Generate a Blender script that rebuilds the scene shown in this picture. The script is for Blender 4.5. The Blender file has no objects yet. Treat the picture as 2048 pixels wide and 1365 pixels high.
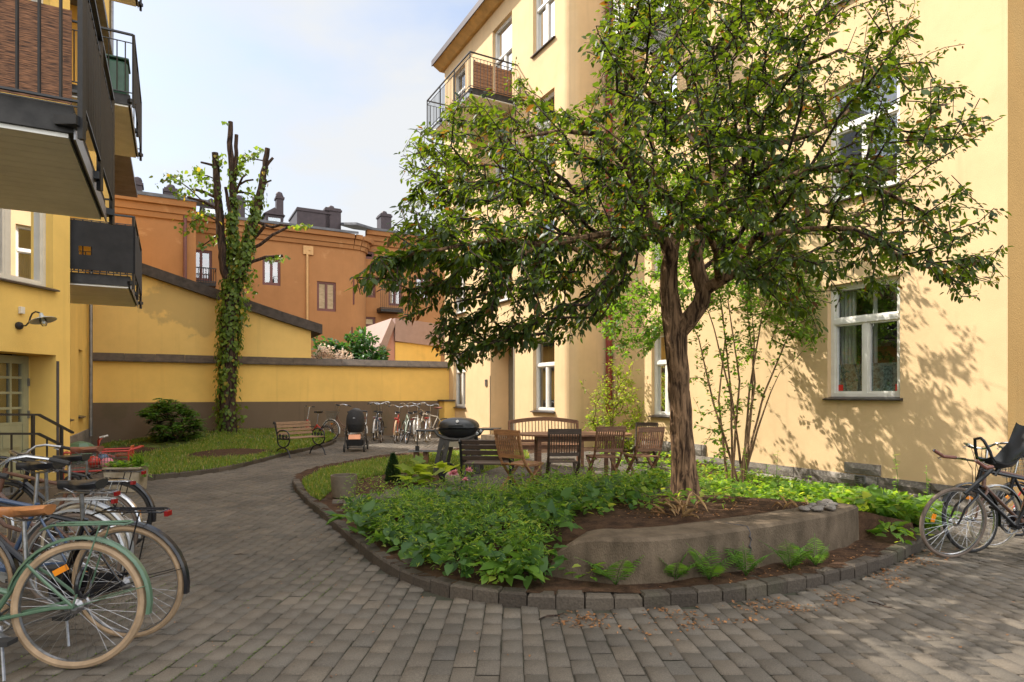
import bpy, bmesh, math, random
import numpy as np
from mathutils import Vector, Matrix, noise as mnoise

# ---------------------------------------------------------------- camera, sky, sun, exposure
S = bpy.context.scene
FPX, HZ, CAMH = 1250.0, 788.0, 1.5          # focal length and horizon in photo pixels (2048 wide), eye height
cam_d = bpy.data.cameras.new("camera")
cam = bpy.data.objects.new("camera", cam_d)
S.collection.objects.link(cam)
cam.location = (0, 0, CAMH)
cam.rotation_euler = (math.radians(90), 0, 0)
cam_d.sensor_width = 36.0
cam_d.lens = FPX / 2048 * 36
cam_d.shift_y = (HZ - 682.5) / 2048
cam_d.clip_start, cam_d.clip_end = 0.05, 500
S.camera = cam

SUN_H = Vector((-0.917, 0.389, 0)).normalized()     # horizontal direction towards the sun
SUN_EL = math.radians(45.5)
world = bpy.data.worlds.new("World")
S.world = world
world.use_nodes = True
wn, wl = world.node_tree.nodes, world.node_tree.links
wn.clear()
w_out = wn.new("ShaderNodeOutputWorld")
w_bg = wn.new("ShaderNodeBackground")
w_sky = wn.new("ShaderNodeTexSky")
w_sky.sky_type = 'NISHITA'
w_sky.sun_disc = False
w_sky.sun_elevation = SUN_EL
w_sky.sun_rotation = math.atan2(SUN_H.x, SUN_H.y)
w_sky.air_density, w_sky.dust_density, w_sky.ozone_density = 1.0, 1.2, 1.0
w_tc = wn.new("ShaderNodeTexCoord")
w_map = wn.new("ShaderNodeMapping")
w_map.inputs["Scale"].default_value = (1.0, 1.0, 2.2)
w_n = wn.new("ShaderNodeTexNoise")
w_n.inputs["Scale"].default_value = 1.6
w_n.inputs["Detail"].default_value = 7
w_n.inputs["Roughness"].default_value = 0.55
w_r = wn.new("ShaderNodeValToRGB")
w_r.color_ramp.elements[0].position = 0.38
w_r.color_ramp.elements[1].position = 0.62
w_r.color_ramp.elements[0].color = (0.12, 0.12, 0.12, 1)
w_r.color_ramp.elements[1].color = (0.95, 0.95, 0.95, 1)
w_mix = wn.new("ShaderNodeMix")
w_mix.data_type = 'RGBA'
w_dot = wn.new("ShaderNodeVectorMath")                     # clouds: thin veil ahead, added brightness overhead and behind camera to lift shaded walls
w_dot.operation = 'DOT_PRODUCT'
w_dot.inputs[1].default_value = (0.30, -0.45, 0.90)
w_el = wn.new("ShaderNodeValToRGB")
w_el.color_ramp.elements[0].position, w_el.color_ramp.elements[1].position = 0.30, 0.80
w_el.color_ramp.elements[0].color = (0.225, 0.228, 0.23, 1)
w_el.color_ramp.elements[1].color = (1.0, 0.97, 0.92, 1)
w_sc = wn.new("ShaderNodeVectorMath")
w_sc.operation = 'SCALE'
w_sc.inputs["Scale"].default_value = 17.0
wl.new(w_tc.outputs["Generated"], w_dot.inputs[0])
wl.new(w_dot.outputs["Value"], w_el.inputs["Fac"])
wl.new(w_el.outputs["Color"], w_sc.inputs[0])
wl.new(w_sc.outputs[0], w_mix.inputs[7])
wl.new(w_tc.outputs["Generated"], w_map.inputs["Vector"])
wl.new(w_map.outputs["Vector"], w_n.inputs["Vector"])
wl.new(w_n.outputs["Fac"], w_r.inputs["Fac"])
wl.new(w_r.outputs["Color"], w_mix.inputs[0])
wl.new(w_sky.outputs["Color"], w_mix.inputs[6])
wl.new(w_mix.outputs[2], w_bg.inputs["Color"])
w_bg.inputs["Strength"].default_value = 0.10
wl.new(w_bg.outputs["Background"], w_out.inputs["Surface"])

sun_d = bpy.data.lights.new("sun", 'SUN')
sun_d.energy = 3.6
sun_d.angle = math.radians(0.53)
sun_d.color = (1.0, 0.93, 0.82)
sun = bpy.data.objects.new("sun", sun_d)
S.collection.objects.link(sun)
sun_dir = Vector((SUN_H.x * math.cos(SUN_EL), SUN_H.y * math.cos(SUN_EL), math.sin(SUN_EL)))
sun.rotation_euler = sun_dir.to_track_quat('Z', 'Y').to_euler()
sun.location = (-20, 8, 25)

S.view_settings.view_transform = 'Standard'
S.view_settings.look = 'None'
S.view_settings.gamma = 1.0
S.view_settings.exposure = 1.22
S.render.engine = 'CYCLES'
S.cycles.use_denoising = True
S.cycles.max_bounces = 8
S.cycles.diffuse_bounces = 4
S.cycles.glossy_bounces = 3
S.cycles.transmission_bounces = 6
S.cycles.transparent_max_bounces = 12
S.cycles.caustics_reflective = False
S.cycles.caustics_refractive = False
S.cycles.sample_clamp_indirect = 6.0

rnd = random.Random(7)
nrnd = np.random.default_rng(11)

# ---------------------------------------------------------------- places
VA = Vector((-0.478, 0.878, 0)).normalized()     # along the house fronts, away from the camera
VB = Vector((0.878, 0.478, 0)).normalized()      # across the yard, to the right
THETA = math.atan2(VB.y, VB.x)


def W(a, b, z=0.0):
    return VA * a + VB * b + Vector((0, 0, z))


def AB(p):
    return p.x * VA.x + p.y * VA.y, p.x * VB.x + p.y * VB.y


def PT(px, py, D):
    return Vector(((px - 1024) * D / FPX, D, CAMH - (py - HZ) * D / FPX))


def GP(px, py, z=0.0):
    return PT(px, py, FPX * (CAMH - z) / (py - HZ))


def on_b(px, py, b):                               # pixel -> (a, z) on the vertical plane b = const
    t = (px - 1024) / FPX
    a = (VB.x * b - t * VB.y * b) / (t * VA.y - VA.x)
    D = VA.y * a + VB.y * b
    return a, CAMH - (py - HZ) * D / FPX


def on_a(px, py, a):                               # pixel -> (b, z) on the vertical plane a = const
    t = (px - 1024) / FPX
    b = (t * VA.y * a - VA.x * a) / (VB.x - t * VB.y)
    D = VA.y * a + VB.y * b
    return b, CAMH - (py - HZ) * D / FPX


def sstep(e0, e1, x):
    t = max(0.0, min(1.0, (x - e0) / (e1 - e0)))
    return t * t * (3 - 2 * t)


def ground_z(x, y):                                # the yard falls towards the right-hand house
    a, b = x * VA.x + y * VA.y, x * VB.x + y * VB.y
    return -0.32 * sstep(5.6, 9.8, b) * (1 - sstep(8.0, 12.5, a))


# ---------------------------------------------------------------- objects
def col(o):
    S.collection.objects.link(o)
    return o


MATS = {}
XF = {}


def tag(o, label=None, cat=None, group=None, kind=None):
    if label: o["label"] = label
    if cat: o["category"] = cat
    if group: o["group"] = group
    if kind: o["kind"] = kind
    return o


def thing(name, label, cat, loc, rotz=0.0, group=None, rot=None):
    o = bpy.data.objects.new(name, None)
    o.empty_display_size = 0.2
    o.location = loc
    o.rotation_euler = rot if rot else (0, 0, rotz)
    col(o)
    XF[o.name] = Matrix.Translation(Vector(loc)) @ o.rotation_euler.to_matrix().to_4x4()
    return tag(o, label, cat, group)


class MB:
    """collects shapes; build() links them as ONE mesh object"""

    def __init__(s):
        s.v, s.f, s.m = [], [], []

    def add(s, vs, fs, mi=0):
        k = len(s.v)
        s.v += [Vector(p) for p in vs]
        for f in fs:
            s.f.append(tuple(i + k for i in f))
            s.m.append(mi)
        return s

    def box(s, c, size, rot=None, mi=0, taper=1.0):
        x, y, z = size[0] / 2, size[1] / 2, size[2] / 2
        vs = [Vector((sx * x * (taper if sz > 0 else 1), sy * y * (taper if sz > 0 else 1), sz * z))
              for sz in (-1, 1) for sy in (-1, 1) for sx in (-1, 1)]
        if rot is not None:
            R = rot if isinstance(rot, Matrix) else Matrix.Rotation(rot, 3, 'Z')
            R = R.to_3x3()
            vs = [R @ v for v in vs]
        c = Vector(c)
        s.add([v + c for v in vs], [(0, 2, 3, 1), (4, 5, 7, 6), (0, 1, 5, 4), (2, 6, 7, 3), (0, 4, 6, 2), (1, 3, 7, 5)], mi)
        return s

    def bar(s, p0, p1, w, h, up=(0, 0, 1), mi=0):
        p0, p1 = Vector(p0), Vector(p1)
        d = p1 - p0
        L = d.length
        if L < 1e-6: return s
        x = d / L
        u = Vector(up)
        if abs(x.dot(u)) > 0.98: u = Vector((1, 0, 0)) if abs(x.x) < 0.9 else Vector((0, 1, 0))
        y = u.cross(x).normalized()
        z = x.cross(y)
        R = Matrix((x, y, z)).transposed()
        return s.box((p0 + p1) / 2, (L, w, h), R, mi)

    def abbox(s, a0, a1, b0, b1, z0, z1, mi=0):
        vs = [W(a, b, z) for z in (z0, z1) for a in (a0, a1) for b in (b0, b1)]
        return s.add(vs, [(0, 2, 3, 1), (4, 5, 7, 6), (0, 1, 5, 4), (2, 6, 7, 3), (0, 4, 6, 2), (1, 3, 7, 5)], mi)

    def tube(s, pts, r, n=8, cap=True, mi=0):
        pts = [Vector(p) for p in pts]
        if not hasattr(r, '__len__'): r = [r] * len(pts)
        k = len(s.v)
        t = (pts[1] - pts[0]).normalized()
        u = Vector((0, 0, 1)) if abs(t.z) < 0.9 else Vector((1, 0, 0))
        u = (u - t * u.dot(t)).normalized()
        for i, p in enumerate(pts):
            if i == 0: t = pts[1] - pts[0]
            elif i == len(pts) - 1: t = pts[-1] - pts[-2]
            else: t = pts[i + 1] - pts[i - 1]
            if t.length < 1e-9: t = Vector((0, 0, 1))
            t = t.normalized()
            u = u - t * u.dot(t)
            if u.length < 1e-6: u = t.orthogonal()
            u.normalize()
            w = t.cross(u)
            for j in range(n):
                q = 2 * math.pi * j / n
                s.v.append(p + (u * math.cos(q) + w * math.sin(q)) * r[i])
        for i in range(len(pts) - 1):
            for j in range(n):
                j2 = (j + 1) % n
                s.f.append((k + i * n + j, k + i * n + j2, k + (i + 1) * n + j2, k + (i + 1) * n + j))
                s.m.append(mi)
        if cap:
            s.f.append(tuple(k + j for j in range(n - 1, -1, -1))); s.m.append(mi)
            e = k + (len(pts) - 1) * n
            s.f.append(tuple(e + j for j in range(n))); s.m.append(mi)
        return s

    def torus(s, c, R, r, axis=(0, 1, 0), nu=40, nv=8, rz=None, mi=0):
        ax = Vector(axis).normalized()
        e1 = ax.orthogonal().normalized()
        e2 = ax.cross(e1)
        c = Vector(c)
        k = len(s.v)
        rz = rz or r
        for i in range(nu):
            q = 2 * math.pi * i / nu
            d = e1 * math.cos(q) + e2 * math.sin(q)
            for j in range(nv):
                h = 2 * math.pi * j / nv
                s.v.append(c + d * (R + r * math.cos(h)) + ax * (rz * math.sin(h)))
        for i in range(nu):
            for j in range(nv):
                i2, j2 = (i + 1) % nu, (j + 1) % nv
                s.f.append((k + i * nv + j, k + i2 * nv + j, k + i2 * nv + j2, k + i * nv + j2)); s.m.append(mi)
        return s

    def lathe(s, c, prof, n=24, axis=(0, 0, 1), sx=1.0, sy=1.0, cap=True, mi=0):
        ax = Vector(axis).normalized()
        if abs(ax.z) > 0.99: e1, e2 = Vector((1, 0, 0)), Vector((0, 1, 0))
        else:
            e1 = ax.orthogonal().normalized(); e2 = ax.cross(e1)
        c = Vector(c)
        k = len(s.v)
        for (r, h) in prof:
            for j in range(n):
                q = 2 * math.pi * j / n
                s.v.append(c + e1 * (r * math.cos(q) * sx) + e2 * (r * math.sin(q) * sy) + ax * h)
        for i in range(len(prof) - 1):
            for j in range(n):
                j2 = (j + 1) % n
                s.f.append((k + i * n + j, k + i * n + j2, k + (i + 1) * n + j2, k + (i + 1) * n + j)); s.m.append(mi)
        if cap:
            s.f.append(tuple(k + j for j in range(n - 1, -1, -1))); s.m.append(mi)
            e = k + (len(prof) - 1) * n
            s.f.append(tuple(e + j for j in range(n))); s.m.append(mi)
        return s

    def ball(s, c, r, nu=12, nv=8, scale=(1, 1, 1), jitter=0.0, seed=0, rot=None, mi=0):
        R = random.Random(seed)
        c = Vector(c)
        k = len(s.v)
        M = rot.to_3x3() if rot is not None else None
        for i in range(nv + 1):
            th = math.pi * i / nv
            for j in range(nu):
                q = 2 * math.pi * j / nu
                rr = r * (1 + (R.random() - 0.5) * jitter)
                p = Vector((rr * math.sin(th) * math.cos(q) * scale[0], rr * math.sin(th) * math.sin(q) * scale[1], rr * math.cos(th) * scale[2]))
                if M: p = M @ p
                s.v.append(c + p)
        for i in range(nv):
            for j in range(nu):
                j2 = (j + 1) % nu
                s.f.append((k + i * nu + j, k + (i + 1) * nu + j, k + (i + 1) * nu + j2, k + i * nu + j2)); s.m.append(mi)
        return s

    def extrude(s, poly, vec, mi=0):
        """closed polygon (3D points) pushed along vec"""
        n = len(poly)
        vec = Vector(vec)
        a = [Vector(p) for p in poly]
        vs = a + [p + vec for p in a]
        fs = [tuple(range(n - 1, -1, -1)), tuple(range(n, 2 * n))]
        fs += [(i, (i + 1) % n, n + (i + 1) % n, n + i) for i in range(n)]
        return s.add(vs, fs, mi)

    def build(s, name, mats, parent=None, smooth=False, local=False, bevel=0.0):
        me = bpy.data.meshes.new(name)
        if not isinstance(mats, (list, tuple)): mats = [mats]
        if parent is not None:
            M = Matrix.Identity(4) if local else XF[parent.name].inverted()
            vs = [tuple(M @ v) for v in s.v]
            loc = None
        else:
            xs = [v.x for v in s.v]; ys = [v.y for v in s.v]; zs = [v.z for v in s.v]
            loc = Vector(((min(xs) + max(xs)) / 2, (min(ys) + max(ys)) / 2, min(zs)))
            vs = [tuple(v - loc) for v in s.v]
        me.from_pydata(vs, [], s.f)
        for m in mats: me.materials.append(m)
        if len(mats) > 1: me.polygons.foreach_set("material_index", s.m)
        bm = bmesh.new(); bm.from_mesh(me)
        bmesh.ops.remove_doubles(bm, verts=bm.verts, dist=1e-6)
        bmesh.ops.recalc_face_normals(bm, faces=bm.faces)
        bm.to_mesh(me); bm.free()
        if smooth:
            me.polygons.foreach_set("use_smooth", [True] * len(me.polygons))
            try: me.set_sharp_from_angle(angle=math.radians(38))
            except Exception: pass
        o = bpy.data.objects.new(name, me)
        col(o)
        if parent is not None:
            o.parent = parent
            XF[o.name] = XF[parent.name].copy()
        else:
            o.location = loc
            XF[o.name] = Matrix.Translation(loc)
        if bevel > 0:
            md = o.modifiers.new("bevel", 'BEVEL')
            md.width = bevel; md.segments = 2; md.limit_method = 'ANGLE'; md.angle_limit = math.radians(50)
        return o


def np_object(name, V, F, mats, parent=None, smooth=False, mi=None):
    """V (n,3) world, F (m,k) faces of equal size k"""
    V = np.asarray(V, dtype=np.float64)
    F = np.asarray(F, dtype=np.int32)
    if not isinstance(mats, (list, tuple)): mats = [mats]
    if parent is not None:
        M = np.array(XF[parent.name].inverted())
        V = V @ M[:3, :3].T + M[:3, 3]
        loc = None
    else:
        lo, hi = V.min(0), V.max(0)
        loc = np.array([(lo[0] + hi[0]) / 2, (lo[1] + hi[1]) / 2, lo[2]])
        V = V - loc
    me = bpy.data.meshes.new(name)
    n, (m, k) = len(V), F.shape
    me.vertices.add(n); me.vertices.foreach_set("co", V.astype(np.float32).ravel())
    me.loops.add(m * k); me.loops.foreach_set("vertex_index", F.ravel())
    me.polygons.add(m)
    me.polygons.foreach_set("loop_start", np.arange(0, m * k, k, dtype=np.int32))
    me.polygons.foreach_set("loop_total", np.full(m, k, dtype=np.int32))
    for q in mats: me.materials.append(q)
    if mi is not None: me.polygons.foreach_set("material_index", np.asarray(mi, dtype=np.int32))
    if smooth: me.polygons.foreach_set("use_smooth", np.ones(m, dtype=bool))
    me.update(calc_edges=True)
    me.validate()
    o = bpy.data.objects.new(name, me)
    col(o)
    if parent is not None:
        o.parent = parent; XF[o.name] = XF[parent.name].copy()
    else:
        o.location = loc; XF[o.name] = Matrix.Translation(Vector(loc))
    return o


# ---------------------------------------------------------------- materials
def nmat(name):
    m = bpy.data.materials.new(name)
    m.use_nodes = True
    nt = m.node_tree
    b = nt.nodes["Principled BSDF"]
    return m, nt.nodes, nt.links, b


def pm(name, c, rough=0.6, metal=0.0, var=0.12, vs=4.0, bump=0.0, bs=60.0, spec=0.5, c2=None, stretch=None, detail=5):
    """principled with noise-driven colour variation and fine bump"""
    m, N, L, b = nmat(name)
    b.inputs["Roughness"].default_value = rough
    b.inputs["Metallic"].default_value = metal
    b.inputs["Specular IOR Level"].default_value = spec
    tc = N.new("ShaderNodeTexCoord")
    mp = N.new("ShaderNodeMapping")
    if stretch: mp.inputs["Scale"].default_value = stretch
    L.new(tc.outputs["Object"], mp.inputs["Vector"])
    n = N.new("ShaderNodeTexNoise")
    n.inputs["Scale"].default_value = vs
    n.inputs["Detail"].default_value = detail
    n.inputs["Roughness"].default_value = 0.62
    L.new(mp.outputs["Vector"], n.inputs["Vector"])
    r = N.new("ShaderNodeValToRGB")
    c2 = c2 or tuple(max(0.0, x * (1 - 2 * var)) for x in c)
    r.color_ramp.elements[0].position, r.color_ramp.elements[1].position = 0.32, 0.68
    r.color_ramp.elements[0].color = (*c2, 1)
    r.color_ramp.elements[1].color = (*[min(1.0, x * (1 + var * 0.5)) for x in c], 1)
    L.new(n.outputs["Fac"], r.inputs["Fac"])
    L.new(r.outputs["Color"], b.inputs["Base Color"])
    if bump > 0:
        n2 = N.new("ShaderNodeTexNoise")
        n2.inputs["Scale"].default_value = bs
        n2.inputs["Detail"].default_value = 4
        L.new(mp.outputs["Vector"], n2.inputs["Vector"])
        bp = N.new("ShaderNodeBump")
        bp.inputs["Strength"].default_value = bump
        bp.inputs["Distance"].default_value = 0.02
        L.new(n2.outputs["Fac"], bp.inputs["Height"])
        L.new(bp.outputs["Normal"], b.inputs["Normal"])
    MATS[name] = m
    return m


def plaster(name, c, dirt=(0.3, 0.22, 0.12), patch=0.25, bump=0.35, bs=90.0, patch_scale=0.55, stain=None):
    """old painted render: broad mottling, a few worn patches with edges, streaky dirt, fine grain"""
    m, N, L, b = nmat(name)
    b.inputs["Roughness"].default_value = 0.9
    b.inputs["Specular IOR Level"].default_value = 0.2
    tc = N.new("ShaderNodeTexCoord")
    n1 = N.new("ShaderNodeTexNoise"); n1.inputs["Scale"].default_value = 0.9; n1.inputs["Detail"].default_value = 8
    n1.inputs["Roughness"].default_value = 0.65
    L.new(tc.outputs["Object"], n1.inputs["Vector"])
    r1 = N.new("ShaderNodeValToRGB")
    r1.color_ramp.elements[0].position, r1.color_ramp.elements[1].position = 0.3, 0.7
    r1.color_ramp.elements[0].color = (*[x * 0.88 for x in c], 1)
    r1.color_ramp.elements[1].color = (*[min(1, x * 1.05) for x in c], 1)
    L.new(n1.outputs["Fac"], r1.inputs["Fac"])
    n2 = N.new("ShaderNodeTexNoise"); n2.inputs["Scale"].default_value = patch_scale; n2.inputs["Detail"].default_value = 9
    n2.inputs["Roughness"].default_value = 0.6; n2.inputs["Distortion"].default_value = 0.4
    L.new(tc.outputs["Object"], n2.inputs["Vector"])
    r2 = N.new("ShaderNodeValToRGB")
    r2.color_ramp.elements[0].position, r2.color_ramp.elements[1].position = 0.60, 0.66
    r2.color_ramp.elements[0].color = (0, 0, 0, 1); r2.color_ramp.elements[1].color = (patch, patch, patch, 1)
    L.new(n2.outputs["Fac"], r2.inputs["Fac"])
    mp = N.new("ShaderNodeMapping"); mp.inputs["Scale"].default_value = (6, 6, 0.35)
    L.new(tc.outputs["Object"], mp.inputs["Vector"])
    n3 = N.new("ShaderNodeTexNoise"); n3.inputs["Scale"].default_value = 1.0; n3.inputs["Detail"].default_value = 6
    L.new(mp.outputs["Vector"], n3.inputs["Vector"])
    r3 = N.new("ShaderNodeValToRGB")
    r3.color_ramp.elements[0].position, r3.color_ramp.elements[1].position = 0.58, 0.82
    r3.color_ramp.elements[0].color = (0, 0, 0, 1); r3.color_ramp.elements[1].color = (0.3, 0.3, 0.3, 1)
    L.new(n3.outputs["Fac"], r3.inputs["Fac"])
    mx = N.new("ShaderNodeMix"); mx.data_type = 'RGBA'
    mx.inputs[7].default_value = (*dirt, 1)
    L.new(r2.outputs["Color"], mx.inputs[0]); L.new(r1.outputs["Color"], mx.inputs[6])
    mx2 = N.new("ShaderNodeMix"); mx2.data_type = 'RGBA'
    mx2.inputs[7].default_value = (*[x * 0.6 for x in c], 1)
    L.new(r3.outputs["Color"], mx2.inputs[0]); L.new(mx.outputs[2], mx2.inputs[6])
    fin = mx2.outputs[2]
    if stain:                                        # one big weathered patch with a ragged edge
        (sx_, sy_, sz_), rad, scol = stain
        ms = N.new("ShaderNodeMapping"); ms.inputs["Location"].default_value = (-sx_ / rad[0], -sy_ / rad[1], -sz_ / rad[2])
        ms.inputs["Scale"].default_value = (1 / rad[0], 1 / rad[1], 1 / rad[2])
        L.new(tc.outputs["Object"], ms.inputs["Vector"])
        ln = N.new("ShaderNodeVectorMath"); ln.operation = 'LENGTH'; L.new(ms.outputs["Vector"], ln.inputs[0])
        n5 = N.new("ShaderNodeTexNoise"); n5.inputs["Scale"].default_value = 1.4; n5.inputs["Detail"].default_value = 8; n5.inputs["Roughness"].default_value = 0.6
        L.new(tc.outputs["Object"], n5.inputs["Vector"])
        sm = N.new("ShaderNodeMath"); sm.operation = 'MULTIPLY_ADD'; sm.inputs[1].default_value = 2.4
        L.new(n5.outputs["Fac"], sm.inputs[0]); L.new(ln.outputs["Value"], sm.inputs[2])
        rs = N.new("ShaderNodeMapRange"); rs.inputs["From Min"].default_value = 2.0; rs.inputs["From Max"].default_value = 2.2
        rs.inputs["To Min"].default_value = 0.5; rs.inputs["To Max"].default_value = 0.0
        L.new(sm.outputs[0], rs.inputs["Value"])
        m5 = N.new("ShaderNodeMix"); m5.data_type = 'RGBA'; m5.inputs[7].default_value = (*scol, 1)
        L.new(rs.outputs[0], m5.inputs[0]); L.new(fin, m5.inputs[6]); fin = m5.outputs[2]
    L.new(fin, b.inputs["Base Color"])
    n4 = N.new("ShaderNodeTexNoise"); n4.inputs["Scale"].default_value = bs; n4.inputs["Detail"].default_value = 5
    L.new(tc.outputs["Object"], n4.inputs["Vector"])
    bp = N.new("ShaderNodeBump"); bp.inputs["Strength"].default_value = bump; bp.inputs["Distance"].default_value = 0.012
    L.new(n4.outputs["Fac"], bp.inputs["Height"]); L.new(bp.outputs["Normal"], b.inputs["Normal"])
    MATS[name] = m
    return m


def leafmat(name, dark, light, odd=None, odd_at=0.95, trans=0.45, tcol=None, rough=0.45):
    """leaf: colour per leaf, light passing through"""
    m, N, L, b = nmat(name)
    b.inputs["Roughness"].default_value = rough
    b.inputs["Specular IOR Level"].default_value = 0.3
    g = N.new("ShaderNodeNewGeometry")
    r = N.new("ShaderNodeValToRGB")
    e = r.color_ramp.elements
    e[0].position, e[0].color = 0.0, (*dark, 1)
    e[1].position, e[1].color = (odd_at - 0.04 if odd else 1.0), (*light, 1)
    if odd:
        x = e.new(odd_at); x.color = (*odd, 1)
    L.new(g.outputs["Random Per Island"], r.inputs["Fac"])
    L.new(r.outputs["Color"], b.inputs["Base Color"])
    t = N.new("ShaderNodeBsdfTranslucent")
    mul = N.new("ShaderNodeMix"); mul.data_type = 'RGBA'; mul.blend_type = 'MULTIPLY'
    mul.inputs[0].default_value = 1.0
    tc = tcol or (3.2, 2.9, 1.2)
    mul.inputs[7].default_value = (*tc, 1)
    L.new(r.outputs["Color"], mul.inputs[6])
    L.new(mul.outputs[2], t.inputs["Color"])
    mx = N.new("ShaderNodeMixShader")
    mx.inputs[0].default_value = trans
    out = N["Material Output"]
    L.new(b.outputs[0], mx.inputs[1]); L.new(t.outputs[0], mx.inputs[2])
    L.new(mx.outputs[0], out.inputs["Surface"])
    MATS[name] = m
    return m


def glassmat(name, tint=(0.75, 0.8, 0.8), base=0.10):
    """window pane: sees through, mirrors more at a slant"""
    m, N, L, b = nmat(name)
    N.remove(b)
    tr = N.new("ShaderNodeBsdfTransparent"); tr.inputs["Color"].default_value = (*tint, 1)
    gl = N.new("ShaderNodeBsdfGlossy"); gl.inputs["Roughness"].default_value = 0.015
    gl.inputs["Color"].default_value = (0.95, 0.97, 1, 1)
    fr = N.new("ShaderNodeFresnel"); fr.inputs["IOR"].default_value = 1.5
    ad = N.new("ShaderNodeMath"); ad.operation = 'ADD'; ad.inputs[1].default_value = base; ad.use_clamp = True
    L.new(fr.outputs[0], ad.inputs[0])
    mx = N.new("ShaderNodeMixShader")
    L.new(ad.outputs[0], mx.inputs[0]); L.new(tr.outputs[0], mx.inputs[1]); L.new(gl.outputs[0], mx.inputs[2])
    L.new(mx.outputs[0], N["Material Output"].inputs["Surface"])
    MATS[name] = m
    return m


def islandmat(name, stops, rough=0.85, bump=0.5, bs=120.0, spots=None):
    """colour chosen per separate stone or paver, plus grain"""
    m, N, L, b = nmat(name)
    b.inputs["Roughness"].default_value = rough
    b.inputs["Specular IOR Level"].default_value = 0.3
    g = N.new("ShaderNodeNewGeometry")
    r = N.new("ShaderNodeValToRGB")
    e = r.color_ramp.elements
    e[0].position, e[0].color = 0.0, (*stops[0], 1)
    e[1].position, e[1].color = 1.0, (*stops[-1], 1)
    for i, c in enumerate(stops[1:-1]):
        x = e.new((i + 1) / (len(stops) - 1)); x.color = (*c, 1)
    L.new(g.outputs["Random Per Island"], r.inputs["Fac"])
    tc = N.new("ShaderNodeTexCoord")
    n = N.new("ShaderNodeTexNoise"); n.inputs["Scale"].default_value = bs; n.inputs["Detail"].default_value = 5
    L.new(tc.outputs["Object"], n.inputs["Vector"])
    n2 = N.new("ShaderNodeTexNoise"); n2.inputs["Scale"].default_value = 1.3; n2.inputs["Detail"].default_value = 6
    L.new(tc.outputs["Object"], n2.inputs["Vector"])
    ad = N.new("ShaderNodeMath"); ad.operation = 'ADD'
    L.new(n.outputs["Fac"], ad.inputs[0]); L.new(n2.outputs["Fac"], ad.inputs[1])
    r2 = N.new("ShaderNodeValToRGB")
    r2.color_ramp.elements[0].position, r2.color_ramp.elements[1].position = 0.38, 0.62
    r2.color_ramp.elements[0].color = (0.62, 0.62, 0.62, 1); r2.color_ramp.elements[1].color = (1.18, 1.18, 1.18, 1)
    hf = N.new("ShaderNodeMath"); hf.operation = 'MULTIPLY'; hf.inputs[1].default_value = 0.5
    L.new(ad.outputs[0], hf.inputs[0]); L.new(hf.outputs[0], r2.inputs["Fac"])
    mul = N.new("ShaderNodeMix"); mul.data_type = 'RGBA'; mul.blend_type = 'MULTIPLY'; mul.inputs[0].default_value = 1
    L.new(r.outputs["Color"], mul.inputs[6]); L.new(r2.outputs["Color"], mul.inputs[7])
    fin = mul.outputs[2]
    if spots:
        n3 = N.new("ShaderNodeTexNoise"); n3.inputs["Scale"].default_value = 0.8; n3.inputs["Detail"].default_value = 8
        L.new(tc.outputs["Object"], n3.inputs["Vector"])
        r3 = N.new("ShaderNodeValToRGB")
        r3.color_ramp.elements[0].position, r3.color_ramp.elements[1].position = 0.55, 0.75
        r3.color_ramp.elements[0].color = (0, 0, 0, 1); r3.color_ramp.elements[1].color = (0.6, 0.6, 0.6, 1)
        L.new(n3.outputs["Fac"], r3.inputs["Fac"])
        m3 = N.new("ShaderNodeMix"); m3.data_type = 'RGBA'
        m3.inputs[7].default_value = (*spots, 1)
        L.new(r3.outputs["Color"], m3.inputs[0]); L.new(fin, m3.inputs[6])
        fin = m3.outputs[2]
    L.new(fin, b.inputs["Base Color"])
    bp = N.new("ShaderNodeBump"); bp.inputs["Strength"].default_value = bump; bp.inputs["Distance"].default_value = 0.008
    L.new(n.outputs["Fac"], bp.inputs["Height"]); L.new(bp.outputs["Normal"], b.inputs["Normal"])
    MATS[name] = m
    return m


M = MATS
plaster("cream_render", (0.74, 0.53, 0.30), dirt=(0.62, 0.43, 0.22), patch=0.35)
plaster("rough_ochre", (0.56, 0.335, 0.12), dirt=(0.5, 0.34, 0.14), patch=0.2, bump=0.9, bs=45)
plaster("yellow_render", (0.86, 0.57, 0.16), dirt=(0.62, 0.42, 0.12), patch=0.35)
plaster("garden_wall_render", (0.88, 0.58, 0.165), dirt=(0.66, 0.46, 0.16), patch=0.3)
plaster("gable_render", (0.82, 0.56, 0.19), dirt=(0.40, 0.30, 0.15), patch=0.3, patch_scale=0.32, stain=((on_a(385, 612, 21.96)[0] - 2, -1.9, on_a(385, 612, 21.96)[1]), (1.5, 3.0, 0.85), (0.36, 0.27, 0.13)))
plaster("orange_render", (0.41, 0.195, 0.078), dirt=(0.62, 0.36, 0.17), patch=0.35, patch_scale=0.7)
plaster("brown_band", (0.17, 0.125, 0.085), dirt=(0.10, 0.09, 0.05), patch=0.4)
plaster("pink_render", (0.62, 0.33, 0.26), dirt=(0.5, 0.3, 0.24), patch=0.2)
islandmat("plinth_stone", [(0.16, 0.14, 0.12), (0.24, 0.21, 0.18), (0.30, 0.27, 0.24)], bump=0.9, bs=30)
islandmat("paver", [(0.098, 0.084, 0.068), (0.112, 0.096, 0.077), (0.121, 0.102, 0.081), (0.136, 0.112, 0.086), (0.106, 0.094, 0.079)], bump=0.6, bs=140)
islandmat("kerb_stone", [(0.058, 0.046, 0.035), (0.075, 0.060, 0.046), (0.095, 0.077, 0.058)], bump=0.8, bs=60, spots=(0.06, 0.075, 0.03))
islandmat("pebble", [(0.12, 0.11, 0.09), (0.19, 0.17, 0.15), (0.26, 0.22, 0.18)], bump=0.3)
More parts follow.
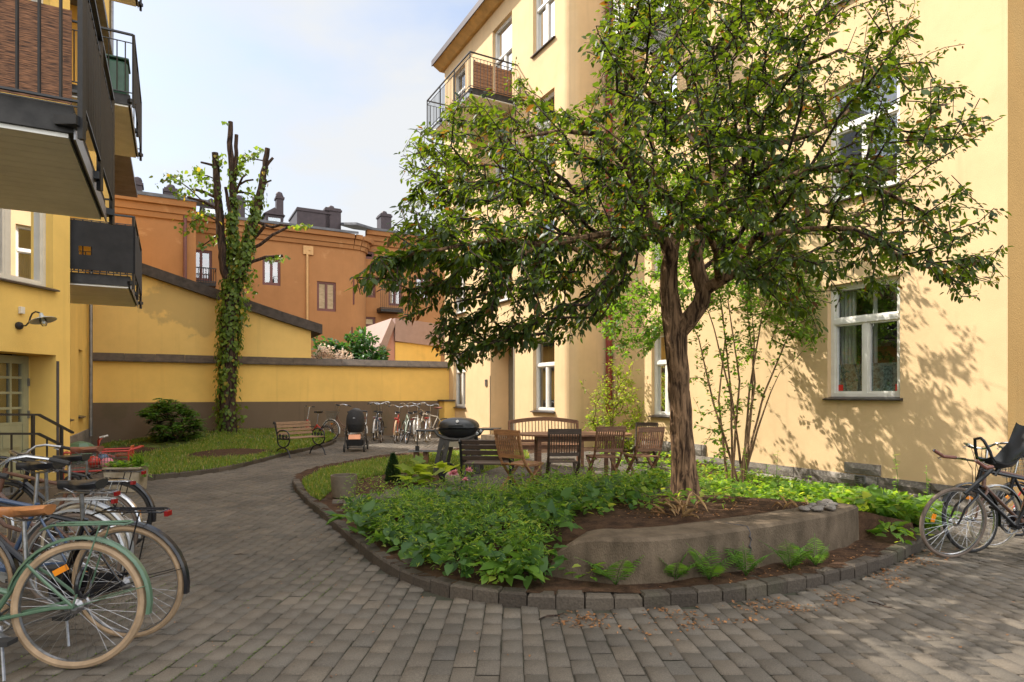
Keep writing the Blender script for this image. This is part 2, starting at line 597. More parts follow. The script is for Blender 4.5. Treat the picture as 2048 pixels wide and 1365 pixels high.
pm("concrete", (0.150, 0.113, 0.078), 0.92, var=0.25, vs=5.5, c2=(0.072, 0.054, 0.036), bump=0.7, bs=110, detail=12, spec=0.15, stretch=(1, 1, 0.5))
pm("joint_sand", (0.052, 0.042, 0.031), 0.95, var=0.25, vs=1.6, c2=(0.030, 0.034, 0.016), bump=0.5, bs=90)
pm("soil", (0.085, 0.048, 0.028), 1.0, var=0.3, vs=9, c2=(0.03, 0.018, 0.012), bump=1.0, bs=45, spec=0.1)
pm("lawn_soil", (0.09, 0.12, 0.03), 1.0, var=0.3, vs=3, c2=(0.06, 0.07, 0.025), bump=1.0, bs=60, spec=0.1)
pm("coping", (0.095, 0.072, 0.052), 0.75, var=0.3, vs=5, c2=(0.05, 0.038, 0.03), bump=0.5, bs=30)
pm("black_iron", (0.018, 0.018, 0.02), 0.45, 0.0, var=0.2, vs=20)
pm("balcony_edge", (0.035, 0.032, 0.030), 0.55, 0.3, var=0.3, vs=8)
pm("soffit_board", (0.90, 0.88, 0.82), 0.6, var=0.06, vs=3)
pm("white_paint", (0.80, 0.78, 0.73), 0.4, var=0.05, vs=6)
pm("cream_paint", (0.72, 0.66, 0.55), 0.45, var=0.05, vs=6)
pm("oxide_paint", (0.16, 0.055, 0.045), 0.5, var=0.12, vs=6)
pm("olive_paint", (0.34, 0.33, 0.20), 0.45, var=0.07, vs=6)
pm("grey_paint", (0.22, 0.20, 0.16), 0.5, var=0.08, vs=6)
pm("dark_strip", (0.06, 0.055, 0.06), 0.5, var=0.1)
pm("sill_metal", (0.09, 0.075, 0.07), 0.35, 0.5, var=0.2, vs=12)
pm("red_pipe", (0.26, 0.04, 0.03), 0.4, var=0.15, vs=4)
pm("zinc", (0.28, 0.28, 0.29), 0.4, 0.7, var=0.15, vs=6)
pm("slate", (0.13, 0.135, 0.15), 0.6, 0.1, var=0.2, vs=2.5, bump=0.2, bs=8)
pm("chimney_sheet", (0.055, 0.038, 0.042), 0.5, 0.3, var=0.15, vs=4)
pm("eave_wood", (0.62, 0.38, 0.14), 0.6, var=0.15, vs=3)
pm("roof_felt", (0.075, 0.060, 0.052), 0.8, var=0.25, vs=6, bump=0.4, bs=40)
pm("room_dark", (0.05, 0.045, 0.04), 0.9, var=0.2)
pm("curtain", (0.55, 0.52, 0.47), 0.9, var=0.15, vs=4, stretch=(9, 9, 0.3))
pm("curtain_brown", (0.28, 0.23, 0.18), 0.9, var=0.2, vs=4, stretch=(9, 9, 0.3))
pm("frost_film", (0.20, 0.27, 0.24), 0.5, var=0.4, vs=26, detail=2)
pm("red_blind", (0.45, 0.09, 0.07), 0.8, var=0.2, vs=3)
pm("facade_reflection", (0.70, 0.50, 0.40), 0.8, var=0.25, vs=3, stretch=(1, 1, 3))  # pale tone painted in for sunlit facades mirrored by the panes
glassmat("pane", base=0.08)
glassmat("pane_sky", (0.7, 0.78, 0.8), base=0.22)

# ================================================================ walls with openings
N0 = Vector(((140 - 1024) / FPX * 10.0, 10.0, 0))          # corner of the angled near block of the left house
DN = Vector((-0.075, -1.0, 0)).normalized()                # its face runs from that corner towards the camera
NN = Vector((-DN.y, DN.x, 0))                              # outward normal (towards the yard)


def wpt(kind, c, u, w, z):
    if kind == 'n': return N0 + DN * u + NN * (c + w) + Vector((0, 0, z))
    return W(u, c + w, z) if kind == 'b' else W(c + w, u, z)


def bx(mb, kind, c, u0, u1, w0, w1, z0, z1, mi=0):
    vs = [wpt(kind, c, u, w, z) for z in (z0, z1) for w in (w0, w1) for u in (u0, u1)]
    return mb.add(vs, [(0, 2, 3, 1), (4, 5, 7, 6), (0, 1, 5, 4), (2, 6, 7, 3), (0, 4, 6, 2), (1, 3, 7, 5)], mi)


def wall(mb, kind, c, u0, u1, z0, z1, ops, dirn, top=None):
    """front face with holes; every opening (ua, ub, za, zb, depth) gets its reveals running inward along dirn"""
    us = sorted({u0, u1, *[o[0] for o in ops], *[o[1] for o in ops]})
    zs = sorted({z0, z1, *[o[2] for o in ops], *[o[3] for o in ops]})
    us = [u for u in us if u0 - 1e-6 <= u <= u1 + 1e-6]
    zs = [z for z in zs if z0 - 1e-6 <= z <= z1 + 1e-6]
    for i in range(len(us) - 1):
        for j in range(len(zs) - 1):
            uc, zc = (us[i] + us[i + 1]) / 2, (zs[j] + zs[j + 1]) / 2
            if any(o[0] < uc < o[1] and o[2] < zc < o[3] for o in ops): continue
            mb.add([wpt(kind, c, us[i], 0, zs[j]), wpt(kind, c, us[i + 1], 0, zs[j]),
                    wpt(kind, c, us[i + 1], 0, zs[j + 1]), wpt(kind, c, us[i], 0, zs[j + 1])], [(0, 1, 2, 3)])
    for (ua, ub, za, zb, dep) in ops:
        d = dirn * dep
        for (p, q) in (((ua, za), (ua, zb)), ((ub, za), (ub, zb)), ((ua, za), (ub, za)), ((ua, zb), (ub, zb))):
            mb.add([wpt(kind, c, p[0], 0, p[1]), wpt(kind, c, q[0], 0, q[1]), wpt(kind, c, q[0], d, q[1]), wpt(kind, c, p[0], d, p[1])], [(0, 1, 2, 3)])
    return mb


def window(parent, kind, c, dirn, op, paint='white_paint', transom=0.33, mull=1, sill=True, curtain=None, pane='pane',
           room=0.9, fw=0.06, film=None, lower_mull=True):
    """frame (part) > pane, sill, curtain, film (sub-parts); the dark room behind belongs to the pane's depth"""
    ua, ub, za, zb, dep = op
    d0 = dirn * dep
    f = MB()
    t = 0.055 * dirn

    def fb(u0, u1, z0, z1, w0, w1):
        bx(f, kind, c, min(u0, u1), max(u0, u1), min(w0, w1), max(w0, w1), z0, z1)
    g = 0.004
    w0, w1 = d0 - t, d0 + t
    fb(ua + g, ua + fw, za + g, zb - g, w0, w1)
    fb(ub - fw, ub - g, za + g, zb - g, w0, w1)
    fb(ua + fw, ub - fw, za + g, za + fw * 1.3, w0, w1)
    fb(ua + fw, ub - fw, zb - fw, zb - g, w0, w1)
    zt = zb - (zb - za) * transom if transom else zb
    wi0, wi1 = d0 - t * 0.7, d0 + t * 0.7
    if transom:
        fb(ua + fw, ub - fw, zt - fw * 0.6, zt + fw * 0.6, w0 - 0.01 * dirn, w1)
        sash_z = [(za + fw * 1.3, zt - fw * 0.6, mull), (zt + fw * 0.6, zb - fw, 0)]
    else:
        sash_z = [(za + fw * 1.3, zb - fw, mull)]
    s = 0.035
    for (z0, z1, mm) in sash_z:
        n = mm + 1
        L = (ub - ua - 2 * fw)
        for i in range(n):
            x0, x1 = ua + fw + L * i / n, ua + fw + L * (i + 1) / n
            if i > 0: fb(x0 - 0.035, x0 + 0.035, z0, z1, w0 + 0.006 * dirn, w1)
            e0 = x0 + (0.035 if i > 0 else 0); e1 = x1 - (0.035 if i < n - 1 else 0)
            fb(e0, e0 + s, z0, z1, wi0, wi1); fb(e1 - s, e1, z0, z1, wi0, wi1)
            fb(e0 + s, e1 - s, z0, z0 + s, wi0, wi1); fb(e0 + s, e1 - s, z1 - s, z1, wi0, wi1)
    fo = f.build("window", M[paint], parent)
    p = MB()
    wp = d0 + 0.012 * dirn
    p.add([wpt(kind, c, ua + fw, wp, za + fw), wpt(kind, c, ub - fw, wp, za + fw), wpt(kind, c, ub - fw, wp, zb - fw), wpt(kind, c, ua + fw, wp, zb - fw)], [(0, 1, 2, 3)])
    p.build("pane", M[pane], fo)
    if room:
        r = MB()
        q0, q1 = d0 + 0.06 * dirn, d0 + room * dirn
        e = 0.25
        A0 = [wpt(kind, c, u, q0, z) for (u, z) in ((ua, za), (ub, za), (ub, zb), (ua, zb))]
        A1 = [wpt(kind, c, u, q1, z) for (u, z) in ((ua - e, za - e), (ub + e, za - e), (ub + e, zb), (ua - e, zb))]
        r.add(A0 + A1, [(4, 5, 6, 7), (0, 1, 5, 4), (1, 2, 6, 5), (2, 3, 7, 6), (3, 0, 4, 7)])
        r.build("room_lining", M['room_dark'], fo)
    if curtain:
        mat, spans, z0f, z1f = curtain
        wq = d0 + 0.14 * dirn
        H = zb - za
        for (s0, s1) in spans:
            k = MB()
            n = max(3, int(abs(s1 - s0) * (ub - ua) / 0.035))
            top = []; bot = []
            for i in range(n + 1):
                u = ua + (ub - ua) * (s0 + (s1 - s0) * i / n)
                ww = wq + (0.028 if i % 2 else 0.0) * dirn
                bot.append(wpt(kind, c, u, ww, za + H * z0f)); top.append(wpt(kind, c, u, ww, za + H * z1f))
            k.add(bot + top, [(i, i + 1, n + 2 + i, n + 1 + i) for i in range(n)])
            k.build("curtain", M[mat], fo)  # curtains and blinds; on the orange house also sheets painted as reflections
    if film:
        k = MB()
        wq = d0 + 0.02 * dirn
        k.add([wpt(kind, c, ua + fw, wq, za + fw), wpt(kind, c, ub - fw, wq, za + fw), wpt(kind, c, ub - fw, wq, za + (zb - za) * film), wpt(kind, c, ua + fw, wq, za + (zb - za) * film)], [(0, 1, 2, 3)])
        k.build("privacy_film", M['frost_film'], fo)
    if sill:
        k = MB()
        o0, o1 = -0.075 * dirn, d0 - t
        a0, a1 = ua - 0.05, ub + 0.05
        lo, hi = min(o0, o1), max(o0, o1)
        # slopes outward; ends wider than the opening only in front of the wall
        zt0, zt1 = za + 0.035, za + 0.003
        vs = []
        for (u, ws, zz) in ((ua + 0.003, d0 - t, zt0), (ub - 0.003, d0 - t, zt0)):
            vs.append(wpt(kind, c, u, ws, zz))
        vs += [wpt(kind, c, ub - 0.003, -0.003 * dirn, zt1 + 0.012), wpt(kind, c, ua + 0.003, -0.003 * dirn, zt1 + 0.012)]
        k.add(vs, [(0, 1, 2, 3)])
        v2 = [wpt(kind, c, u, ws, zz) for zz, ws in ((za - 0.03, -0.003 * dirn), (za - 0.03, o0), (zt1 - 0.012, o0), (zt1 + 0.014, -0.003 * dirn)) for u in (a0, a1)]
        k.add(v2, [(0, 1, 3, 2), (2, 3, 5, 4), (4, 5, 7, 6), (6, 7, 1, 0), (0, 2, 4, 6), (1, 7, 5, 3)])
        k.build("sill", M['sill_metal'], fo)
    return fo


def on_n(px, py, c=0.0):                           # pixel -> (u, z) on the angled face
    t = (px - 1024) / FPX
    o = N0 + NN * c
    u = (o.x - t * o.y) / (t * DN.y - DN.x)
    return u, CAMH - (py - HZ) * (o.y + DN.y * u) / FPX


def px_ops_b(b, rects, dep):
    out = []
    for (x0, y0, x1, y1) in rects:
        a_0, _ = on_b(x0, y0, b); a_1, _ = on_b(x1, y0, b)
        xm = (x0 + x1) / 2
        _, zt = on_b(xm, y0, b); _, zb = on_b(xm, y1, b)
        out.append((min(a_0, a_1), max(a_0, a_1), zb, zt, dep))
    return out


def px_ops_a(a, rects, dep):
    out = []
    for (x0, y0, x1, y1) in rects:
        b0, _ = on_a(x0, y0, a); b1, _ = on_a(x1, y0, a)
        xm = (x0 + x1) / 2
        _, zt = on_a(xm, y0, a); _, zb = on_a(xm, y1, a)
        out.append((b0, b1, zb, zt, dep))
    return out


def balcony(parent, bw, bf, a0, a1, zs, th=0.20, rail=1.0, soffit='soffit_board', screens=(), open_floor=False, bar_gap=0.11):
    """slab (part) > soffit boards, railing, screens. bw = wall, bf = front edge"""
    sg = 1 if bf > bw else -1
    lo, hi = min(bw, bf), max(bw, bf)
    s = MB()
    e = 0.012
    if open_floor:
        n = 26
        for i in range(n):
            bb = lo + (hi - lo) * (i + 0.5) / n
            s.abbox(a0, a1, bb - 0.008, bb + 0.008, zs + 0.01, zs + 0.045)
        for aa in (a0, a1): s.abbox(aa - 0.02, aa + 0.02, lo, hi, zs - 0.02, zs + 0.06)
    else:
        s.abbox(a0, a1, lo if sg < 0 else lo + 0.003, hi if sg > 0 else hi - 0.003, zs + 0.03, zs + th)
    slab = s.build("balcony", M['balcony_edge'], parent)
    if not open_floor:
        f = MB()
        n = max(2, int((a1 - a0) / 0.135))
        for i in range(n):
            q0 = a0 + 0.02 + (a1 - a0 - 0.04) * i / n; q1 = a0 + 0.02 + (a1 - a0 - 0.04) * (i + 1) / n
            f.abbox(q0 + 0.003, q1 - 0.003, lo + 0.03 if sg < 0 else lo + 0.004, hi - 0.03 if sg > 0 else hi - 0.004, zs, zs + 0.028)
        f.build("soffit", M[soffit], slab)
        g = MB()
        bfe = bf + sg * 0.012
        g.abbox(a0, a1, min(bf + sg * 0.002, bfe), max(bf + sg * 0.002, bfe), zs - 0.01, zs + th * 0.55)
        g.build("edge_flashing", M['zinc'], slab)
    r = MB()
    zt = zs + th + rail
    bo = bf + sg * 0.05
    ao0, ao1 = a0 - 0.05, a1 + 0.05
    z0 = zs + th + 0.02
    path = [(ao0, bw), (ao0, bo), (ao1, bo), (ao1, bw)]
    for zz, w in ((zt, 0.028), (zt - 0.14, 0.012), (z0, 0.014)):
        for k in range(3):
            p, q = path[k], path[k + 1]
            r.bar(W(p[0], p[1], zz), W(q[0], q[1], zz), w * 1.5, w)
    for k in range(3):
        p, q = path[k], path[k + 1]
        L = math.hypot(p[0] - q[0], p[1] - q[1])
        n = max(2, int(L / bar_gap))
        for i in range(1, n):
            t = i / n
            aa, bb = p[0] + (q[0] - p[0]) * t, p[1] + (q[1] - p[1]) * t
            r.bar(W(aa, bb, z0), W(aa, bb, zt - 0.14), 0.014, 0.014)
        m = max(1, round(L / 1.15))
        for i in range(m + 1):
            t = i / m
            aa, bb = p[0] + (q[0] - p[0]) * t, p[1] + (q[1] - p[1]) * t
            if k == 0 and i == 0 or k == 2 and i == m: continue
            r.bar(W(aa, bb, zs - 0.02), W(aa, bb, zt), 0.034, 0.034)
            ca, cb = aa * 0.94 + 0.06 * (a0 + a1) / 2, bb * 0.94 + 0.06 * (bw + bf) / 2
            r.bar(W(aa, bb, zs + th * 0.45), W(ca, cb, zs + th * 0.45), 0.11, 0.06)
    r.build("railing", M['black_iron'], slab)
    for (mat, kind, p0, p1, z0f, z1f, off) in screens:
        k = MB()
        zz0, zz1 = z0 + (zt - z0) * z0f, z0 + (zt - z0) * z1f
        if kind == 'front':
            k.abbox(p0, p1, min(bo + off, bo + off + 0.008), max(bo + off, bo + off + 0.008), zz0, zz1)
        elif kind == 'near':
            k.abbox(ao0 + off, ao0 + off + 0.008, p0, p1, zz0, zz1)
        k.build("privacy_screen", M[mat], slab)
    return slab


# ================================================================ left-hand house
BL, BL2, ACOR = -1.43, -2.1, 12.1          # front of the near block, of the set-back part, and the corner between them
lh = thing("yellow_apartment_house", "yellow rendered apartment house with stacked metal balconies and a panelled entrance door", "house", W(5, -3, 0), THETA)
ZL = 9.9
NLEN = 12.5
u_j, z_dr = on_n(112, 711)
b_in = None
_t = (57 - 1024) / FPX
_o = N0 + DN * u_j
dep_door = -(_o.x - _t * _o.y) / (_t * NN.y - NN.x) * -1
dep_door = abs(dep_door)
stair_u1 = on_n(106, 570)[0]; sz = on_n(60, 570)[1]
near_ops = [(u_j, u_j + 1.5, 0.15, z_dr, dep_door), (stair_u1, stair_u1 + 1.35, sz, sz + 1.8, 0.17),
            (stair_u1 + 0.05, stair_u1 + 1.4, sz + 3.1, sz + 4.95, 0.17), 
            (4.5, 5.9, 3.6, 5.6, 0.17), (4.5, 5.9, 6.6, 8.6, 0.17)]
N0a, N0b = AB(N0)
w = MB()
wall(w, 'n', 0, 0, NLEN, -0.2, ZL, near_ops, -1)
wall(w, 'a', N0a, BL2, N0b, -0.2, ZL, [], -1)
far_ops = []
for zz in (0.9, 3.9, 6.9):
    for (q0, q1) in ((13.0, 14.1), (16.9, 17.9), (19.4, 20.2), (23.5, 24.6), (27.5, 28.6)):
        if zz > 3.5 and 16 < q0 < 21: continue
        far_ops.append((q0, q1, zz - (0.35 if q0 == 13.0 and zz > 1 else 0), zz + 1.75, 0.16))
wall(w, 'b', BL2, N0a, 31.0, -0.2, ZL, far_ops, -1)
NE = wpt('n', 0, NLEN, 0, 0)
BK = W(N0a, -12, 0); BK2 = W(31, -12, 0); BK3 = NE + Vector((-6, 0, 0))
for (p, q) in ((NE, BK3), (BK3, BK2), (BK2, W(31, BL2, 0))):
    w.add([p + Vector((0, 0, -0.2)), q + Vector((0, 0, -0.2)), q + Vector((0, 0, ZL)), p + Vector((0, 0, ZL))], [(0, 1, 2, 3)])
w.build("wall", M['yellow_render'], lh)
bay = MB(); bay.abbox(16.4, 21.85, BL2 + 0.004, -1.60, 5.2, 13.4)      # stair bay rising above the eaves
bay.build("stair_bay", M['yellow_render'], lh)
bay = MB(); bay.abbox(16.2, 22.0, BL2 - 3.0, -1.5, 13.403, 13.55); bay.abbox(16.4, 21.85, BL2 - 2.9, BL2, ZL + 0.17, 13.4); bay.build("bay_roof", M['slate'], lh)
r = MB()
out = [wpt('n', 0, NLEN + .2, 0.12, ZL), wpt('n', 0, 0, 0.12, ZL), W(N0a + .05, BL + 0.14, ZL), W(31.2, BL + 0.14, ZL), BK2 + Vector((0, 0, ZL)), BK3 + Vector((0, 0, ZL))]
r.extrude(out, (0, 0, 0.16))
r.build("roof", M['slate'], lh)
for i, op in enumerate(near_ops[1:]):
    window(lh, 'n', 0, -1, op, paint='cream_paint', transom=0, mull=1, curtain=('curtain_brown', [(0.10, 0.46), (0.62, 0.9)], 0.0, 1.0), pane='pane')
for i, op in enumerate(far_ops):
    window(lh, 'b', BL2, -1, op, paint='cream_paint', transom=0, mull=1, curtain=('curtain', [(0.02, 0.3)], 0.0, 1.0), room=0.5)
# entrance door, olive, four rows of small panes over moulded panels
dz0, dz1 = 0.17, z_dr - 0.02
d = MB()
cc = -dep_door
dl, dr2 = u_j + 0.02, u_j + 1.48
bp = cc


def db(mb, u0, u1, w0, w1, z0, z1): bx(mb, 'n', bp, u0, u1, w0, w1, z0, z1)


db(d, dl, dl + 0.10, -0.04, 0.02, dz0, dz1); db(d, dr2 - 0.10, dr2, -0.04, 0.02, dz0, dz1)
db(d, dl + 0.10, dr2 - 0.10, -0.04, 0.02, dz1 - 0.10, dz1)
zg0 = dz0 + (dz1 - dz0) * 0.46
lx, rx = dl + 0.10, dr2 - 0.10
db(d, lx, rx, -0.035, 0.005, dz0, zg0 - 0.02)
NC = 6
for i in range(3):
    u0 = lx + (rx - lx) * i / 3; u1 = lx + (rx - lx) * (i + 1) / 3
    for (q0, q1) in ((dz0 + 0.10, dz0 + (zg0 - dz0) * 0.48), (dz0 + (zg0 - dz0) * 0.55, zg0 - 0.10)):
        db(d, u0 + 0.035, u1 - 0.035, 0.005, 0.016, q0, q1)
        db(d, u0 + 0.065, u1 - 0.065, 0.016, 0.028, q0 + 0.03, q1 - 0.03)
for i in range(NC + 1):
    u0 = lx + (rx - lx) * i / NC
    db(d, u0 - 0.018, u0 + 0.018, -0.035, 0.012, zg0 - 0.02, dz1 - 0.10)
zh = dz1 - 0.10
for j in range(5):
    z = zg0 + (zh - zg0) * j / 4
    for i in range(NC):
        u0 = lx + (rx - lx) * i / NC; u1 = lx + (rx - lx) * (i + 1) / NC
        db(d, u0 + 0.018, u1 - 0.018, -0.033, 0.010, z - 0.018, z + 0.018)
door = d.build("door", M['olive_paint'], lh)
g = MB(); db(g, lx, rx, -0.02, -0.016, zg0, zh); g.build("pane", M['pane_sky'], door)
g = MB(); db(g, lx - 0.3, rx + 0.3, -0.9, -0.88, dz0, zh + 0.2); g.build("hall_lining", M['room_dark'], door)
for z in (dz0 + 0.35, dz0 + 0.95, dz0 + 1.45):
    g = MB(); db(g, dl + 0.004, dl + 0.026, 0.022, 0.045, z, z + 0.12); g.build("hinge", M['zinc'], door)
g = MB(); bx(g, 'n', 0, u_j - 0.05, u_j - 0.003, 0.003, 0.012, 0.1, z_dr - 0.09)
g.build("corner_guard", M['dark_strip'], lh)
g = MB()
bx(g, 'n', 0, u_j + 0.003, u_j + 1.497, -dep_door + 0.03, 0.0, -0.05, 0.15)
bx(g, 'n', 0, u_j - 0.1, u_j + 2.2, 0.004, 0.55, -0.05, 0.152)
g.build("entrance_step", M['concrete'], lh)
g = MB()
for i in range(40):
    u = u_j + 0.75 + 1.4 * i / 39
    bx(g, 'n', 0, u - 0.004, u + 0.004, 0.05, 0.54, 0.155, 0.180)
for i in range(16):
    ww = 0.06 + 0.47 * i / 15
    bx(g, 'n', 0, u_j + 0.75, u_j + 2.15, ww - 0.003, ww + 0.003, 0.157, 0.178)
g.build("door_grate", M['zinc'], lh)
g = MB()
bx(g, 'b', BL2, N0a + 0.01, 21.8, 0.003, 0.05, -0.1, 0.50)
g.build("stone_plinth", M['plinth_stone'], lh)
for aa, ob, z1 in ((21.2, 0.09, 5.1), (21.6, 0.56, 13.3)):
    g = MB()
    g.tube([W(aa, BL2 + ob, 0.3 if z1 < 6 else 5.3), W(aa, BL2 + ob, z1)], 0.05, 10)
    g.build("downpipe", M['zinc'], lh, smooth=True)

m_, N_, L_, B_ = nmat("wicker")
B_.inputs["Roughness"].default_value = 0.7
tc = N_.new("ShaderNodeTexCoord"); mp = N_.new("ShaderNodeMapping"); mp.inputs["Rotation"].default_value = (0, 0, 0)
L_.new(tc.outputs["Object"], mp.inputs["Vector"])
mp.inputs["Scale"].default_value = (9, 9, 90)
wn_ = N_.new("ShaderNodeTexNoise"); wn_.inputs["Scale"].default_value = 1.6; wn_.inputs["Detail"].default_value = 3
L_.new(mp.outputs["Vector"], wn_.inputs["Vector"])
wr_ = N_.new("ShaderNodeValToRGB")
wr_.color_ramp.elements[0].position, wr_.color_ramp.elements[1].position = 0.36, 0.62
wr_.color_ramp.elements[0].color = (0.05, 0.022, 0.012, 1); wr_.color_ramp.elements[1].color = (0.33, 0.145, 0.065, 1)
L_.new(wn_.outputs["Fac"], wr_.inputs["Fac"]); L_.new(wr_.outputs["Color"], B_.inputs["Base Color"])
bp_ = N_.new("ShaderNodeBump"); bp_.inputs["Strength"].default_value = 0.8; bp_.inputs["Distance"].default_value = 0.01
L_.new(wn_.outputs["Fac"], bp_.inputs["Height"]); L_.new(bp_.outputs["Normal"], B_.inputs["Normal"])
M["wicker"] = m_
pm("black_canvas", (0.022, 0.021, 0.022), 0.85, var=0.2, vs=5)

BF, BA0, BA1 = -0.615, 12.35, 14.98
balcony(lh, -4.6, -0.56, 4.92, 7.13, 3.16, screens=[('wicker', 'near', -4.4, -0.57, 0.0, 0.62, 0.06)])
balcony(lh, BL2, BF, BA0, BA1, 6.34)
b3 = balcony(lh, BL2, BF, BA0, BA1, 3.28)
# canvas with a cut-out on the lower far balcony: near side in four pieces, long side in one
aq = BA0 - 0.08
zz0, zz1 = 3.28 + 0.2 + 0.04, 3.28 + 0.2 + 0.84
hb0, _ = on_a(157, 500, aq); hb1, _ = on_a(184, 500, aq)
_, hz1 = on_a(170, 493, aq); _, hz0 = on_a(170, 510, aq)
k = MB()
for (q0, q1, y0, y1) in ((BL2, hb0, zz0, zz1), (hb1, BF + 0.05, zz0, zz1), (hb0, hb1, zz0, hz0), (hb0, hb1, hz1, zz1)):
    k.abbox(aq, aq + 0.006, q0, q1, y0, y1)
k.build("privacy_screen", M['black_canvas'], b3)
k = MB(); k.abbox(aq + 0.008, BA1 + 0.06, BF + 0.066, BF + 0.074, zz0, zz1)
k.build("privacy_screen", M['black_canvas'], b3)
balcony(lh, BL2 - 0.0, BF, BA0, BA1, 9.44, rail=0.55)

# ================================================================ garden wall and the lean-to gable above it
ABW = 21.86
BR1, BR2, ARC, ANE = 9.2, 10.5, 13.7, 4.46
gw = thing("garden_wall", "long yellow garden wall with brown base band and dark coping behind the parked bicycles", "wall", W(ABW, 3.5, 0), THETA)
w = MB(); w.abbox(ABW, ABW + 0.35, BL2 + 0.003, BR1 - 0.003, 1.24, 2.46); w.build("wall", M['garden_wall_render'], gw)
w = MB(); w.abbox(ABW - 0.012, ABW + 0.35, BL2 + 0.003, BR1 - 0.003, -0.1, 1.237); w.build("base_band", M['brown_band'], gw)
c = MB()
nseg = 14
for i in range(nseg):
    q0 = BL2 + 0.06 + (BR1 - BL2 - 0.09) * i / nseg; q1 = BL2 + 0.06 + (BR1 - BL2 - 0.09) * (i + 1) / nseg - 0.006
    j = (rnd.random() - 0.5) * 0.012
    prof = [(-0.14, 2.46 + j), (-0.14, 2.50 + j), (0.10, 2.715 + j), (0.25, 2.715 + j), (0.46, 2.52), (0.46, 2.46)]
    c.extrude([W(ABW + p[0], q0, p[1]) for p in prof], VB * (q1 - q0))
c.build("coping", M['coping'], gw)
w = MB(); w.abbox(ABW - 0.55, ABW - 0.013, BR1 - 0.42, BR1 - 0.003, -0.1, 1.22); w.build("pier", M['garden_wall_render'], gw)
w = MB(); w.abbox(ABW - 0.62, ABW - 0.013, BR1 - 0.48, BR1 - 0.003, 1.223, 1.28); w.build("pier_cap", M['coping'], gw)

gb = thing("gable_outbuilding", "yellow lean-to gable with stained render and dark sloping eave above the garden wall", "outbuilding", W(ABW + 2, 2, 0), THETA)
AG = ABW + 0.10
gl, _ = on_a(178, 600, AG); gr, _ = on_a(622, 690, AG)
zA = on_a(178, 512, AG)[1]; zB = on_a(283, 548, AG)[1]; bB = on_a(283, 548, AG)[0]
bC, zC = on_a(622, 660, AG)
w = MB()
w.extrude([W(AG, gl, 2.5), W(AG, gr, 2.5), W(AG, bC, zC), W(AG, bB, zB), W(AG, gl, zA)], VA * 6.0)
w.build("wall", M['gable_render'], gb)
rf = MB()
top = [(gl, zA)]
pts = []
for t in [i / 12 for i in range(13)]:
    pxx = 178 + (645 - 178) * t
    if pxx < 283: yy = 512 + (548 - 512) * (pxx - 178) / 105
    elif pxx < 560: yy = 548 + (642 - 548) * (pxx - 283) / 277
    else: yy = 642 + (669 - 642) * (pxx - 560) / 85
    pts.append(on_a(pxx, yy, AG - 0.2))
poly = [W(AG - 0.2, p[0], p[1] + 0.0) for p in pts] + [W(AG - 0.2, p[0], p[1] + 0.36) for p in reversed(pts)]
for i in range(len(pts) - 1):
    p, q = pts[i], pts[i + 1]
    rf.extrude([W(AG - 0.2, p[0], p[1] + 0.012), W(AG - 0.2, q[0], q[1] + 0.012), W(AG - 0.2, q[0], q[1] + 0.33), W(AG - 0.2, p[0], p[1] + 0.33)], VA * 6.4)
rf.build("roof", M['roof_felt'], gb)

# ================================================================ right-hand house
rh = thing("cream_apartment_house", "pale yellow apartment house with white windows, rounded corner and red downpipe in full sun", "house", W(12, 12, 0), THETA)
ZR, ZN = 13.9, 15.5
AFE = 22.3
cols = []
a10, a11 = sorted((on_b(1066, 750, BR1)[0], on_b(1109, 750, BR1)[0]))
a20, a21 = sorted((on_b(985, 750, BR1)[0], on_b(1024, 750, BR1)[0]))
a30, a31 = sorted((on_b(907, 750, BR1)[0], on_b(931, 750, BR1)[0]))
fops = []
for fl in range(4):
    z0 = 1.0 + 3.42 * fl
    for ci, (q0, q1) in enumerate(((a10, a11), (a20, a21), (a30, a31))):
        if fl == 0 and ci == 1: continue
        if fl in (1, 2, 3) and ci == 1: fops.append((q0, q1, z0 - 0.75 if fl == 3 else z0, z0 + 2.06, 0.16))
        else: fops.append((q0, q1, z0, z0 + 2.06, 0.16))
ad0 = on_b(1027, 800, BR1)[0]; ad1 = on_b(981, 800, BR1)[0]
bd, _ = on_a(1017, 800, ad1)
depd = bd - BR1
zdt = on_b(1000, 690, BR1)[1]
w = MB()
RC = 0.32
wall(w, 'b', BR1, ARC + RC, AFE, -0.4, ZR, fops + [(ad0, ad1, 0.0, zdt, depd)], +1)
arc = []
for i in range(9):
    q = math.pi / 2 * i / 8
    arc.append((ARC + RC - RC * math.sin(q), BR1 + RC - RC * math.cos(q)))
for i in range(8):
    p, q = arc[i], arc[i + 1]
    w.add([W(p[0], p[1], -0.4), W(q[0], q[1], -0.4), W(q[0], q[1], ZR), W(p[0], p[1], ZR)], [(0, 1, 2, 3)])
wall(w, 'a', ARC, BR1 + RC, BR2, -0.4, ZR, [], +1)
a50, a51 = sorted((on_b(1655, 700, BR2)[0], on_b(1800, 700, BR2)[0]))
a60, a61 = sorted((on_b(1303, 750, BR2)[0], on_b(1353, 750, BR2)[0]))
nops = []
for fl in range(4):
    z0 = on_b(1730, 798, BR2)[1] + 3.54 * fl
    nops.append((a50, a51, z0, z0 + 2.05, 0.15))
    z1 = 0.95 + 3.5 * fl
    nops.append((a60, a61, z1 if fl != 3 else z1 - 0.9, z1 + 2.05, 0.15))
wall(w, 'b', BR2, ANE, ARC, -0.5, ZN, nops, +1)
w.add([W(AFE, BR1, -0.4), W(AFE, 18, -0.4), W(AFE, 18, ZR), W(AFE, BR1, ZR)], [(0, 1, 2, 3)])
w.add([W(ANE, 18, -0.5), W(AFE, 18, -0.5), W(AFE, 18, ZN), W(ANE, 18, ZN)], [(0, 1, 2, 3)])
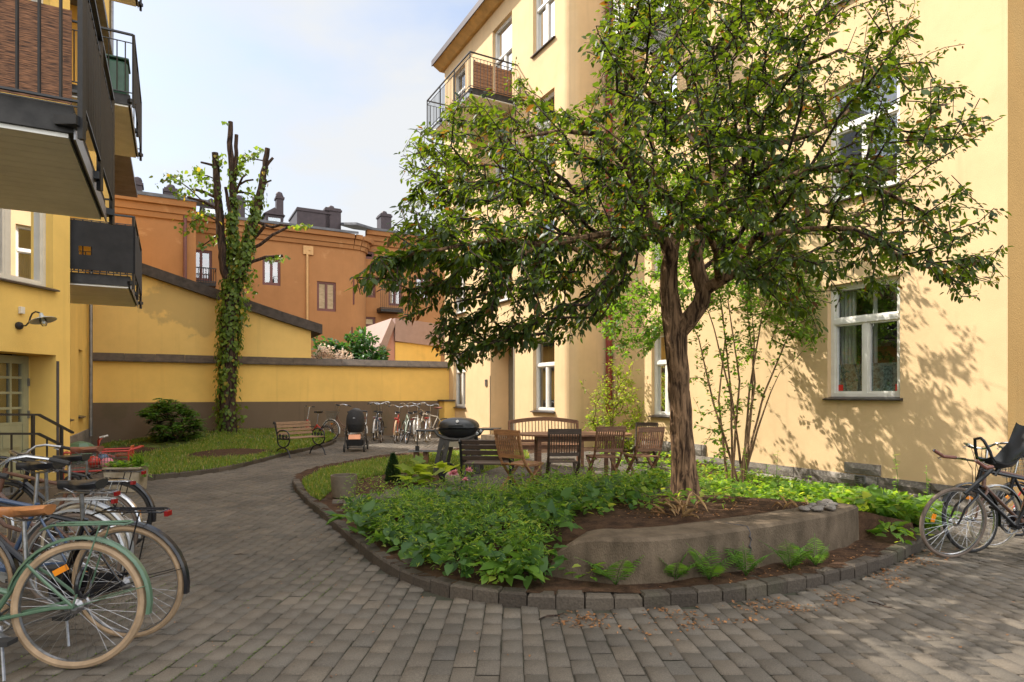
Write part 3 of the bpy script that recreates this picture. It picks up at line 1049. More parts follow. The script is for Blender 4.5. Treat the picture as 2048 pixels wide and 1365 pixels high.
w.build("wall", M['cream_render'], rh)
w = MB(); w.add([W(ANE, BR2 + 0.002, -0.5), W(ANE, 18, -0.5), W(ANE, 18, ZN), W(ANE, BR2 + 0.002, ZN)], [(0, 1, 2, 3)])
w.build("side_wall", M['rough_ochre'], rh)
for i, op in enumerate(fops):
    window(rh, 'b', BR1, +1, op, transom=0.36, curtain=('curtain', [(0.02, 0.45), (0.6, 0.98)], 0.0, 0.62), pane='pane_sky', room=0.5)
for i, op in enumerate(nops):
    if i == 0:
        win0 = window(rh, 'b', BR2, +1, op, transom=0.325, curtain=('curtain', [(0.72, 0.97), (0.42, 0.5)], 0.0, 1.0), film=0.30, pane='pane', fw=0.075)
    elif i % 2 == 0:
        window(rh, 'b', BR2, +1, op, transom=0.36, curtain=('curtain_brown', [(0.05, 0.95)], 0.62, 1.0), pane='pane_sky', fw=0.075)
    else:
        window(rh, 'b', BR2, +1, op, transom=0.36, curtain=('curtain', [(0.02, 0.45)], 0.0, 0.65), pane='pane_sky', room=0.5)
# red stickers low on the near window
pm("red_sticker", (0.6, 0.03, 0.02), 0.4, var=0.1)
zz = nops[0][2]
for u in (a51 - 0.15, a50 + 0.12):
    g = MB(); bx(g, 'b', BR2, u - 0.045, u + 0.045, 0.157, 0.160, zz + 0.14, zz + 0.25)
    g.build("sticker", M['red_sticker'], win0)
g = MB(); bx(g, 'b', BR1, ad0 + 0.02, ad1 - 0.02, depd - 0.005, depd + 0.03, 0.05, zdt - 0.02)
dd = g.build("door", M['grey_paint'], rh)
g = MB(); bx(g, 'b', BR1, ad0 - 0.07, ad0 - 0.002, -0.012, -0.003, 0.0, zdt - 0.15); g.build("corner_guard", M['grey_paint'], rh)
g = MB(); bx(g, 'b', BR1, ad1 + 0.002, ad1 + 0.03, -0.012, -0.003, 0.0, on_b(981, 752, BR1)[1]); g.build("corner_guard", M['dark_strip'], rh)
g = MB(); bx(g, 'b', BR1, ad0 - 0.1, ad1 + 0.1, -0.30, depd - 0.01, 0.0, 0.16); g.build("door_step", M['concrete'], rh)
g = MB(); ai, zi = on_b(973, 766, BR1); bx(g, 'b', BR1, ai - 0.07, ai + 0.07, -0.03, -0.002, zi - 0.11, zi + 0.11)
ic = g.build("intercom", M['zinc'], rh)
g = MB()
for k in range(4): bx(g, 'b', BR1, ai - 0.045, ai + 0.0, -0.036, -0.0302, zi - 0.08 + k * 0.035, zi - 0.06 + k * 0.035)
bx(g, 'b', BR1, ai - 0.045, ai + 0.045, -0.036, -0.0302, zi + 0.05, zi + 0.09)
g.build("button", M['dark_strip'], ic)
# eaves: timber soffit on the far part
e = MB(); e.extrude([W(ARC - 0.35, 9.6, ZR - 0.003 + 0.01), W(ARC - 0.35, BR1 - 0.12, ZR), W(ARC - 0.35, BR1 - 0.42, ZR + 0.18), W(ARC - 0.35, BR1 - 0.42, ZR + 0.26), W(ARC - 0.35, 9.6, ZR + 0.26)], VA * (AFE + 0.2 - ARC + 0.35))
e.build("eaves", M['eave_wood'], rh)
e = MB(); e.abbox(ARC - 0.37, AFE + 0.22, BR1 - 0.46, BR1 - 0.425, ZR + 0.15, ZR + 0.29); e.abbox(ARC - 0.37, AFE + 0.22, BR1 - 0.46, 18.1, ZR + 0.292, ZR + 0.36)
e.build("roof", M['chimney_sheet'], rh)
e = MB(); e.abbox(ANE - 0.2, ARC - 0.38, BR2 - 0.3, 18.1, ZN + 0.003, ZN + 0.2); e.build("roof", M['chimney_sheet'], rh)
e = MB(); e.tube([W(ARC - 0.13, BR2 - 0.13, -0.05), W(ARC - 0.13, BR2 - 0.13, ZR + 0.3)], 0.085, 12)
for z in (1.4, 4.0, 6.6, 9.2, 11.8): e.torus(W(ARC - 0.13, BR2 - 0.13, z), 0.088, 0.013, (0, 0, 1), 14, 6)
e.build("downpipe", M['red_pipe'], rh, smooth=True)
bR = balcony(rh, BR1, 7.67, 16.6, 19.97, 10.25)
bR2 = balcony(rh, BR2, 9.3, 10.7, 12.0, 9.95, open_floor=True)
k = MB()
for (q0, q1) in ((10.72, 11.98),):
    n = 14
    for i in range(n):
        u0 = q0 + (q1 - q0) * i / n; u1 = q0 + (q1 - q0) * (i + 1) / n - 0.008
        k.abbox(u0, u1, 9.27, 9.28, 10.05, 11.0)
k.build("privacy_screen", M['white_paint'], bR2)
# rough stone plinth in blocks
pl = MB()
def stones(a0, a1, z0, z1, b, rows, Lm):
    for rw in range(rows):
        q = a0 + (Lm * 0.5 * (rw % 2)) - Lm
        za, zb = z0 + (z1 - z0) * rw / rows, z0 + (z1 - z0) * (rw + 1) / rows
        while q < a1:
            L = Lm * (0.7 + 0.6 * rnd.random())
            s0, s1 = max(a0, q), min(a1, q + L)
            if s1 - s0 > 0.05:
                o = 0.04 + rnd.random() * 0.03
                nx = 4
                vs = []; base = len(pl.v)
                for iz in range(3):
                    for ix in range(nx + 1):
                        u = s0 + 0.006 + (s1 - s0 - 0.012) * ix / nx
                        z = za + 0.006 + (zb - za - 0.012) * iz / 2
                        ed = (ix in (0, nx)) or iz in (0, 2)
                        vs.append(W(u, b - (o * 0.55 if ed else o + (rnd.random() - 0.3) * 0.035), z))
                fs = [(iz * (nx + 1) + ix, iz * (nx + 1) + ix + 1, (iz + 1) * (nx + 1) + ix + 1, (iz + 1) * (nx + 1) + ix) for iz in range(2) for ix in range(nx)]
                n0 = len(vs)
                ring = [0 * (nx + 1) + ix for ix in range(nx + 1)] + [(nx + 1) + nx] + [2 * (nx + 1) + ix for ix in range(nx, -1, -1)] + [(nx + 1)]
                back = []
                for i in ring:
                    p = vs[i]; aa, bb = AB(p)
                    back.append(W(aa, b - 0.002, p.z))
                vs += back
                for i in range(len(ring)):
                    j = (i + 1) % len(ring)
                    fs.append((ring[i], ring[j], n0 + j, n0 + i))
                pl.add(vs, fs)
            q += L
stones(ANE + 0.01, 10.2, -0.5, 0.10, BR2, 3, 0.75)
stones(10.2, ARC - 0.2, -0.4, 0.36, BR2, 3, 0.7)
va0, va1 = sorted((on_b(1690, 940, BR2)[0], on_b(1763, 940, BR2)[0]))
stones(va0, va1, 0.105, 0.30, BR2, 1, 5.0)
pl.build("stone_plinth", M['plinth_stone'], rh)
g = MB()
av, zv = on_b(1727, 959, BR2)
bx(g, 'b', BR2, av - 0.09, av + 0.09, -0.115, -0.09, zv - 0.07, zv + 0.07)
vt = g.build("vent", M['zinc'], rh)
g = MB()
for k in range(4): bx(g, 'b', BR2, av - 0.07, av + 0.07, -0.122, -0.1155, zv - 0.055 + k * 0.033, zv - 0.04 + k * 0.033)
g.build("vent_slat", M['dark_strip'], vt)

# ================================================================ orange house behind
oh = thing("orange_apartment_house", "tall orange brick-rendered house with slate roof and dark red windows beyond the garden wall", "house", W(38, 5, 0), THETA)
w = MB()
AW1, AW2, AW3 = 33.0, 38.0, 39.2
b10 = on_a(222, 500, AW1)[0]; b11, z1e = on_a(392, 425, AW1)
b20 = on_a(380, 500, AW2)[0]; b21, z2e = on_a(706, 482, AW2)
b31 = on_a(1010, 480, AW3)[0]; z3e = on_a(780, 480, AW3)[1]
z2e = on_a(590, 470, AW2)[1]
ops1 = []
ops2 = px_ops_a(AW2, [(380, 500, 424, 562), (525, 518, 561, 571), (634, 564, 672, 623), (450, 505, 490, 565)], 0.12)
ops3 = px_ops_a(AW3, [(722, 550, 751, 595), (722, 634, 751, 692), (777, 554, 804, 612), (722, 503, 749, 518), (795, 511, 820, 526), (830, 555, 860, 600), (890, 555, 920, 600)], 0.12)
wall(w, 'a', AW1, b10, b11, 0, z1e, ops1, +1)
w.add([W(AW1, b11, 0), W(AW2, b11, 0), W(AW2, b11, z1e), W(AW1, b11, z1e)], [(0, 1, 2, 3)])
wall(w, 'a', AW2, b11, b21, 0, z2e, ops2, +1)
rr = AW3 - AW2
arcp = [(AW2 + rr - rr * math.cos(math.pi / 2 * i / 8), b21 + rr * 0.9 * math.sin(math.pi / 2 * i / 8)) for i in range(9)]
for i in range(8):
    p, q = arcp[i], arcp[i + 1]
    w.add([W(p[0], p[1], 0), W(q[0], q[1], 0), W(q[0], q[1], z2e), W(p[0], p[1], z2e)], [(0, 1, 2, 3)])
wall(w, 'a', AW3, arcp[-1][1], b31, 0, z3e, ops3, +1)
w.build("wall", M['orange_render'], oh)
# cornices
cn = MB()
def cornice(line, z):
    for i in range(len(line) - 1):
        p, q = W(*line[i], 0), W(*line[i + 1], 0)
        d = (q - p)
        out = Vector((d.y, -d.x, 0)).normalized()
        for (o, z0, z1) in ((0.10, z - 0.95, z - 0.70), (0.22, z - 0.697, z - 0.38), (0.42, z - 0.377, z - 0.10)):
            cn.extrude([p + Vector((0, 0, z0)), p + out * o + Vector((0, 0, z0 + 0.02)), p + out * (o + 0.06) + Vector((0, 0, z1)), p + Vector((0, 0, z1))], d)
cornice([(AW1, b10), (AW1, b11)], z1e + 0.45)
cornice([(AW2, b11), (AW2, b21)] , z2e + 0.45)
for i in range(0, 8, 2): cornice([arcp[i], arcp[i + 2]], z2e + 0.45)
cornice([(AW3, arcp[-1][1]), (AW3, b31)], z3e + 0.45)
cn.build("cornice", M['orange_render'], oh)
rf = MB()
def roofslab(line, z, run, rise):
    for i in range(len(line) - 1):
        p, q = W(*line[i], z), W(*line[i + 1], z)
        out = -VA * 0.55
        up = VA * run + Vector((0, 0, rise))
        rf.add([p + out, q + out, q + up, p + up, p + out - Vector((0, 0, 0.14)), q + out - Vector((0, 0, 0.14)), q + up - Vector((0, 0, 0.14)), p + up - Vector((0, 0, 0.14))],
               [(0, 1, 2, 3), (4, 7, 6, 5), (0, 4, 5, 1), (1, 5, 6, 2), (2, 6, 7, 3), (3, 7, 4, 0)])
roofslab([(AW1, b10), (AW1, b11 + 0.5)], z1e + 0.5, 6, 1.55)
roofslab([(AW2, b11 + 0.1), (AW2, b21 + 0.2)], z2e + 0.5, 5, 1.35)
roofslab([(AW2 + 0.5, b21 + 0.2), (AW3, arcp[-1][1] + 0.4), (AW3, b31)], z3e + 0.5, 4.5, 1.2)
rf.build("roof", M['slate'], oh)
for i, op in enumerate(ops2 + ops3):
    nm = {0: ('red_blind', [(0.05, 0.95)], 0.1, 0.75), 1: ('red_blind', [(0.05, 0.95)], 0.5, 1.0)}.get(i, ('facade_reflection', [(0.03, 0.97)], 0.0, 1.0))  # remaining panes get a painted facade reflection behind the glass
    small = (op[3] - op[2]) < 0.8
    window(oh, 'a', AW2 if i < len(ops2) else AW3, +1, op, paint='oxide_paint', transom=0.3 if i == len(ops2) + 1 else 0, mull=0 if small else 1,
           curtain=None if small else nm, pane='pane_sky', room=0.5, sill=False, fw=0.1)
# windows on the rounded corner
for (x, y0, y1) in ((709, 556, 610), (706, 664, 702)):
    bq, zq = on_a(x, (y0 + y1) / 2, AW2 + 0.25)
    p = W(AW2 + 0.22, bq, 0)
    f = MB(); f.box((p.x, p.y, zq), (0.55, 0.16, 1.7), Matrix.Rotation(THETA + 0.9, 3, 'Z')); fo = f.build("window", M['oxide_paint'], oh)
    f = MB(); q = p + Vector((math.sin(THETA + 0.9), -math.cos(THETA + 0.9), 0)) * 0.082
    f.box((q.x, q.y, zq), (0.38, 0.01, 1.5), Matrix.Rotation(THETA + 0.9, 3, 'Z')); f.build("pane", M['pane_sky'], fo)


def roofbox(name, x0, y0, x1, y1, a, depth, mat, cap=True, parent=oh):
    b0, zt = on_a(x0, y0, a); b1, zb = on_a(x1, y1, a)
    f = MB(); f.abbox(a, a + depth, b0, b1, zb - 0.4, zt)
    if cap: f.abbox(a - 0.06, a + depth + 0.06, b0 - 0.06, b1 + 0.06, zt - 0.22, zt - 0.10)
    return f.build(name, M[mat], parent), (b0, b1, zb, zt)

for (x0, y0, x1, y1, a, dp) in ((264, 360, 284, 388, 36.5, 0.8), (328, 374, 355, 405, 36.0, 0.9), (553, 390, 567, 430, 41.5, 0.6), (762, 426, 783, 466, 43.5, 1.0),
                                (651, 414, 682, 452, 42.0, 1.2), (468, 395, 490, 430, 41.0, 0.9), (505, 398, 520, 430, 42.0, 0.6)):
    ch, q = roofbox("chimney", x0, y0, x1, y1, a, dp, 'chimney_sheet')
    f = MB(); bm_ = (q[0] + q[1]) / 2
    f.lathe(W(a + dp / 2, bm_, q[3] + 0.002), [(0.22, 0), (0.22, 0.12), (0.17, 0.24), (0.05, 0.3)], 12)
    f.build("chimney_cowl", M['chimney_sheet'], ch, smooth=True)
roofbox("lift_house", 594, 414, 660, 455, 42.0, 3.0, 'chimney_sheet', cap=True)
for (x0, y0, x1, y1, a) in ((531, 428, 566, 462, 39.3), (405, 410, 440, 440, 39.6)):
    dm, q = roofbox("dormer", x0, y0, x1, y1, a, 2.5, 'chimney_sheet', cap=False)
    f = MB(); bm_ = (q[0] + q[1]) / 2
    f.extrude([W(a - 0.12, q[0] - 0.12, q[3] + 0.003), W(a - 0.12, q[1] + 0.12, q[3] + 0.003), W(a - 0.12, bm_, q[3] + 0.42)], VA * 2.6); f.build("dormer_roof", M['chimney_sheet'], dm)
    f = MB(); f.abbox(a - 0.03, a - 0.004, bm_ - 0.34, bm_ + 0.34, q[2] + 0.25, q[3] - 0.18); f.build("pane", M['pane_sky'], dm)
f = MB(); f.abbox(39.0, 40.0, on_a(610, 458, 39)[0], on_a(697, 470, 39)[0], on_a(650, 472, 39)[1], on_a(650, 460, 39)[1]); f.build("solar_panel", M['dark_strip'], oh)
f = MB(); b0, z0 = on_a(370, 560, AW1); f.tube([W(AW1 - 0.12, b0, 1), W(AW1 - 0.12, b0, z1e)], 0.08, 10)
f.build("downpipe", M['oxide_paint'], oh, smooth=True)
f = MB(); b0, z0 = on_a(719, 560, AW3 - 0.1); f.tube([W(AW3 - 0.45, b0, 1), W(AW3 - 0.45, b0, z2e - 0.6)], 0.05, 10)
f.build("downpipe", M['oxide_paint'], oh, smooth=True)
pm("ochre_metal", (0.62, 0.36, 0.14), 0.5, var=0.08)
f = MB(); b0, z0 = on_a(614, 628, AW2); _, z1 = on_a(614, 508, AW2); f.tube([W(AW2 - 0.07, b0, z0 - 1), W(AW2 - 0.07, b0, z1)], 0.07, 10)
b0, z0 = on_a(606, 509, AW2); b1, z1 = on_a(626, 494, AW2); f.abbox(AW2 - 0.10, AW2 - 0.004, b0, b1, z0, z1)
f.lathe(W(AW2 - 0.13, (b0 + b1) / 2 + 0.08, (z0 + z1) / 2 + 0.03), [(0.05, -0.02), (0.05, 0.05)], 10, axis=VA)
f.build("vent_pipe", M['ochre_metal'], oh)
for (x0, x1, yb, yt, a) in ((376, 432, 562, 538, AW2), (762, 806, 617, 583, AW3)):
    b0, zb = on_a(x0, yb, a - 0.9); b1, zt = on_a(x1, yt, a - 0.9)
    f = MB(); f.abbox(a - 0.9, a - 0.004, b0, b1, zb - 0.18, zb)
    bl = f.build("balcony", M['balcony_edge'], oh)
    f = MB()
    for z in (zb + 0.05, zt): f.bar(W(a - 0.87, b0, z), W(a - 0.87, b1, z), 0.05, 0.05); f.bar(W(a - 0.87, b0, z), W(a - 0.03, b0, z), 0.05, 0.05); f.bar(W(a - 0.87, b1, z), W(a - 0.03, b1, z), 0.05, 0.05)
    n = 11
    for i in range(n + 1):
        bb = b0 + (b1 - b0) * i / n; f.bar(W(a - 0.87, bb, zb), W(a - 0.87, bb, zt), 0.025, 0.025)
    f.build("railing", M['black_iron'], bl)

# small pink gable behind the garden wall
ph = thing("pink_outhouse", "small pink outhouse with pale sloping bargeboard peeping over the garden wall", "outhouse", W(27, 11, 0), THETA)
AP = 27.0
pA, zPA = on_a(745, 722, AP); pB, zPB = on_a(783, 640, AP); pC, zPC = on_a(880, 655, AP)
w = MB(); w.extrude([W(AP, pA + 0.25, 0), W(AP, pC, 0), W(AP, pC, zPC - 0.3), W(AP, pB, zPB - 0.35), W(AP, pA + 0.25, zPA)], VA * 4)
w.build("wall", M['pink_render'], ph)
w = MB()
w.extrude([W(AP - 0.2, pA - 0.15, zPA - 0.3), W(AP - 0.2, pA + 0.25, zPA - 0.3), W(AP - 0.2, pB + 0.1, zPB - 0.25), W(AP - 0.2, pB - 0.05, zPB + 0.05)], VA * 4.4)
w.extrude([W(AP - 0.2, pB + 0.105, zPB - 0.95), W(AP - 0.2, pC + 0.3, zPC - 0.95), W(AP - 0.2, pC + 0.3, zPC + 0.1), W(AP - 0.2, pB + 0.105, zPB + 0.06)], VA * 4.4)
pm("pink_board", (0.36, 0.245, 0.21), 0.6, var=0.06)
w.build("roof", M['pink_board'], ph)
w = MB(); w.abbox(AP - 0.08, AP - 0.004, pB + 0.15, pC, 2.0, zPB - 1.0); w.build("yellow_panel", M['yellow_render'], ph)

# ================================================================ ground, paving, islands
def poly_px(pts, z=0.0):
    out = []
    for p in pts:
        g = GP(p[0], p[1], z)
        out.append((g.x, g.y))
    return out


def inside(px_, py_, poly):
    x = np.asarray(px_, float); y = np.asarray(py_, float)
    r = np.zeros(x.shape, bool)
    n = len(poly)
    for i in range(n):
        x0, y0 = poly[i]; x1, y1 = poly[(i + 1) % n]
        c = ((y0 > y) != (y1 > y)) & (x < (x1 - x0) * (y - y0) / (y1 - y0 + 1e-12) + x0)
        r ^= c
    return r


def smooth_line(pts, step):
    """Catmull-Rom through points, resampled at equal arc steps"""
    P = [Vector((p[0], p[1], 0)) for p in pts]
    P = [P[0] * 2 - P[1]] + P + [P[-1] * 2 - P[-2]]
    dense = []
    for i in range(1, len(P) - 2):
        for k in range(12):
            t = k / 12
            a, b, c, d = P[i - 1], P[i], P[i + 1], P[i + 2]
            dense.append(0.5 * ((2 * b) + (c - a) * t + (2 * a - 5 * b + 4 * c - d) * t * t + (3 * b - a - 3 * c + d) * t ** 3))
    dense.append(P[-2])
    out = [dense[0]]; acc = 0
    for i in range(1, len(dense)):
        seg = (dense[i] - dense[i - 1]).length
        while acc + seg >= step:
            f = (step - acc) / seg
            q = dense[i - 1].lerp(dense[i], f)
            out.append(q); dense[i - 1] = q
            seg = (dense[i] - q).length; acc = 0
        acc += seg
    return out


KERB_PX = [(640, 940), (610, 948), (590, 958), (584, 968), (592, 985), (612, 1008), (640, 1032), (672, 1062), (708, 1095), (748, 1128), (800, 1160),
           (870, 1186), (960, 1205), (1075, 1215), (1200, 1218), (1320, 1215), (1440, 1205), (1560, 1187), (1660, 1167), (1740, 1145), (1800, 1120), (1838, 1096), (1852, 1076)]
kerb_pts = poly_px(KERB_PX)
kerb_line = smooth_line(kerb_pts, 0.205)
back_right = [tuple(W(a, b)[:2]) for a, b in ((3.9, 7.3), (4.7, 9.0), (5.2, 10.45), (11.5, 10.45), (13.6, 10.4), (13.7, 9.0))]
lawn_back = poly_px([(1040, 893), (960, 897), (900, 904), (830, 911), (760, 918), (700, 928)])
island = [(p.x, p.y) for p in kerb_line] + back_right + lawn_back
LAWN_KERB_PX = [(262, 966), (300, 961), (350, 956), (400, 950), (440, 944), (480, 936), (520, 926), (560, 915), (600, 905), (640, 897), (664, 890), (672, 884)]
lk_line = smooth_line(poly_px(LAWN_KERB_PX), 0.42)
left_lawn = [(p.x, p.y) for p in lk_line] + poly_px([(660, 876), (640, 872)]) + [tuple(W(ABW - 0.05, b)[:2]) for b in (5.0, 2.0, -1.5)] + poly_px([(200, 900), (235, 940)])

# base sheet
xs = sorted(set([-200, -100, -50, -30, -20] + [i * 0.6 - 15 for i in range(51)] + [20, 30, 50, 100, 200]))
ys = sorted(set([-60, -30, -15, -8] + [i * 0.6 - 5 for i in range(51)] + [30, 40, 60, 100, 200, 350]))
gm = MB()
gm.v = [Vector((x, y, ground_z(x, y) - 0.014)) for y in ys for x in xs]
nx = len(xs)
for j in range(len(ys) - 1):
    for i in range(nx - 1):
        gm.f.append((j * nx + i, j * nx + i + 1, (j + 1) * nx + i + 1, (j + 1) * nx + i)); gm.m.append(0)
go = gm.build("ground", M['joint_sand'], smooth=True)
tag(go, "sandy joints and earth below the courtyard paving", "ground", kind="structure")


def pavers(name, cx, cy, hw, hl, ang, zfun, mat, chamfer=0.006, gap=0.0025, tilt=0.0016):
    n = len(cx)
    ca, sa = np.cos(ang), np.sin(ang)
    V = np.zeros((n, 8, 3))
    loc = np.array([(-1, -1), (1, -1), (1, 1), (-1, 1)], float)
    zc = zfun(cx, cy)
    hz = nrnd.normal(0, tilt, (n, 4)) + nrnd.normal(0, 0.0015, (n, 1))
    for k in range(4):
        for lv, (ins, dz) in enumerate(((gap + chamfer, 0.0), (gap, -0.013))):
            lx = loc[k, 0] * (hw - ins) + nrnd.normal(0, 0.0012, n); ly = loc[k, 1] * (hl - ins) + nrnd.normal(0, 0.0012, n)
            V[:, lv * 4 + k, 0] = cx + lx * ca - ly * sa
            V[:, lv * 4 + k, 1] = cy + lx * sa + ly * ca
            V[:, lv * 4 + k, 2] = zc + dz + (hz[:, k] if lv == 0 else 0)
    F = np.array([(0, 1, 2, 3), (4, 5, 1, 0), (5, 6, 2, 1), (6, 7, 3, 2), (7, 4, 0, 3)])
    Fa = (np.arange(n)[:, None, None] * 8 + F[None]).reshape(-1, 4)
    return np_object(name, V.reshape(-1, 3), Fa, mat)


gz_vec = np.vectorize(ground_z)
pw, plen = 0.132, 0.186


def warp(u, v):                                   # the courses fan slightly, as laid round the island
    return u * (1 - 0.1375 * np.tanh((v - 3.3) / 2.5)), v


def courses(name, cu, cv, hw, hl, mat, gap=0.0028, ch=0.006, tilt=0.0020):
    n = len(cu)
    V = np.zeros((n, 8, 3))
    loc = ((-1, -1), (1, -1), (1, 1), (-1, 1))
    hz = nrnd.normal(0, tilt, (n, 4)) + nrnd.normal(0, 0.002, (n, 1))
    du, dv = nrnd.normal(0, 0.0016, n), nrnd.normal(0, 0.002, n)
    for k in range(4):
        for lv, (ins, dz) in enumerate(((gap + ch, 0.0), (gap, -0.009))):
            x, y = warp(cu + du + loc[k][0] * (hw - ins) + nrnd.normal(0, 0.0012, n), cv + dv + loc[k][1] * (hl - ins - 0.0030) + nrnd.normal(0, 0.0012, n))
            V[:, lv * 4 + k, 0], V[:, lv * 4 + k, 1] = x, y
            V[:, lv * 4 + k, 2] = gz_vec(x, y) + dz + (hz[:, k] if lv == 0 else 0)
    F = np.array([(0, 1, 2, 3), (4, 5, 1, 0), (5, 6, 2, 1), (6, 7, 3, 2), (7, 4, 0, 3)])
    return np_object(name, V.reshape(-1, 3), (np.arange(n)[:, None, None] * 8 + F[None]).reshape(-1, 4), mat)


U, R_ = np.meshgrid(np.arange(-150, 150), np.arange(7, 128))
cv_ = ((R_ + 0.5 * (U % 2)) * plen).ravel(); cu_ = (U * pw).ravel()
xx, yy = warp(cu_, cv_)
aa = xx * VA.x + yy * VA.y; bb = xx * VB.x + yy * VB.y
keep = (np.abs(xx) < 0.88 * yy + 1.2) & (aa < ABW - 0.05) & (bb < BR2 - 0.05) & ((bb > BL + 0.05) | ((aa > ACOR) & (bb > BL2 + 0.1)) | ((aa < ACOR) & ((xx - N0.x) * NN.x + (yy - N0.y) * NN.y > 0.03))) & ~((bb > BR1 - 0.05) & (aa > ARC))
keep &= ~inside(xx, yy, island) & ~inside(xx, yy, left_lawn)
pv = courses("paving", cu_[keep], cv_[keep], pw / 2, plen / 2, M['paver'])
tag(pv, "grey brown courtyard paving of staggered rectangular pavers", "paving", kind="structure")


def kerb(name, line, rows, label, lawnside=1):
    k = MB()
    n = len(line)
    for i in range(n - 1):
        p, q = line[i], line[i + 1]
        d = (q - p); L = d.length; d.normalize()
        nrm = Vector((-d.y, d.x, 0)) * lawnside
        zc = (ground_z(p.x, p.y) + ground_z(q.x, q.y)) / 2
        off = 0.0
        for r_, (wd, h) in enumerate(rows):
            c = (p + q) / 2 + nrm * (off + wd / 2) + d * ((0.5 * L if r_ % 2 else 0))
            hh = h + (rnd.random() - 0.5) * 0.02
            sh = 1.0 - 0.02 * r_
            R = Matrix.Rotation(math.atan2(d.y, d.x) + (rnd.random() - 0.5) * 0.08, 3, 'Z')
            x, y = (L * sh - 0.010) / 2, (wd - 0.008) / 2
            lv = [(-0.05, 1, 1), (hh - 0.016, 1, 1), (hh, 1 - 0.014 / x, 1 - 0.014 / y)]
            vs = []
            for (z, fx, fy) in lv:
                for (sx_, sy_) in ((-1, -1), (1, -1), (1, 1), (-1, 1)):
                    vs.append(R @ Vector((sx_ * x * fx, sy_ * y * fy, 0)) + c + Vector((0, 0, zc + z + (rnd.random() - 0.5) * 0.004)))
            fs = [(8, 9, 10, 11)]
            for b0 in (0, 4):
                for e in range(4): fs.append((b0 + e, b0 + (e + 1) % 4, b0 + 4 + (e + 1) % 4, b0 + 4 + e))
            k.add(vs, fs)
            off += wd
    o = k.build(name, M['kerb_stone'])
    return tag(o, label, "kerb", kind="structure")


# thin flush edging at the far end of the island, then the raised double kerb round the front
i0 = min(range(len(kerb_line)), key=lambda i: (kerb_line[i] - Vector((*kerb_pts[3], 0))).length)
kerb("kerb", kerb_line[i0:], [(0.125, 0.088), (0.125, 0.074)], "double row of raised kerb stones round the planted island")
kerb("kerb", lk_line, [(0.11, 0.09)], "low kerb along the left hand lawn")

TREE = PT(1372, 1000, 6.85); TREE.z = 0.33
RW_OUT = [(1092, 1148), (1150, 1157), (1260, 1165), (1380, 1155), (1500, 1134), (1600, 1114), (1680, 1094), (1722, 1076)]
rw_line = smooth_line(poly_px(RW_OUT, 0.10), 0.05)


def rw_y(x):
    if x <= rw_line[0].x: return rw_line[0].y + 0.1
    for i in range(len(rw_line) - 1):
        p, q = rw_line[i], rw_line[i + 1]
        if p.x <= x <= q.x: return p.y + (q.y - p.y) * (x - p.x) / max(1e-6, q.x - p.x)
    return rw_line[-1].y


def island_z(x, y):
    z = 0.085
    a, b = x * VA.x + y * VA.y, x * VB.x + y * VB.y
    z += ground_z(x, y) * 0.8
    if y > rw_y(x) + 0.12:
        d = math.hypot((x - 2.0) / 2.6, (y - 6.1) / 1.9)
        z += 0.27 * (1 - sstep(0.45, 1.15, d))
    return z


def sheet(name, poly, zfun, step, mat, inset=0.06, label=None, cat=None, kind="structure"):
    P = np.array(poly)
    c = P.mean(0)
    x0, y0 = P.min(0); x1, y1 = P.max(0)
    gx = np.arange(x0, x1 + step, step); gy = np.arange(y0, y1 + step, step)
    X, Y = np.meshgrid(gx, gy)
    ins = inside(X, Y, poly)
    idx = -np.ones(X.shape, int)
    V = []; F = []
    need = np.zeros(X.shape, bool)
    cell = ins[:-1, :-1] | ins[1:, :-1] | ins[:-1, 1:] | ins[1:, 1:]
    full = ins[:-1, :-1] & ins[1:, :-1] & ins[:-1, 1:] & ins[1:, 1:]
    use = full
    for j, i in zip(*np.nonzero(use)):
        q = []
        for (dj, di) in ((0, 0), (0, 1), (1, 1), (1, 0)):
            if idx[j + dj, i + di] < 0:
                idx[j + dj, i + di] = len(V)
                x, y = X[j + dj, i + di], Y[j + dj, i + di]
                V.append((x, y, zfun(x, y)))
            q.append(idx[j + dj, i + di])
        F.append(q)
    o = np_object(name, V, F, mat, smooth=True)
    return tag(o, label, cat, kind=kind)


def noisy(f, amp, sc):
    return lambda x, y: f(x, y) + amp * mnoise.noise(Vector((x * sc, y * sc, 0.3))) + amp * 0.5 * mnoise.noise(Vector((x * sc * 2.7, y * sc * 2.7, 1.3)))


sheet("soil", island, noisy(island_z, 0.014, 4.0), 0.07, M['soil'], label="dark bare soil of the planted island", cat="soil")


def lawn_z(x, y):
    a, b = x * VA.x + y * VA.y, x * VB.x + y * VB.y
    return 0.085 + 0.24 * sstep(17.0, 21.0, a) * sstep(-1.5, 1.0, b) * (1 - sstep(3.6, 5.6, b))


sheet("lawn", left_lawn, noisy(lawn_z, 0.015, 2.5), 0.10, M['lawn_soil'], label="turf base of the left hand lawn", cat="lawn")
lawn2_poly = poly_px([(612, 958), (604, 968), (618, 990), (640, 1003), (660, 985), (700, 962), (780, 948), (850, 945), (905, 958), (960, 950), (1010, 932), (1060, 918), (1050, 897), (1000, 897), (900, 906), (830, 913), (760, 920), (700, 930), (645, 942)], 0.09)
sheet("lawn", lawn2_poly, noisy(lambda x, y: island_z(x, y) + 0.012, 0.008, 3.0), 0.10, M['lawn_soil'], label="turf base of the small lawn behind the barbecue", cat="lawn")
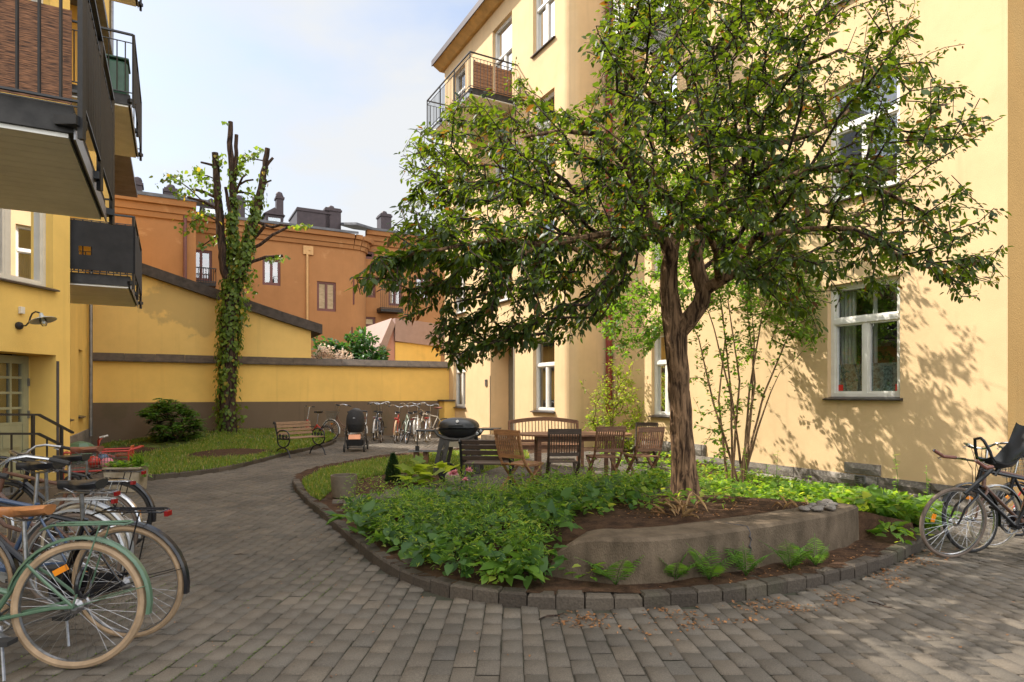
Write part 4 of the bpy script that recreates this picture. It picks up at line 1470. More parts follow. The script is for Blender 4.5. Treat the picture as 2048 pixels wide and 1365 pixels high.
# terrace under the table and the strip of paving leading to it
terr = poly_px([(664, 1003), (700, 1012), (780, 1000), (880, 1002), (960, 1012), (1080, 1010), (1330, 995), (1420, 950), (1340, 915), (1180, 903), (1060, 908), (1000, 930), (940, 955), (880, 966), (790, 980), (700, 992)], 0.1)
U, R_ = np.meshgrid(np.arange(-40, 60), np.arange(40, 110))
tx = U * 0.14; ty = (R_ + 0.5 * (U % 2)) * 0.21 * 0.7 + 2
th_t = THETA * 0.5
cxm = tx * math.cos(th_t) - (ty - 10) * math.sin(th_t); cym = tx * math.sin(th_t) + (ty - 10) * math.cos(th_t) + 10
kp = inside(cxm, cym, terr)
isz = np.vectorize(lambda x, y: island_z(x, y) + 0.022)
tp = pavers("terrace", cxm[kp], cym[kp], np.full(kp.sum(), 0.07), np.full(kp.sum(), 0.0735), np.full(kp.sum(), th_t), isz, M['paver'])
tag(tp, "small brick terrace under the garden table with a path to the kerb", "terrace", kind="structure")

# ---------------------------------------------------------------- curved concrete retaining wall
rwm = MB()
n = len(rw_line)
prof_n = []
for i, p in enumerate(rw_line):
    d = (rw_line[min(i + 1, n - 1)] - rw_line[max(i - 1, 0)]).normalized()
    nr = Vector((-d.y, d.x, 0))
    s = i / (n - 1)
    rise = min(1.0, (i * 0.05) / 0.50)
    h = 0.02 + 0.32 * math.sqrt(max(0.0, 1 - (1 - rise) ** 2))
    zt = 0.08 + h + 0.004 * mnoise.noise(p * 3)
    zb = -0.02
    k = 0.025
    jit = 0.004 * mnoise.noise(p * 7)
    prof_n.append([p + nr * (0.0 + jit) + Vector((0, 0, zb)), p + nr * (0.012 + jit) + Vector((0, 0, zt - k)), p + nr * (0.04 + jit) + Vector((0, 0, zt)),
                   p + nr * 0.34 + Vector((0, 0, zt + 0.004)), p + nr * 0.37 + Vector((0, 0, zt - k)), p + nr * 0.37 + Vector((0, 0, zb))])
vs = [q for pr in prof_n for q in pr]
fs = []
for i in range(n - 1):
    for j in range(5): fs.append((i * 6 + j, (i + 1) * 6 + j, (i + 1) * 6 + j + 1, i * 6 + j + 1))
fs += [tuple(range(5, -1, -1)), tuple((n - 1) * 6 + j for j in range(6))]
rwm.add(vs, fs)
rw = rwm.build("retaining_wall", M['concrete'], smooth=True)
tag(rw, "low curved concrete retaining wall tapering to the ground at its left end", "wall")
k = MB()
ci = int(n * 0.50)
p = rw_line[ci]; d = (rw_line[ci + 1] - rw_line[ci - 1]).normalized(); nr = Vector((-d.y, d.x, 0))
pts = [p - nr * 0.002 + d * (0.012 * math.sin(j * 2.1)) + Vector((0, 0, 0.14 + 0.026 * j)) for j in range(10)] + [p + nr * (0.03 + 0.06 * j) + d * (-0.02 * j + 0.01 * (j % 2)) + Vector((0, 0, 0.421)) for j in range(4)]
k.tube(pts, [0.003 + 0.004 * ((j * 7) % 3) / 2 for j in range(len(pts))], 5)
k.build("crack", M['dark_strip'], rw)
pebs = [(0.80, 0.20), (0.83, 0.13), (0.84, 0.24), (0.87, 0.18), (0.88, 0.27), (0.90, 0.12), (0.91, 0.21), (0.93, 0.27), (0.94, 0.16), (0.965, 0.24), (0.86, 0.08)]
for i, (t, o) in enumerate(pebs):
    j = int(t * (n - 1)); p = rw_line[j]; d = (rw_line[min(j + 1, n - 1)] - rw_line[j - 1]).normalized(); nr = Vector((-d.y, d.x, 0))
    q = MB(); R = 0.035 + 0.018 * rnd.random()
    q.ball((0, 0, R * 0.42), R, 10, 6, (1.25, 0.9, 0.5), 0.12, i, Matrix.Rotation(rnd.random() * 3, 3, 'Z'))
    c = p + nr * o + Vector((0, 0, 0.424))
    q.v = [v + c for v in q.v]
    po = q.build("pebble", M['pebble'], smooth=True)
    tag(po, "rounded grey beach pebble lying on the right end of the concrete retaining wall", "pebble", "pebbles on the retaining wall")


# ================================================================ leaves and plants
LEAF8 = np.array([(0, 0, 0), (0.30, 0.26, 0.05), (0.66, 0.22, 0.03), (1, 0, -0.08), (0.66, -0.22, 0.03), (0.30, -0.26, 0.05), (0.32, 0, -0.01), (0.66, 0, -0.03)])
LEAF8_F = np.array([(0, 6, 1, 1), (6, 7, 2, 1), (7, 3, 2, 2), (0, 5, 6, 6), (6, 5, 4, 7), (7, 4, 3, 3)])
LEAF8_T = np.array([(0, 6, 1), (6, 7, 2), (6, 2, 1), (7, 3, 2), (0, 5, 6), (6, 5, 4), (6, 4, 7), (7, 4, 3)])
HEART = np.array([(0, 0, 0), (-0.10, 0.22, 0.03), (0.25, 0.44, 0.06), (0.65, 0.28, 0.02), (1, 0, -0.10), (0.65, -0.28, 0.02), (0.25, -0.44, 0.06), (-0.10, -0.22, 0.03), (0.40, 0, -0.02)])
HEART_T = np.array([(0, 8, 1), (8, 2, 1), (8, 3, 2), (8, 4, 3), (8, 5, 4), (8, 6, 5), (8, 7, 6), (0, 7, 8)])
LEAF4 = np.array([(0, 0, 0), (0.45, 0.25, 0.05), (1, 0, -0.05), (0.45, -0.25, 0.05)])
LEAF4_T = np.array([(0, 2, 1), (0, 3, 2)])
LOBED = np.array([(0, 0, 0), (0.05, 0.42, 0.0), (0.38, 0.22, 0.02), (0.55, 0.45, 0.0), (0.66, 0.15, 0.0), (1, 0, -0.06), (0.66, -0.15, 0.0), (0.55, -0.45, 0.0), (0.38, -0.22, 0.02), (0.05, -0.42, 0.0), (0.4, 0, -0.02)])
LOBED_T = np.array([(0, 10, 1), (10, 2, 1), (10, 3, 2), (10, 4, 3), (10, 5, 4), (10, 6, 5), (10, 7, 6), (10, 8, 7), (10, 9, 8), (0, 9, 10)])


def norm_rows(v):
    return v / np.maximum(1e-9, np.linalg.norm(v, axis=1, keepdims=True))


def leaf_geo(pos, axis, up, size, tmpl=(LEAF8, LEAF8_T), wid=1.0):
    """arrays of leaf vertices and triangles: base pos, axis along the blade, up roughly its normal"""
    T, F = tmpl
    ax = norm_rows(axis)
    n = up - ax * (up * ax).sum(1, keepdims=True)
    n = norm_rows(n + 1e-6)
    w = np.cross(n, ax)
    size = np.asarray(size)[:, None, None]
    curl = nrnd.uniform(0.4, 1.8, (len(pos), 1, 1))
    V = pos[:, None, :] + size * (T[None, :, 0:1] * ax[:, None, :] + T[None, :, 1:2] * wid * w[:, None, :] + T[None, :, 2:3] * curl * n[:, None, :])
    FF = (np.arange(len(pos))[:, None, None] * len(T) + F[None]).reshape(-1, 3)
    return V.reshape(-1, 3), FF


def rvec(n):
    return norm_rows(nrnd.normal(0, 1, (n, 3)))


def join_geo(parts):
    Vs, Fs, k = [], [], 0
    for V, F in parts:
        Vs.append(V); Fs.append(F + k); k += len(V)
    return np.concatenate(Vs), np.concatenate(Fs)


leafmat("tree_leaf", (0.016, 0.036, 0.007), (0.050, 0.084, 0.014), odd=(0.070, 0.036, 0.020), odd_at=0.97, trans=0.44, tcol=(5.0, 4.0, 0.95))
leafmat("shrub_leaf", (0.05, 0.11, 0.018), (0.10, 0.19, 0.03), trans=0.5, tcol=(3.4, 3.0, 1.0))
leafmat("lime_leaf", (0.12, 0.20, 0.025), (0.26, 0.32, 0.05), trans=0.5, tcol=(2.4, 2.2, 1.0))
leafmat("ivy_leaf", (0.05, 0.095, 0.015), (0.13, 0.20, 0.03), odd=(0.28, 0.22, 0.04), odd_at=0.96, trans=0.35)
leafmat("rhodo_leaf", (0.028, 0.07, 0.012), (0.07, 0.15, 0.025), trans=0.3)
leafmat("bed_leaf", (0.055, 0.125, 0.018), (0.16, 0.27, 0.04), odd=(0.26, 0.31, 0.06), odd_at=0.9, trans=0.45)
leafmat("bed_leaf_dark", (0.028, 0.075, 0.018), (0.075, 0.15, 0.03), trans=0.35)
leafmat("grass_blade", (0.060, 0.115, 0.018), (0.145, 0.205, 0.038), odd=(0.25, 0.22, 0.09), odd_at=0.88, trans=0.4)
leafmat("fern_leaf", (0.05, 0.115, 0.022), (0.09, 0.18, 0.03), trans=0.4)
leafmat("conifer_needle", (0.012, 0.032, 0.010), (0.03, 0.065, 0.018), trans=0.15)
leafmat("far_leaf", (0.02, 0.065, 0.018), (0.045, 0.12, 0.03), trans=0.3)
leafmat("pale_blossom", (0.55, 0.42, 0.33), (0.80, 0.70, 0.58), trans=0.3, tcol=(1.1, 1.0, 0.9))
leafmat("peony_petal", (0.70, 0.20, 0.27), (0.85, 0.55, 0.55), trans=0.35, tcol=(1.1, 1.0, 1.0))
leafmat("dry_leaf", (0.17, 0.075, 0.028), (0.36, 0.17, 0.065), trans=0.2, tcol=(1.3, 1.1, 1.0))
leafmat("straw", (0.34, 0.20, 0.09), (0.50, 0.34, 0.17), trans=0.2, tcol=(1.2, 1.1, 1.0))
leafmat("moss", (0.05, 0.085, 0.015), (0.11, 0.15, 0.03), trans=0.3)


def barkmat(name, c0, c1, sc=(14, 14, 2.2), bump=1.0):
    m, N, L, b = nmat(name)
    b.inputs["Roughness"].default_value = 0.9
    b.inputs["Specular IOR Level"].default_value = 0.15
    tc = N.new("ShaderNodeTexCoord"); mp = N.new("ShaderNodeMapping"); mp.inputs["Scale"].default_value = sc
    L.new(tc.outputs["Object"], mp.inputs["Vector"])
    n = N.new("ShaderNodeTexNoise"); n.inputs["Scale"].default_value = 1.3; n.inputs["Detail"].default_value = 9; n.inputs["Distortion"].default_value = 0.8
    n.inputs["Roughness"].default_value = 0.65
    L.new(mp.outputs["Vector"], n.inputs["Vector"])
    r = N.new("ShaderNodeValToRGB")
    r.color_ramp.elements[0].position, r.color_ramp.elements[1].position = 0.40, 0.60
    r.color_ramp.elements[0].color = (*c0, 1); r.color_ramp.elements[1].color = (*c1, 1)
    L.new(n.outputs["Fac"], r.inputs["Fac"]); L.new(r.outputs["Color"], b.inputs["Base Color"])
    bp = N.new("ShaderNodeBump"); bp.inputs["Strength"].default_value = bump; bp.inputs["Distance"].default_value = 0.05
    L.new(n.outputs["Fac"], bp.inputs["Height"]); L.new(bp.outputs["Normal"], b.inputs["Normal"])
    MATS[name] = m


barkmat("bark", (0.045, 0.026, 0.016), (0.34, 0.205, 0.115), (16, 16, 2.6), 1.0)
barkmat("bark_dark", (0.020, 0.014, 0.012), (0.10, 0.065, 0.048))
barkmat("stem_bark", (0.11, 0.068, 0.04), (0.32, 0.20, 0.115))


class Tree:
    def __init__(s):
        s.p, s.par, s.r = [], [], []

    def line(s, pts, attach=-1):
        """pts: (Vector, radius); returns index of the last node"""
        prev = attach
        for i, (p, r) in enumerate(pts):
            steps = 1
            if prev >= 0:
                L = (p - s.p[prev]).length
                steps = max(1, int(L / 0.18))
            a = s.p[prev] if prev >= 0 else p
            ra = s.r[prev] if prev >= 0 else r
            if prev >= 0 and i == 0: ra = r
            for k in range(1, steps + 1):
                t = k / steps
                q = a.lerp(p, t)
                if 0 < t < 1: q = q + Vector((rnd.uniform(-1, 1), rnd.uniform(-1, 1), rnd.uniform(-1, 1))) * min(0.25 * r, 0.02)
                s.p.append(q); s.par.append(prev); s.r.append(ra + (r - ra) * t)
                prev = len(s.p) - 1
        return prev

    def near(s, pt):
        return min(range(len(s.p)), key=lambda i: (s.p[i] - pt).length)

    def grow(s, tips, minr=0.004, bf=0.35, start=0, droop=0.1, k=0.0032, seg=0.16, pw=0.5):
        """connect every tip to the tree by a curved branch; returns node index of each tip"""
        ns = len(s.p)
        path = [0.0] * ns
        for i in range(ns):
            if s.par[i] >= 0: path[i] = path[s.par[i]] + (s.p[i] - s.p[s.par[i]]).length
        P = np.zeros((ns + len(tips) * 24, 3)); L = np.full(len(P), 1e9)
        P[:ns] = [tuple(q) for q in s.p]; L[:ns] = path
        L[:start] = 1e9
        order = sorted(range(len(tips)), key=lambda i: min((tips[i] - s.p[j]).length for j in range(start, ns, 3)))
        idx = {}
        for ti in order:
            t = tips[ti]
            m = len(s.p)
            d = np.linalg.norm(P[:m] - np.array(t), axis=1)
            j = int(np.argmin(d + bf * L[:m]))
            a = s.p[j]
            D = (t - a).length
            c = a.lerp(t, 0.5) + Vector((rnd.uniform(-1, 1), rnd.uniform(-1, 1), rnd.uniform(-0.4, 1.2))) * D * 0.14
            steps = max(1, min(20, int(D / seg)))
            prev = j
            for q in range(1, steps + 1):
                u = q / steps
                pos = a * (1 - u) ** 2 + c * 2 * u * (1 - u) + t * u * u
                s.p.append(pos); s.par.append(prev); s.r.append(0.0)
                P[len(s.p) - 1] = pos; L[len(s.p) - 1] = L[prev] + D / steps
                prev = len(s.p) - 1
            idx[ti] = prev
        cnt = [0] * len(s.p)
        for i in idx.values(): cnt[i] += 1
        for i in range(len(s.p) - 1, -1, -1):
            if s.par[i] >= 0: cnt[s.par[i]] += cnt[i]
        for i in range(len(s.p)):
            rr = max(minr, k * max(1, cnt[i]) ** pw)
            if i >= ns: s.r[i] = rr
        for i in range(ns, len(s.p)):
            s.r[i] = min(s.r[i], max(minr, s.r[s.par[i]] * 0.95))
        return [idx[i] for i in range(len(tips))]

    def mesh(s, mb, nbig=10, thin=None, limit=0.035):
        ch = {}
        for i, q in enumerate(s.par): ch.setdefault(q, []).append(i)
        stack = [(r, None) for r in ch.get(-1, [])]
        while stack:
            i, frm = stack.pop()
            chain = ([frm] if frm is not None else []) + [i]
            while True:
                k = ch.get(chain[-1], [])
                if not k: break
                k = sorted(k, key=lambda j: -s.r[j])
                for o in k[1:]: stack.append((o, chain[-1]))
                chain.append(k[0])
            if len(chain) < 2: continue
            rs = [s.r[c] for c in chain]
            if frm is not None: rs[0] = min(rs[0], rs[1] * 1.25)
            R = max(rs)
            n = 4 if R < 0.008 else 5 if R < 0.02 else 7 if R < 0.05 else nbig
            (thin if thin is not None and R < limit else mb).tube([s.p[c] for c in chain], rs, n)
        return mb


def sample_poly_px(poly, n):
    P = np.array(poly, float)
    x0, y0 = P.min(0); x1, y1 = P.max(0)
    out = np.zeros((0, 2))
    while len(out) < n:
        q = np.stack([nrnd.uniform(x0, x1, n * 2), nrnd.uniform(y0, y1, n * 2)], 1)
        out = np.concatenate([out, q[inside(q[:, 0], q[:, 1], poly)]])
    return out[:n]


# ---------------------------------------------------------------- the courtyard tree
T = Tree()
D0 = 6.85
tr = T.line([(PT(1375, 1030, D0), 0.22), (PT(1372, 1002, D0), 0.185), (PT(1370, 975, D0), 0.158), (PT(1367, 930, D0), 0.134), (PT(1362, 860, D0), 0.123), (PT(1357, 780, D0), 0.118),
             (PT(1353, 710, D0), 0.118), (PT(1351, 665, D0), 0.130)])
fork = tr
lft = T.line([(PT(1343, 625, D0), 0.112), (PT(1337, 580, D0), 0.100), (PT(1338, 535, D0), 0.092), (PT(1342, 510, D0 - 0.05), 0.085)], fork)
l1 = T.line([(PT(1328, 480, D0 - 0.1), 0.062), (PT(1300, 445, D0 - 0.2), 0.055), (PT(1281, 405, D0 - 0.3), 0.050), (PT(1268, 365, D0 - 0.4), 0.046), (PT(1252, 325, D0 - 0.5), 0.040), (PT(1225, 290, D0 - 0.6), 0.034), (PT(1190, 268, D0 - 0.7), 0.026), (PT(1120, 262, D0 - 0.8), 0.019), (PT(1040, 275, D0 - 0.9), 0.013)], lft)
l2 = T.line([(PT(1352, 470, D0 + 0.2), 0.060), (PT(1345, 430, D0 + 0.5), 0.052), (PT(1330, 390, D0 + 0.8), 0.045), (PT(1312, 330, D0 + 1.1), 0.036), (PT(1300, 260, D0 + 1.3), 0.026), (PT(1270, 190, D0 + 1.5), 0.017)], lft)
l3 = T.line([(PT(1270, 470, D0 - 0.5), 0.038), (PT(1200, 470, D0 - 1.1), 0.032), (PT(1100, 490, D0 - 1.6), 0.026), (PT(980, 480, D0 - 1.9), 0.02), (PT(880, 500, D0 - 2.1), 0.013)], T.near(PT(1330, 490, D0 - 0.1)))
l4 = T.line([(PT(1230, 380, D0 + 0.5), 0.03), (PT(1140, 372, D0 + 0.9), 0.026), (PT(1040, 365, D0 + 1.2), 0.02), (PT(930, 370, D0 + 1.4), 0.013)], T.near(PT(1281, 405, D0 - 0.3)))
rgt = T.line([(PT(1378, 640, D0 - 0.05), 0.098), (PT(1402, 607, D0 - 0.1), 0.092), (PT(1408, 580, D0 - 0.1), 0.088), (PT(1396, 545, D0 - 0.1), 0.082), (PT(1390, 510, D0 - 0.1), 0.078), (PT(1402, 462, D0 - 0.05), 0.072), (PT(1420, 410, D0), 0.068), (PT(1440, 365, D0), 0.066)], fork)
r1 = T.line([(PT(1428, 320, D0), 0.056), (PT(1416, 280, D0 + 0.1), 0.052), (PT(1400, 230, D0 + 0.1), 0.047), (PT(1382, 175, D0 + 0.1), 0.043), (PT(1378, 155, D0 + 0.1), 0.042)], rgt)
r1a = T.line([(PT(1360, 135, D0 + 0.2), 0.026), (PT(1342, 120, D0 + 0.3), 0.022), (PT(1380, 60, D0 + 0.4), 0.018), (PT(1400, -40, D0 + 0.5), 0.012)], r1)
r1b = T.line([(PT(1400, 130, D0), 0.026), (PT(1440, 110, D0 - 0.1), 0.022), (PT(1500, 40, D0 - 0.2), 0.017), (PT(1560, -60, D0 - 0.3), 0.012)], r1)
r2 = T.line([(PT(1475, 335, D0 - 0.05), 0.050), (PT(1510, 300, D0 - 0.1), 0.046), (PT(1560, 285, D0 - 0.15), 0.038), (PT(1620, 270, D0 - 0.2), 0.029), (PT(1690, 230, D0 - 0.3), 0.022), (PT(1750, 160, D0 - 0.3), 0.014)], rgt)
r3 = T.line([(PT(1440, 430, D0 - 0.3), 0.040), (PT(1480, 400, D0 - 0.5), 0.036), (PT(1540, 370, D0 - 0.7), 0.032), (PT(1620, 335, D0 - 0.9), 0.027), (PT(1700, 345, D0 - 1.0), 0.022), (PT(1780, 390, D0 - 1.1), 0.017), (PT(1850, 425, D0 - 1.2), 0.012)], T.near(PT(1410, 440, D0)))
r4 = T.line([(PT(1460, 420, D0 + 0.6), 0.036), (PT(1540, 400, D0 + 1.1), 0.03), (PT(1640, 420, D0 + 1.4), 0.023), (PT(1740, 450, D0 + 1.6), 0.015)], T.near(PT(1402, 462, D0)))
r5 = T.line([(PT(1440, 240, D0 - 0.4), 0.03), (PT(1500, 190, D0 - 0.8), 0.025), (PT(1590, 140, D0 - 1.1), 0.02), (PT(1680, 100, D0 - 1.3), 0.013)], T.near(PT(1416, 280, D0)))
r6 = T.line([(PT(1340, 240, D0 - 0.4), 0.028), (PT(1290, 180, D0 - 0.7), 0.023), (PT(1240, 130, D0 - 0.9), 0.016), (PT(1200, 80, D0 - 1.0), 0.011)], T.near(PT(1400, 230, D0)))
CROWN = [(695, 570), (770, 500), (800, 420), (795, 320), (850, 225), (920, 185), (1010, 180), (1035, 110), (1060, 190), (1150, 215), (1200, 150), (1150, 95), (1215, -10), (1300, -150), (1450, -260), (1640, -260), (1800, -140), (1850, 70), (1945, 85), (1880, 140),
         (1960, 180), (2035, 245), (1940, 290), (1870, 270), (1930, 370), (2005, 415), (2020, 490), (2005, 590), (1890, 605), (1850, 540), (1780, 610), (1700, 560), (1640, 690), (1560, 600), (1470, 540), (1400, 500), (1320, 470), (1250, 570), (1200, 640), (1140, 690), (1020, 715),
         (900, 735), (850, 690), (880, 620), (800, 650), (810, 570), (720, 590)]
NT = 5200
uv = sample_poly_px(CROWN, NT)
tips = []
for (x, y) in uv:
    # thinner towards upper right and far right, where wall shows through
    pr = 1.0
    if x > 1620: pr = 0.46
    if x > 1850: pr = 0.34
    if y < 150 and x > 1250: pr *= 0.65
    if y > 560 and x > 1250: pr *= 0.55
    if x < 1250: pr *= 0.82
    if rnd.random() > pr: continue
    e = ((x - 1400) / 690) ** 2 + ((y - 260) / 520) ** 2
    Tk = 2.5 * math.sqrt(max(0.06, 1 - min(1, e)))
    Dc = 6.9
    if x < 1100 and y > 420: Dc = 6.0
    if x < 800: Dc = 4.9
    if x > 1850: Dc = 5.9
    Dp = Dc + rnd.uniform(-1, 1) * Tk
    tips.append(PT(x, y, max(3.6, Dp)))
ids = T.grow(tips, minr=0.0032, bf=0.30, start=40, k=0.0030)
ct = thing("courtyard_tree", "leaning courtyard tree with forked trunk and wide loose crown rising from the planted island", "tree", (TREE.x, TREE.y, 0.2))
mb, mt = MB(), MB(); T.mesh(mb, 14, mt)
mb.build("trunk", M['bark'], ct, smooth=True)
mt.build("branches", M['bark_dark'], ct, smooth=True)
# leaves along the last stretch of every twig
pos, axs, ups, szs = [], [], [], []
for ti in ids:
    i = ti
    chain = [i]
    L = 0
    while T.par[i] >= 0 and L < 0.42:
        L += (T.p[i] - T.p[T.par[i]]).length
        i = T.par[i]; chain.append(i)
        if T.r[i] > 0.02: break
    pts_ = [T.p[c] for c in chain]
    near_cam = T.p[ti].y < 5.2
    nl = rnd.randint(13, 23)
    base = rnd.choice((0.048, 0.058, 0.068, 0.088))
    for q in range(nl):
        u = (q + rnd.random()) / nl * (len(pts_) - 1)
        k0 = min(int(u), len(pts_) - 2)
        P0 = pts_[k0].lerp(pts_[k0 + 1], u - k0)
        tw = (pts_[k0] - pts_[k0 + 1])
        tw = tw.normalized() if tw.length > 1e-6 else Vector((0, 0, 1))
        rv = Vector((rnd.gauss(0, 1), rnd.gauss(0, 1), rnd.gauss(0, 0.7)))
        rv = rv - tw * rv.dot(tw)
        ax = tw * rnd.uniform(0.2, 1.0) + rv.normalized() * 0.8 + Vector((0, 0, -0.62))
        pos.append(P0 + rv.normalized() * rnd.uniform(0.0, 0.05)); axs.append(ax)
        ups.append(Vector((rnd.gauss(0, 0.5), rnd.gauss(0, 0.5), 1.0)))
        szs.append(base * rnd.uniform(0.6, 1.25))
V, F = leaf_geo(np.array(pos), np.array(axs), np.array(ups), np.array(szs), (LEAF8, LEAF8_T), 0.84)
np_object("crown", V, F, M['tree_leaf'], ct)

# ================================================================ other trees and plants
# ---- pollarded ivy tree by the garden wall
IV = PT(458, 872, 19.2)
IV.z = 0.25
it = thing("pollarded_ivy_tree", "pollarded tree with sawn-off limbs and an ivy-wrapped trunk in front of the garden wall", "tree", (IV.x, IV.y, IV.z - 0.1))
I = Tree()
DI = 19.2
b0 = I.line([(PT(458, 885, DI), 0.30), (PT(457, 850, DI), 0.24), (PT(456, 780, DI), 0.235), (PT(458, 700, DI), 0.25), (PT(461, 640, DI), 0.27), (PT(464, 585, DI), 0.26)])
s1 = I.line([(PT(448, 540, DI), 0.13), (PT(443, 480, DI), 0.125), (PT(438, 420, DI), 0.12), (PT(433, 360, DI), 0.105), (PT(430, 306, DI), 0.095)], b0)
s2 = I.line([(PT(462, 540, DI + .2), 0.14), (PT(465, 470, DI + .2), 0.12), (PT(466, 400, DI + .1), 0.105), (PT(464, 340, DI), 0.095), (PT(460, 300, DI), 0.085), (PT(461, 244, DI), 0.07)], b0)
s3 = I.line([(PT(480, 545, DI - .2), 0.15), (PT(495, 490, DI - .2), 0.13), (PT(510, 430, DI - .2), 0.12), (PT(524, 370, DI - .2), 0.10), (PT(535, 297, DI - .2), 0.075)], b0)
I.line([(PT(471, 330, DI), 0.06), (PT(473, 270, DI), 0.055)], I.near(PT(466, 400, DI)))
I.line([(PT(470, 500, DI), 0.07), (PT(463, 440, DI - .1), 0.06), (PT(455, 400, DI - .2), 0.05), (PT(451, 375, DI - .2), 0.045)], I.near(PT(470, 545, DI)))
for (p0, pts, r) in (((436, 400), [(410, 385), (385, 378)], 0.045), ((432, 335), [(415, 328), (402, 325)], 0.035), ((437, 425), [(410, 405), (375, 395)], 0.04),
                     ((512, 440), [(545, 375 + 80), (560, 450), (578, 452)], 0.045), ((500, 500), [(520, 490), (545, 470), (580, 452)], 0.05), ((490, 530), [(530, 515), (566, 512)], 0.05),
                     ((466, 395), [(478, 370), (485, 355), (492, 350)], 0.035), ((478, 370), [(492, 362), (506, 360)], 0.03), ((468, 390), [(485, 385), (503, 388)], 0.03),
                     ((438, 425), [(405, 402), (375, 375), (342, 352)], 0.022), ((437, 440), [(410, 430), (380, 448)], 0.02), ((434, 360), [(415, 352), (388, 348)], 0.018), ((522, 330), [(505, 318), (480, 325)], 0.018), ((440, 470), [(425, 478), (405, 492)], 0.018),
                     ((528, 340), [(538, 325), (546, 316)], 0.045), ((522, 385), [(533, 365), (543, 361)], 0.03), ((500, 490), [(515, 470), (530, 452)], 0.05)):
    j = I.near(PT(p0[0], p0[1], DI))
    I.line([(PT(x, y, DI - 0.1 + 0.25 * k * rnd.uniform(-1, 1)), r * (1 - 0.12 * k)) for k, (x, y) in enumerate(pts)], j)
mb = MB(); I.mesh(mb, 12); mb.build("trunk", M['bark_dark'], it, smooth=True)
pos, axs, ups, szs = [], [], [], []
ph0 = 0
for i in range(len(I.p)):
    p, r = I.p[i], I.r[i]
    if I.par[i] < 0 or r < 0.055: continue
    q = I.p[I.par[i]]
    px = 1024 + p.x * FPX / p.y; py = HZ - (p.z - CAMH) * FPX / p.y
    dens = 0
    if py > 560: dens = 85
    elif 470 < py <= 560: dens = 60
    elif 390 < py <= 470 and px > 455: dens = 38
    elif 330 < py <= 390: dens = 8
    if px < 452 and py < 570: dens = 0 if py > 420 else 3
    if py > 760 and px > 440: dens = 50
    for k in range(int(dens * max(0.6, (p - q).length / 0.18))):
        th = rnd.uniform(0, 2 * math.pi)
        d = Vector((math.cos(th), math.sin(th), 0))
        if py > 700 and d.x > 0.35 and rnd.random() < 0.72: continue       # bare bark on the right of the lower trunk
        c = p.lerp(q, rnd.random()) + d * (r + rnd.random() ** 2 * (0.16 if py > 480 else 0.10)) + Vector((0, 0, rnd.uniform(-.08, .08)))
        pos.append(c); axs.append(d * 0.35 + Vector((rnd.gauss(0, .35), rnd.gauss(0, .35), -0.9)))
        ups.append(d + Vector((0, 0, 0.35))); szs.append(rnd.uniform(0.07, 0.14))
# loose shoots
for (x, y, n, sx_, sy_) in ((345, 355, 55, 26, 12), (370, 385, 45, 22, 14), (395, 345, 40, 14, 12), (410, 370, 50, 18, 18), (400, 430, 55, 24, 16), (385, 450, 45, 24, 14), (440, 320, 25, 10, 12), (495, 315, 45, 20, 9), (480, 335, 45, 16, 14),
                            (500, 400, 60, 22, 24), (600, 452, 38, 26, 5), (548, 518, 45, 22, 7), (410, 490, 22, 20, 9), (425, 475, 20, 12, 10), (520, 300, 18, 10, 6), (447, 245, 8, 7, 4), (500, 560, 70, 14, 30), (490, 620, 50, 10, 30), (430, 830, 20, 12, 22), (480, 830, 25, 10, 20)):
    for k in range(n):
        c = PT(x + rnd.gauss(0, sx_ * .6), y + rnd.gauss(0, sy_ * .6), DI + rnd.gauss(0, 0.25))
        pos.append(c); axs.append(Vector((rnd.gauss(0, .6), rnd.gauss(0, .6), -0.6))); ups.append(Vector((rnd.gauss(0, .6), rnd.gauss(0, .6), 1))); szs.append(rnd.uniform(0.08, 0.15))
V, F = leaf_geo(np.array(pos), np.array(axs), np.array(ups), np.array(szs), (HEART, HEART_T), 1.0)
np_object("ivy", V, F, M['ivy_leaf'], it)

# ---- multi-stemmed shrub tree between the house wall and the big tree
SB = W(7.9, 8.9, 0); SB.z = ground_z(SB.x, SB.y)
st = thing("multi_stemmed_shrub", "multi-stemmed lime green shrub tree lit by the sun behind the big trunk", "shrub", tuple(SB))
Q = Tree()
ends = [(1395, 560), (1430, 520), (1475, 500), (1520, 500), (1560, 520), (1600, 560), (1560, 745), (1360, 600), (1440, 600), (1500, 590)]
DS = 11.6
root = Q.line([(SB, 0.10), (SB + Vector((0, 0, 0.12)), 0.09)])
for k, (x, y) in enumerate(ends):
    e = PT(x, y, DS + rnd.uniform(-1.0, 1.0))
    b = SB + Vector((rnd.uniform(-.15, .15), rnd.uniform(-.12, .12), 0.10))
    m1 = b.lerp(e, 0.35) + Vector((rnd.uniform(-.22, .22), rnd.uniform(-.2, .2), 0.34)); m2 = b.lerp(e, 0.7) + Vector((rnd.uniform(-.2, .2), 0, 0.28))
    Q.line([(b, 0.024), (m1, 0.018), (m2, 0.011), (e, 0.005)], 0)
tips = []
SHP = [(1180, 620), (1210, 555), (1290, 520), (1370, 480), (1470, 450), (1560, 470), (1630, 540), (1660, 640), (1655, 705), (1590, 690), (1540, 640), (1470, 600), (1400, 610), (1330, 650), (1280, 730), (1210, 700)]
for (x, y) in sample_poly_px(SHP, 760):
    tips.append(PT(x, y, DS + rnd.gauss(0, 0.75)))
for (x, y) in sample_poly_px([(1440, 560), (1660, 560), (1660, 700), (1560, 760), (1480, 700)], 70):
    tips.append(PT(x, y, DS + rnd.gauss(0, 0.5)))
for (x, y) in sample_poly_px([(1370, 640), (1480, 620), (1560, 740), (1500, 860), (1440, 930), (1390, 900)], 75):
    tips.append(PT(x, y, DS + rnd.gauss(0, 0.35)))
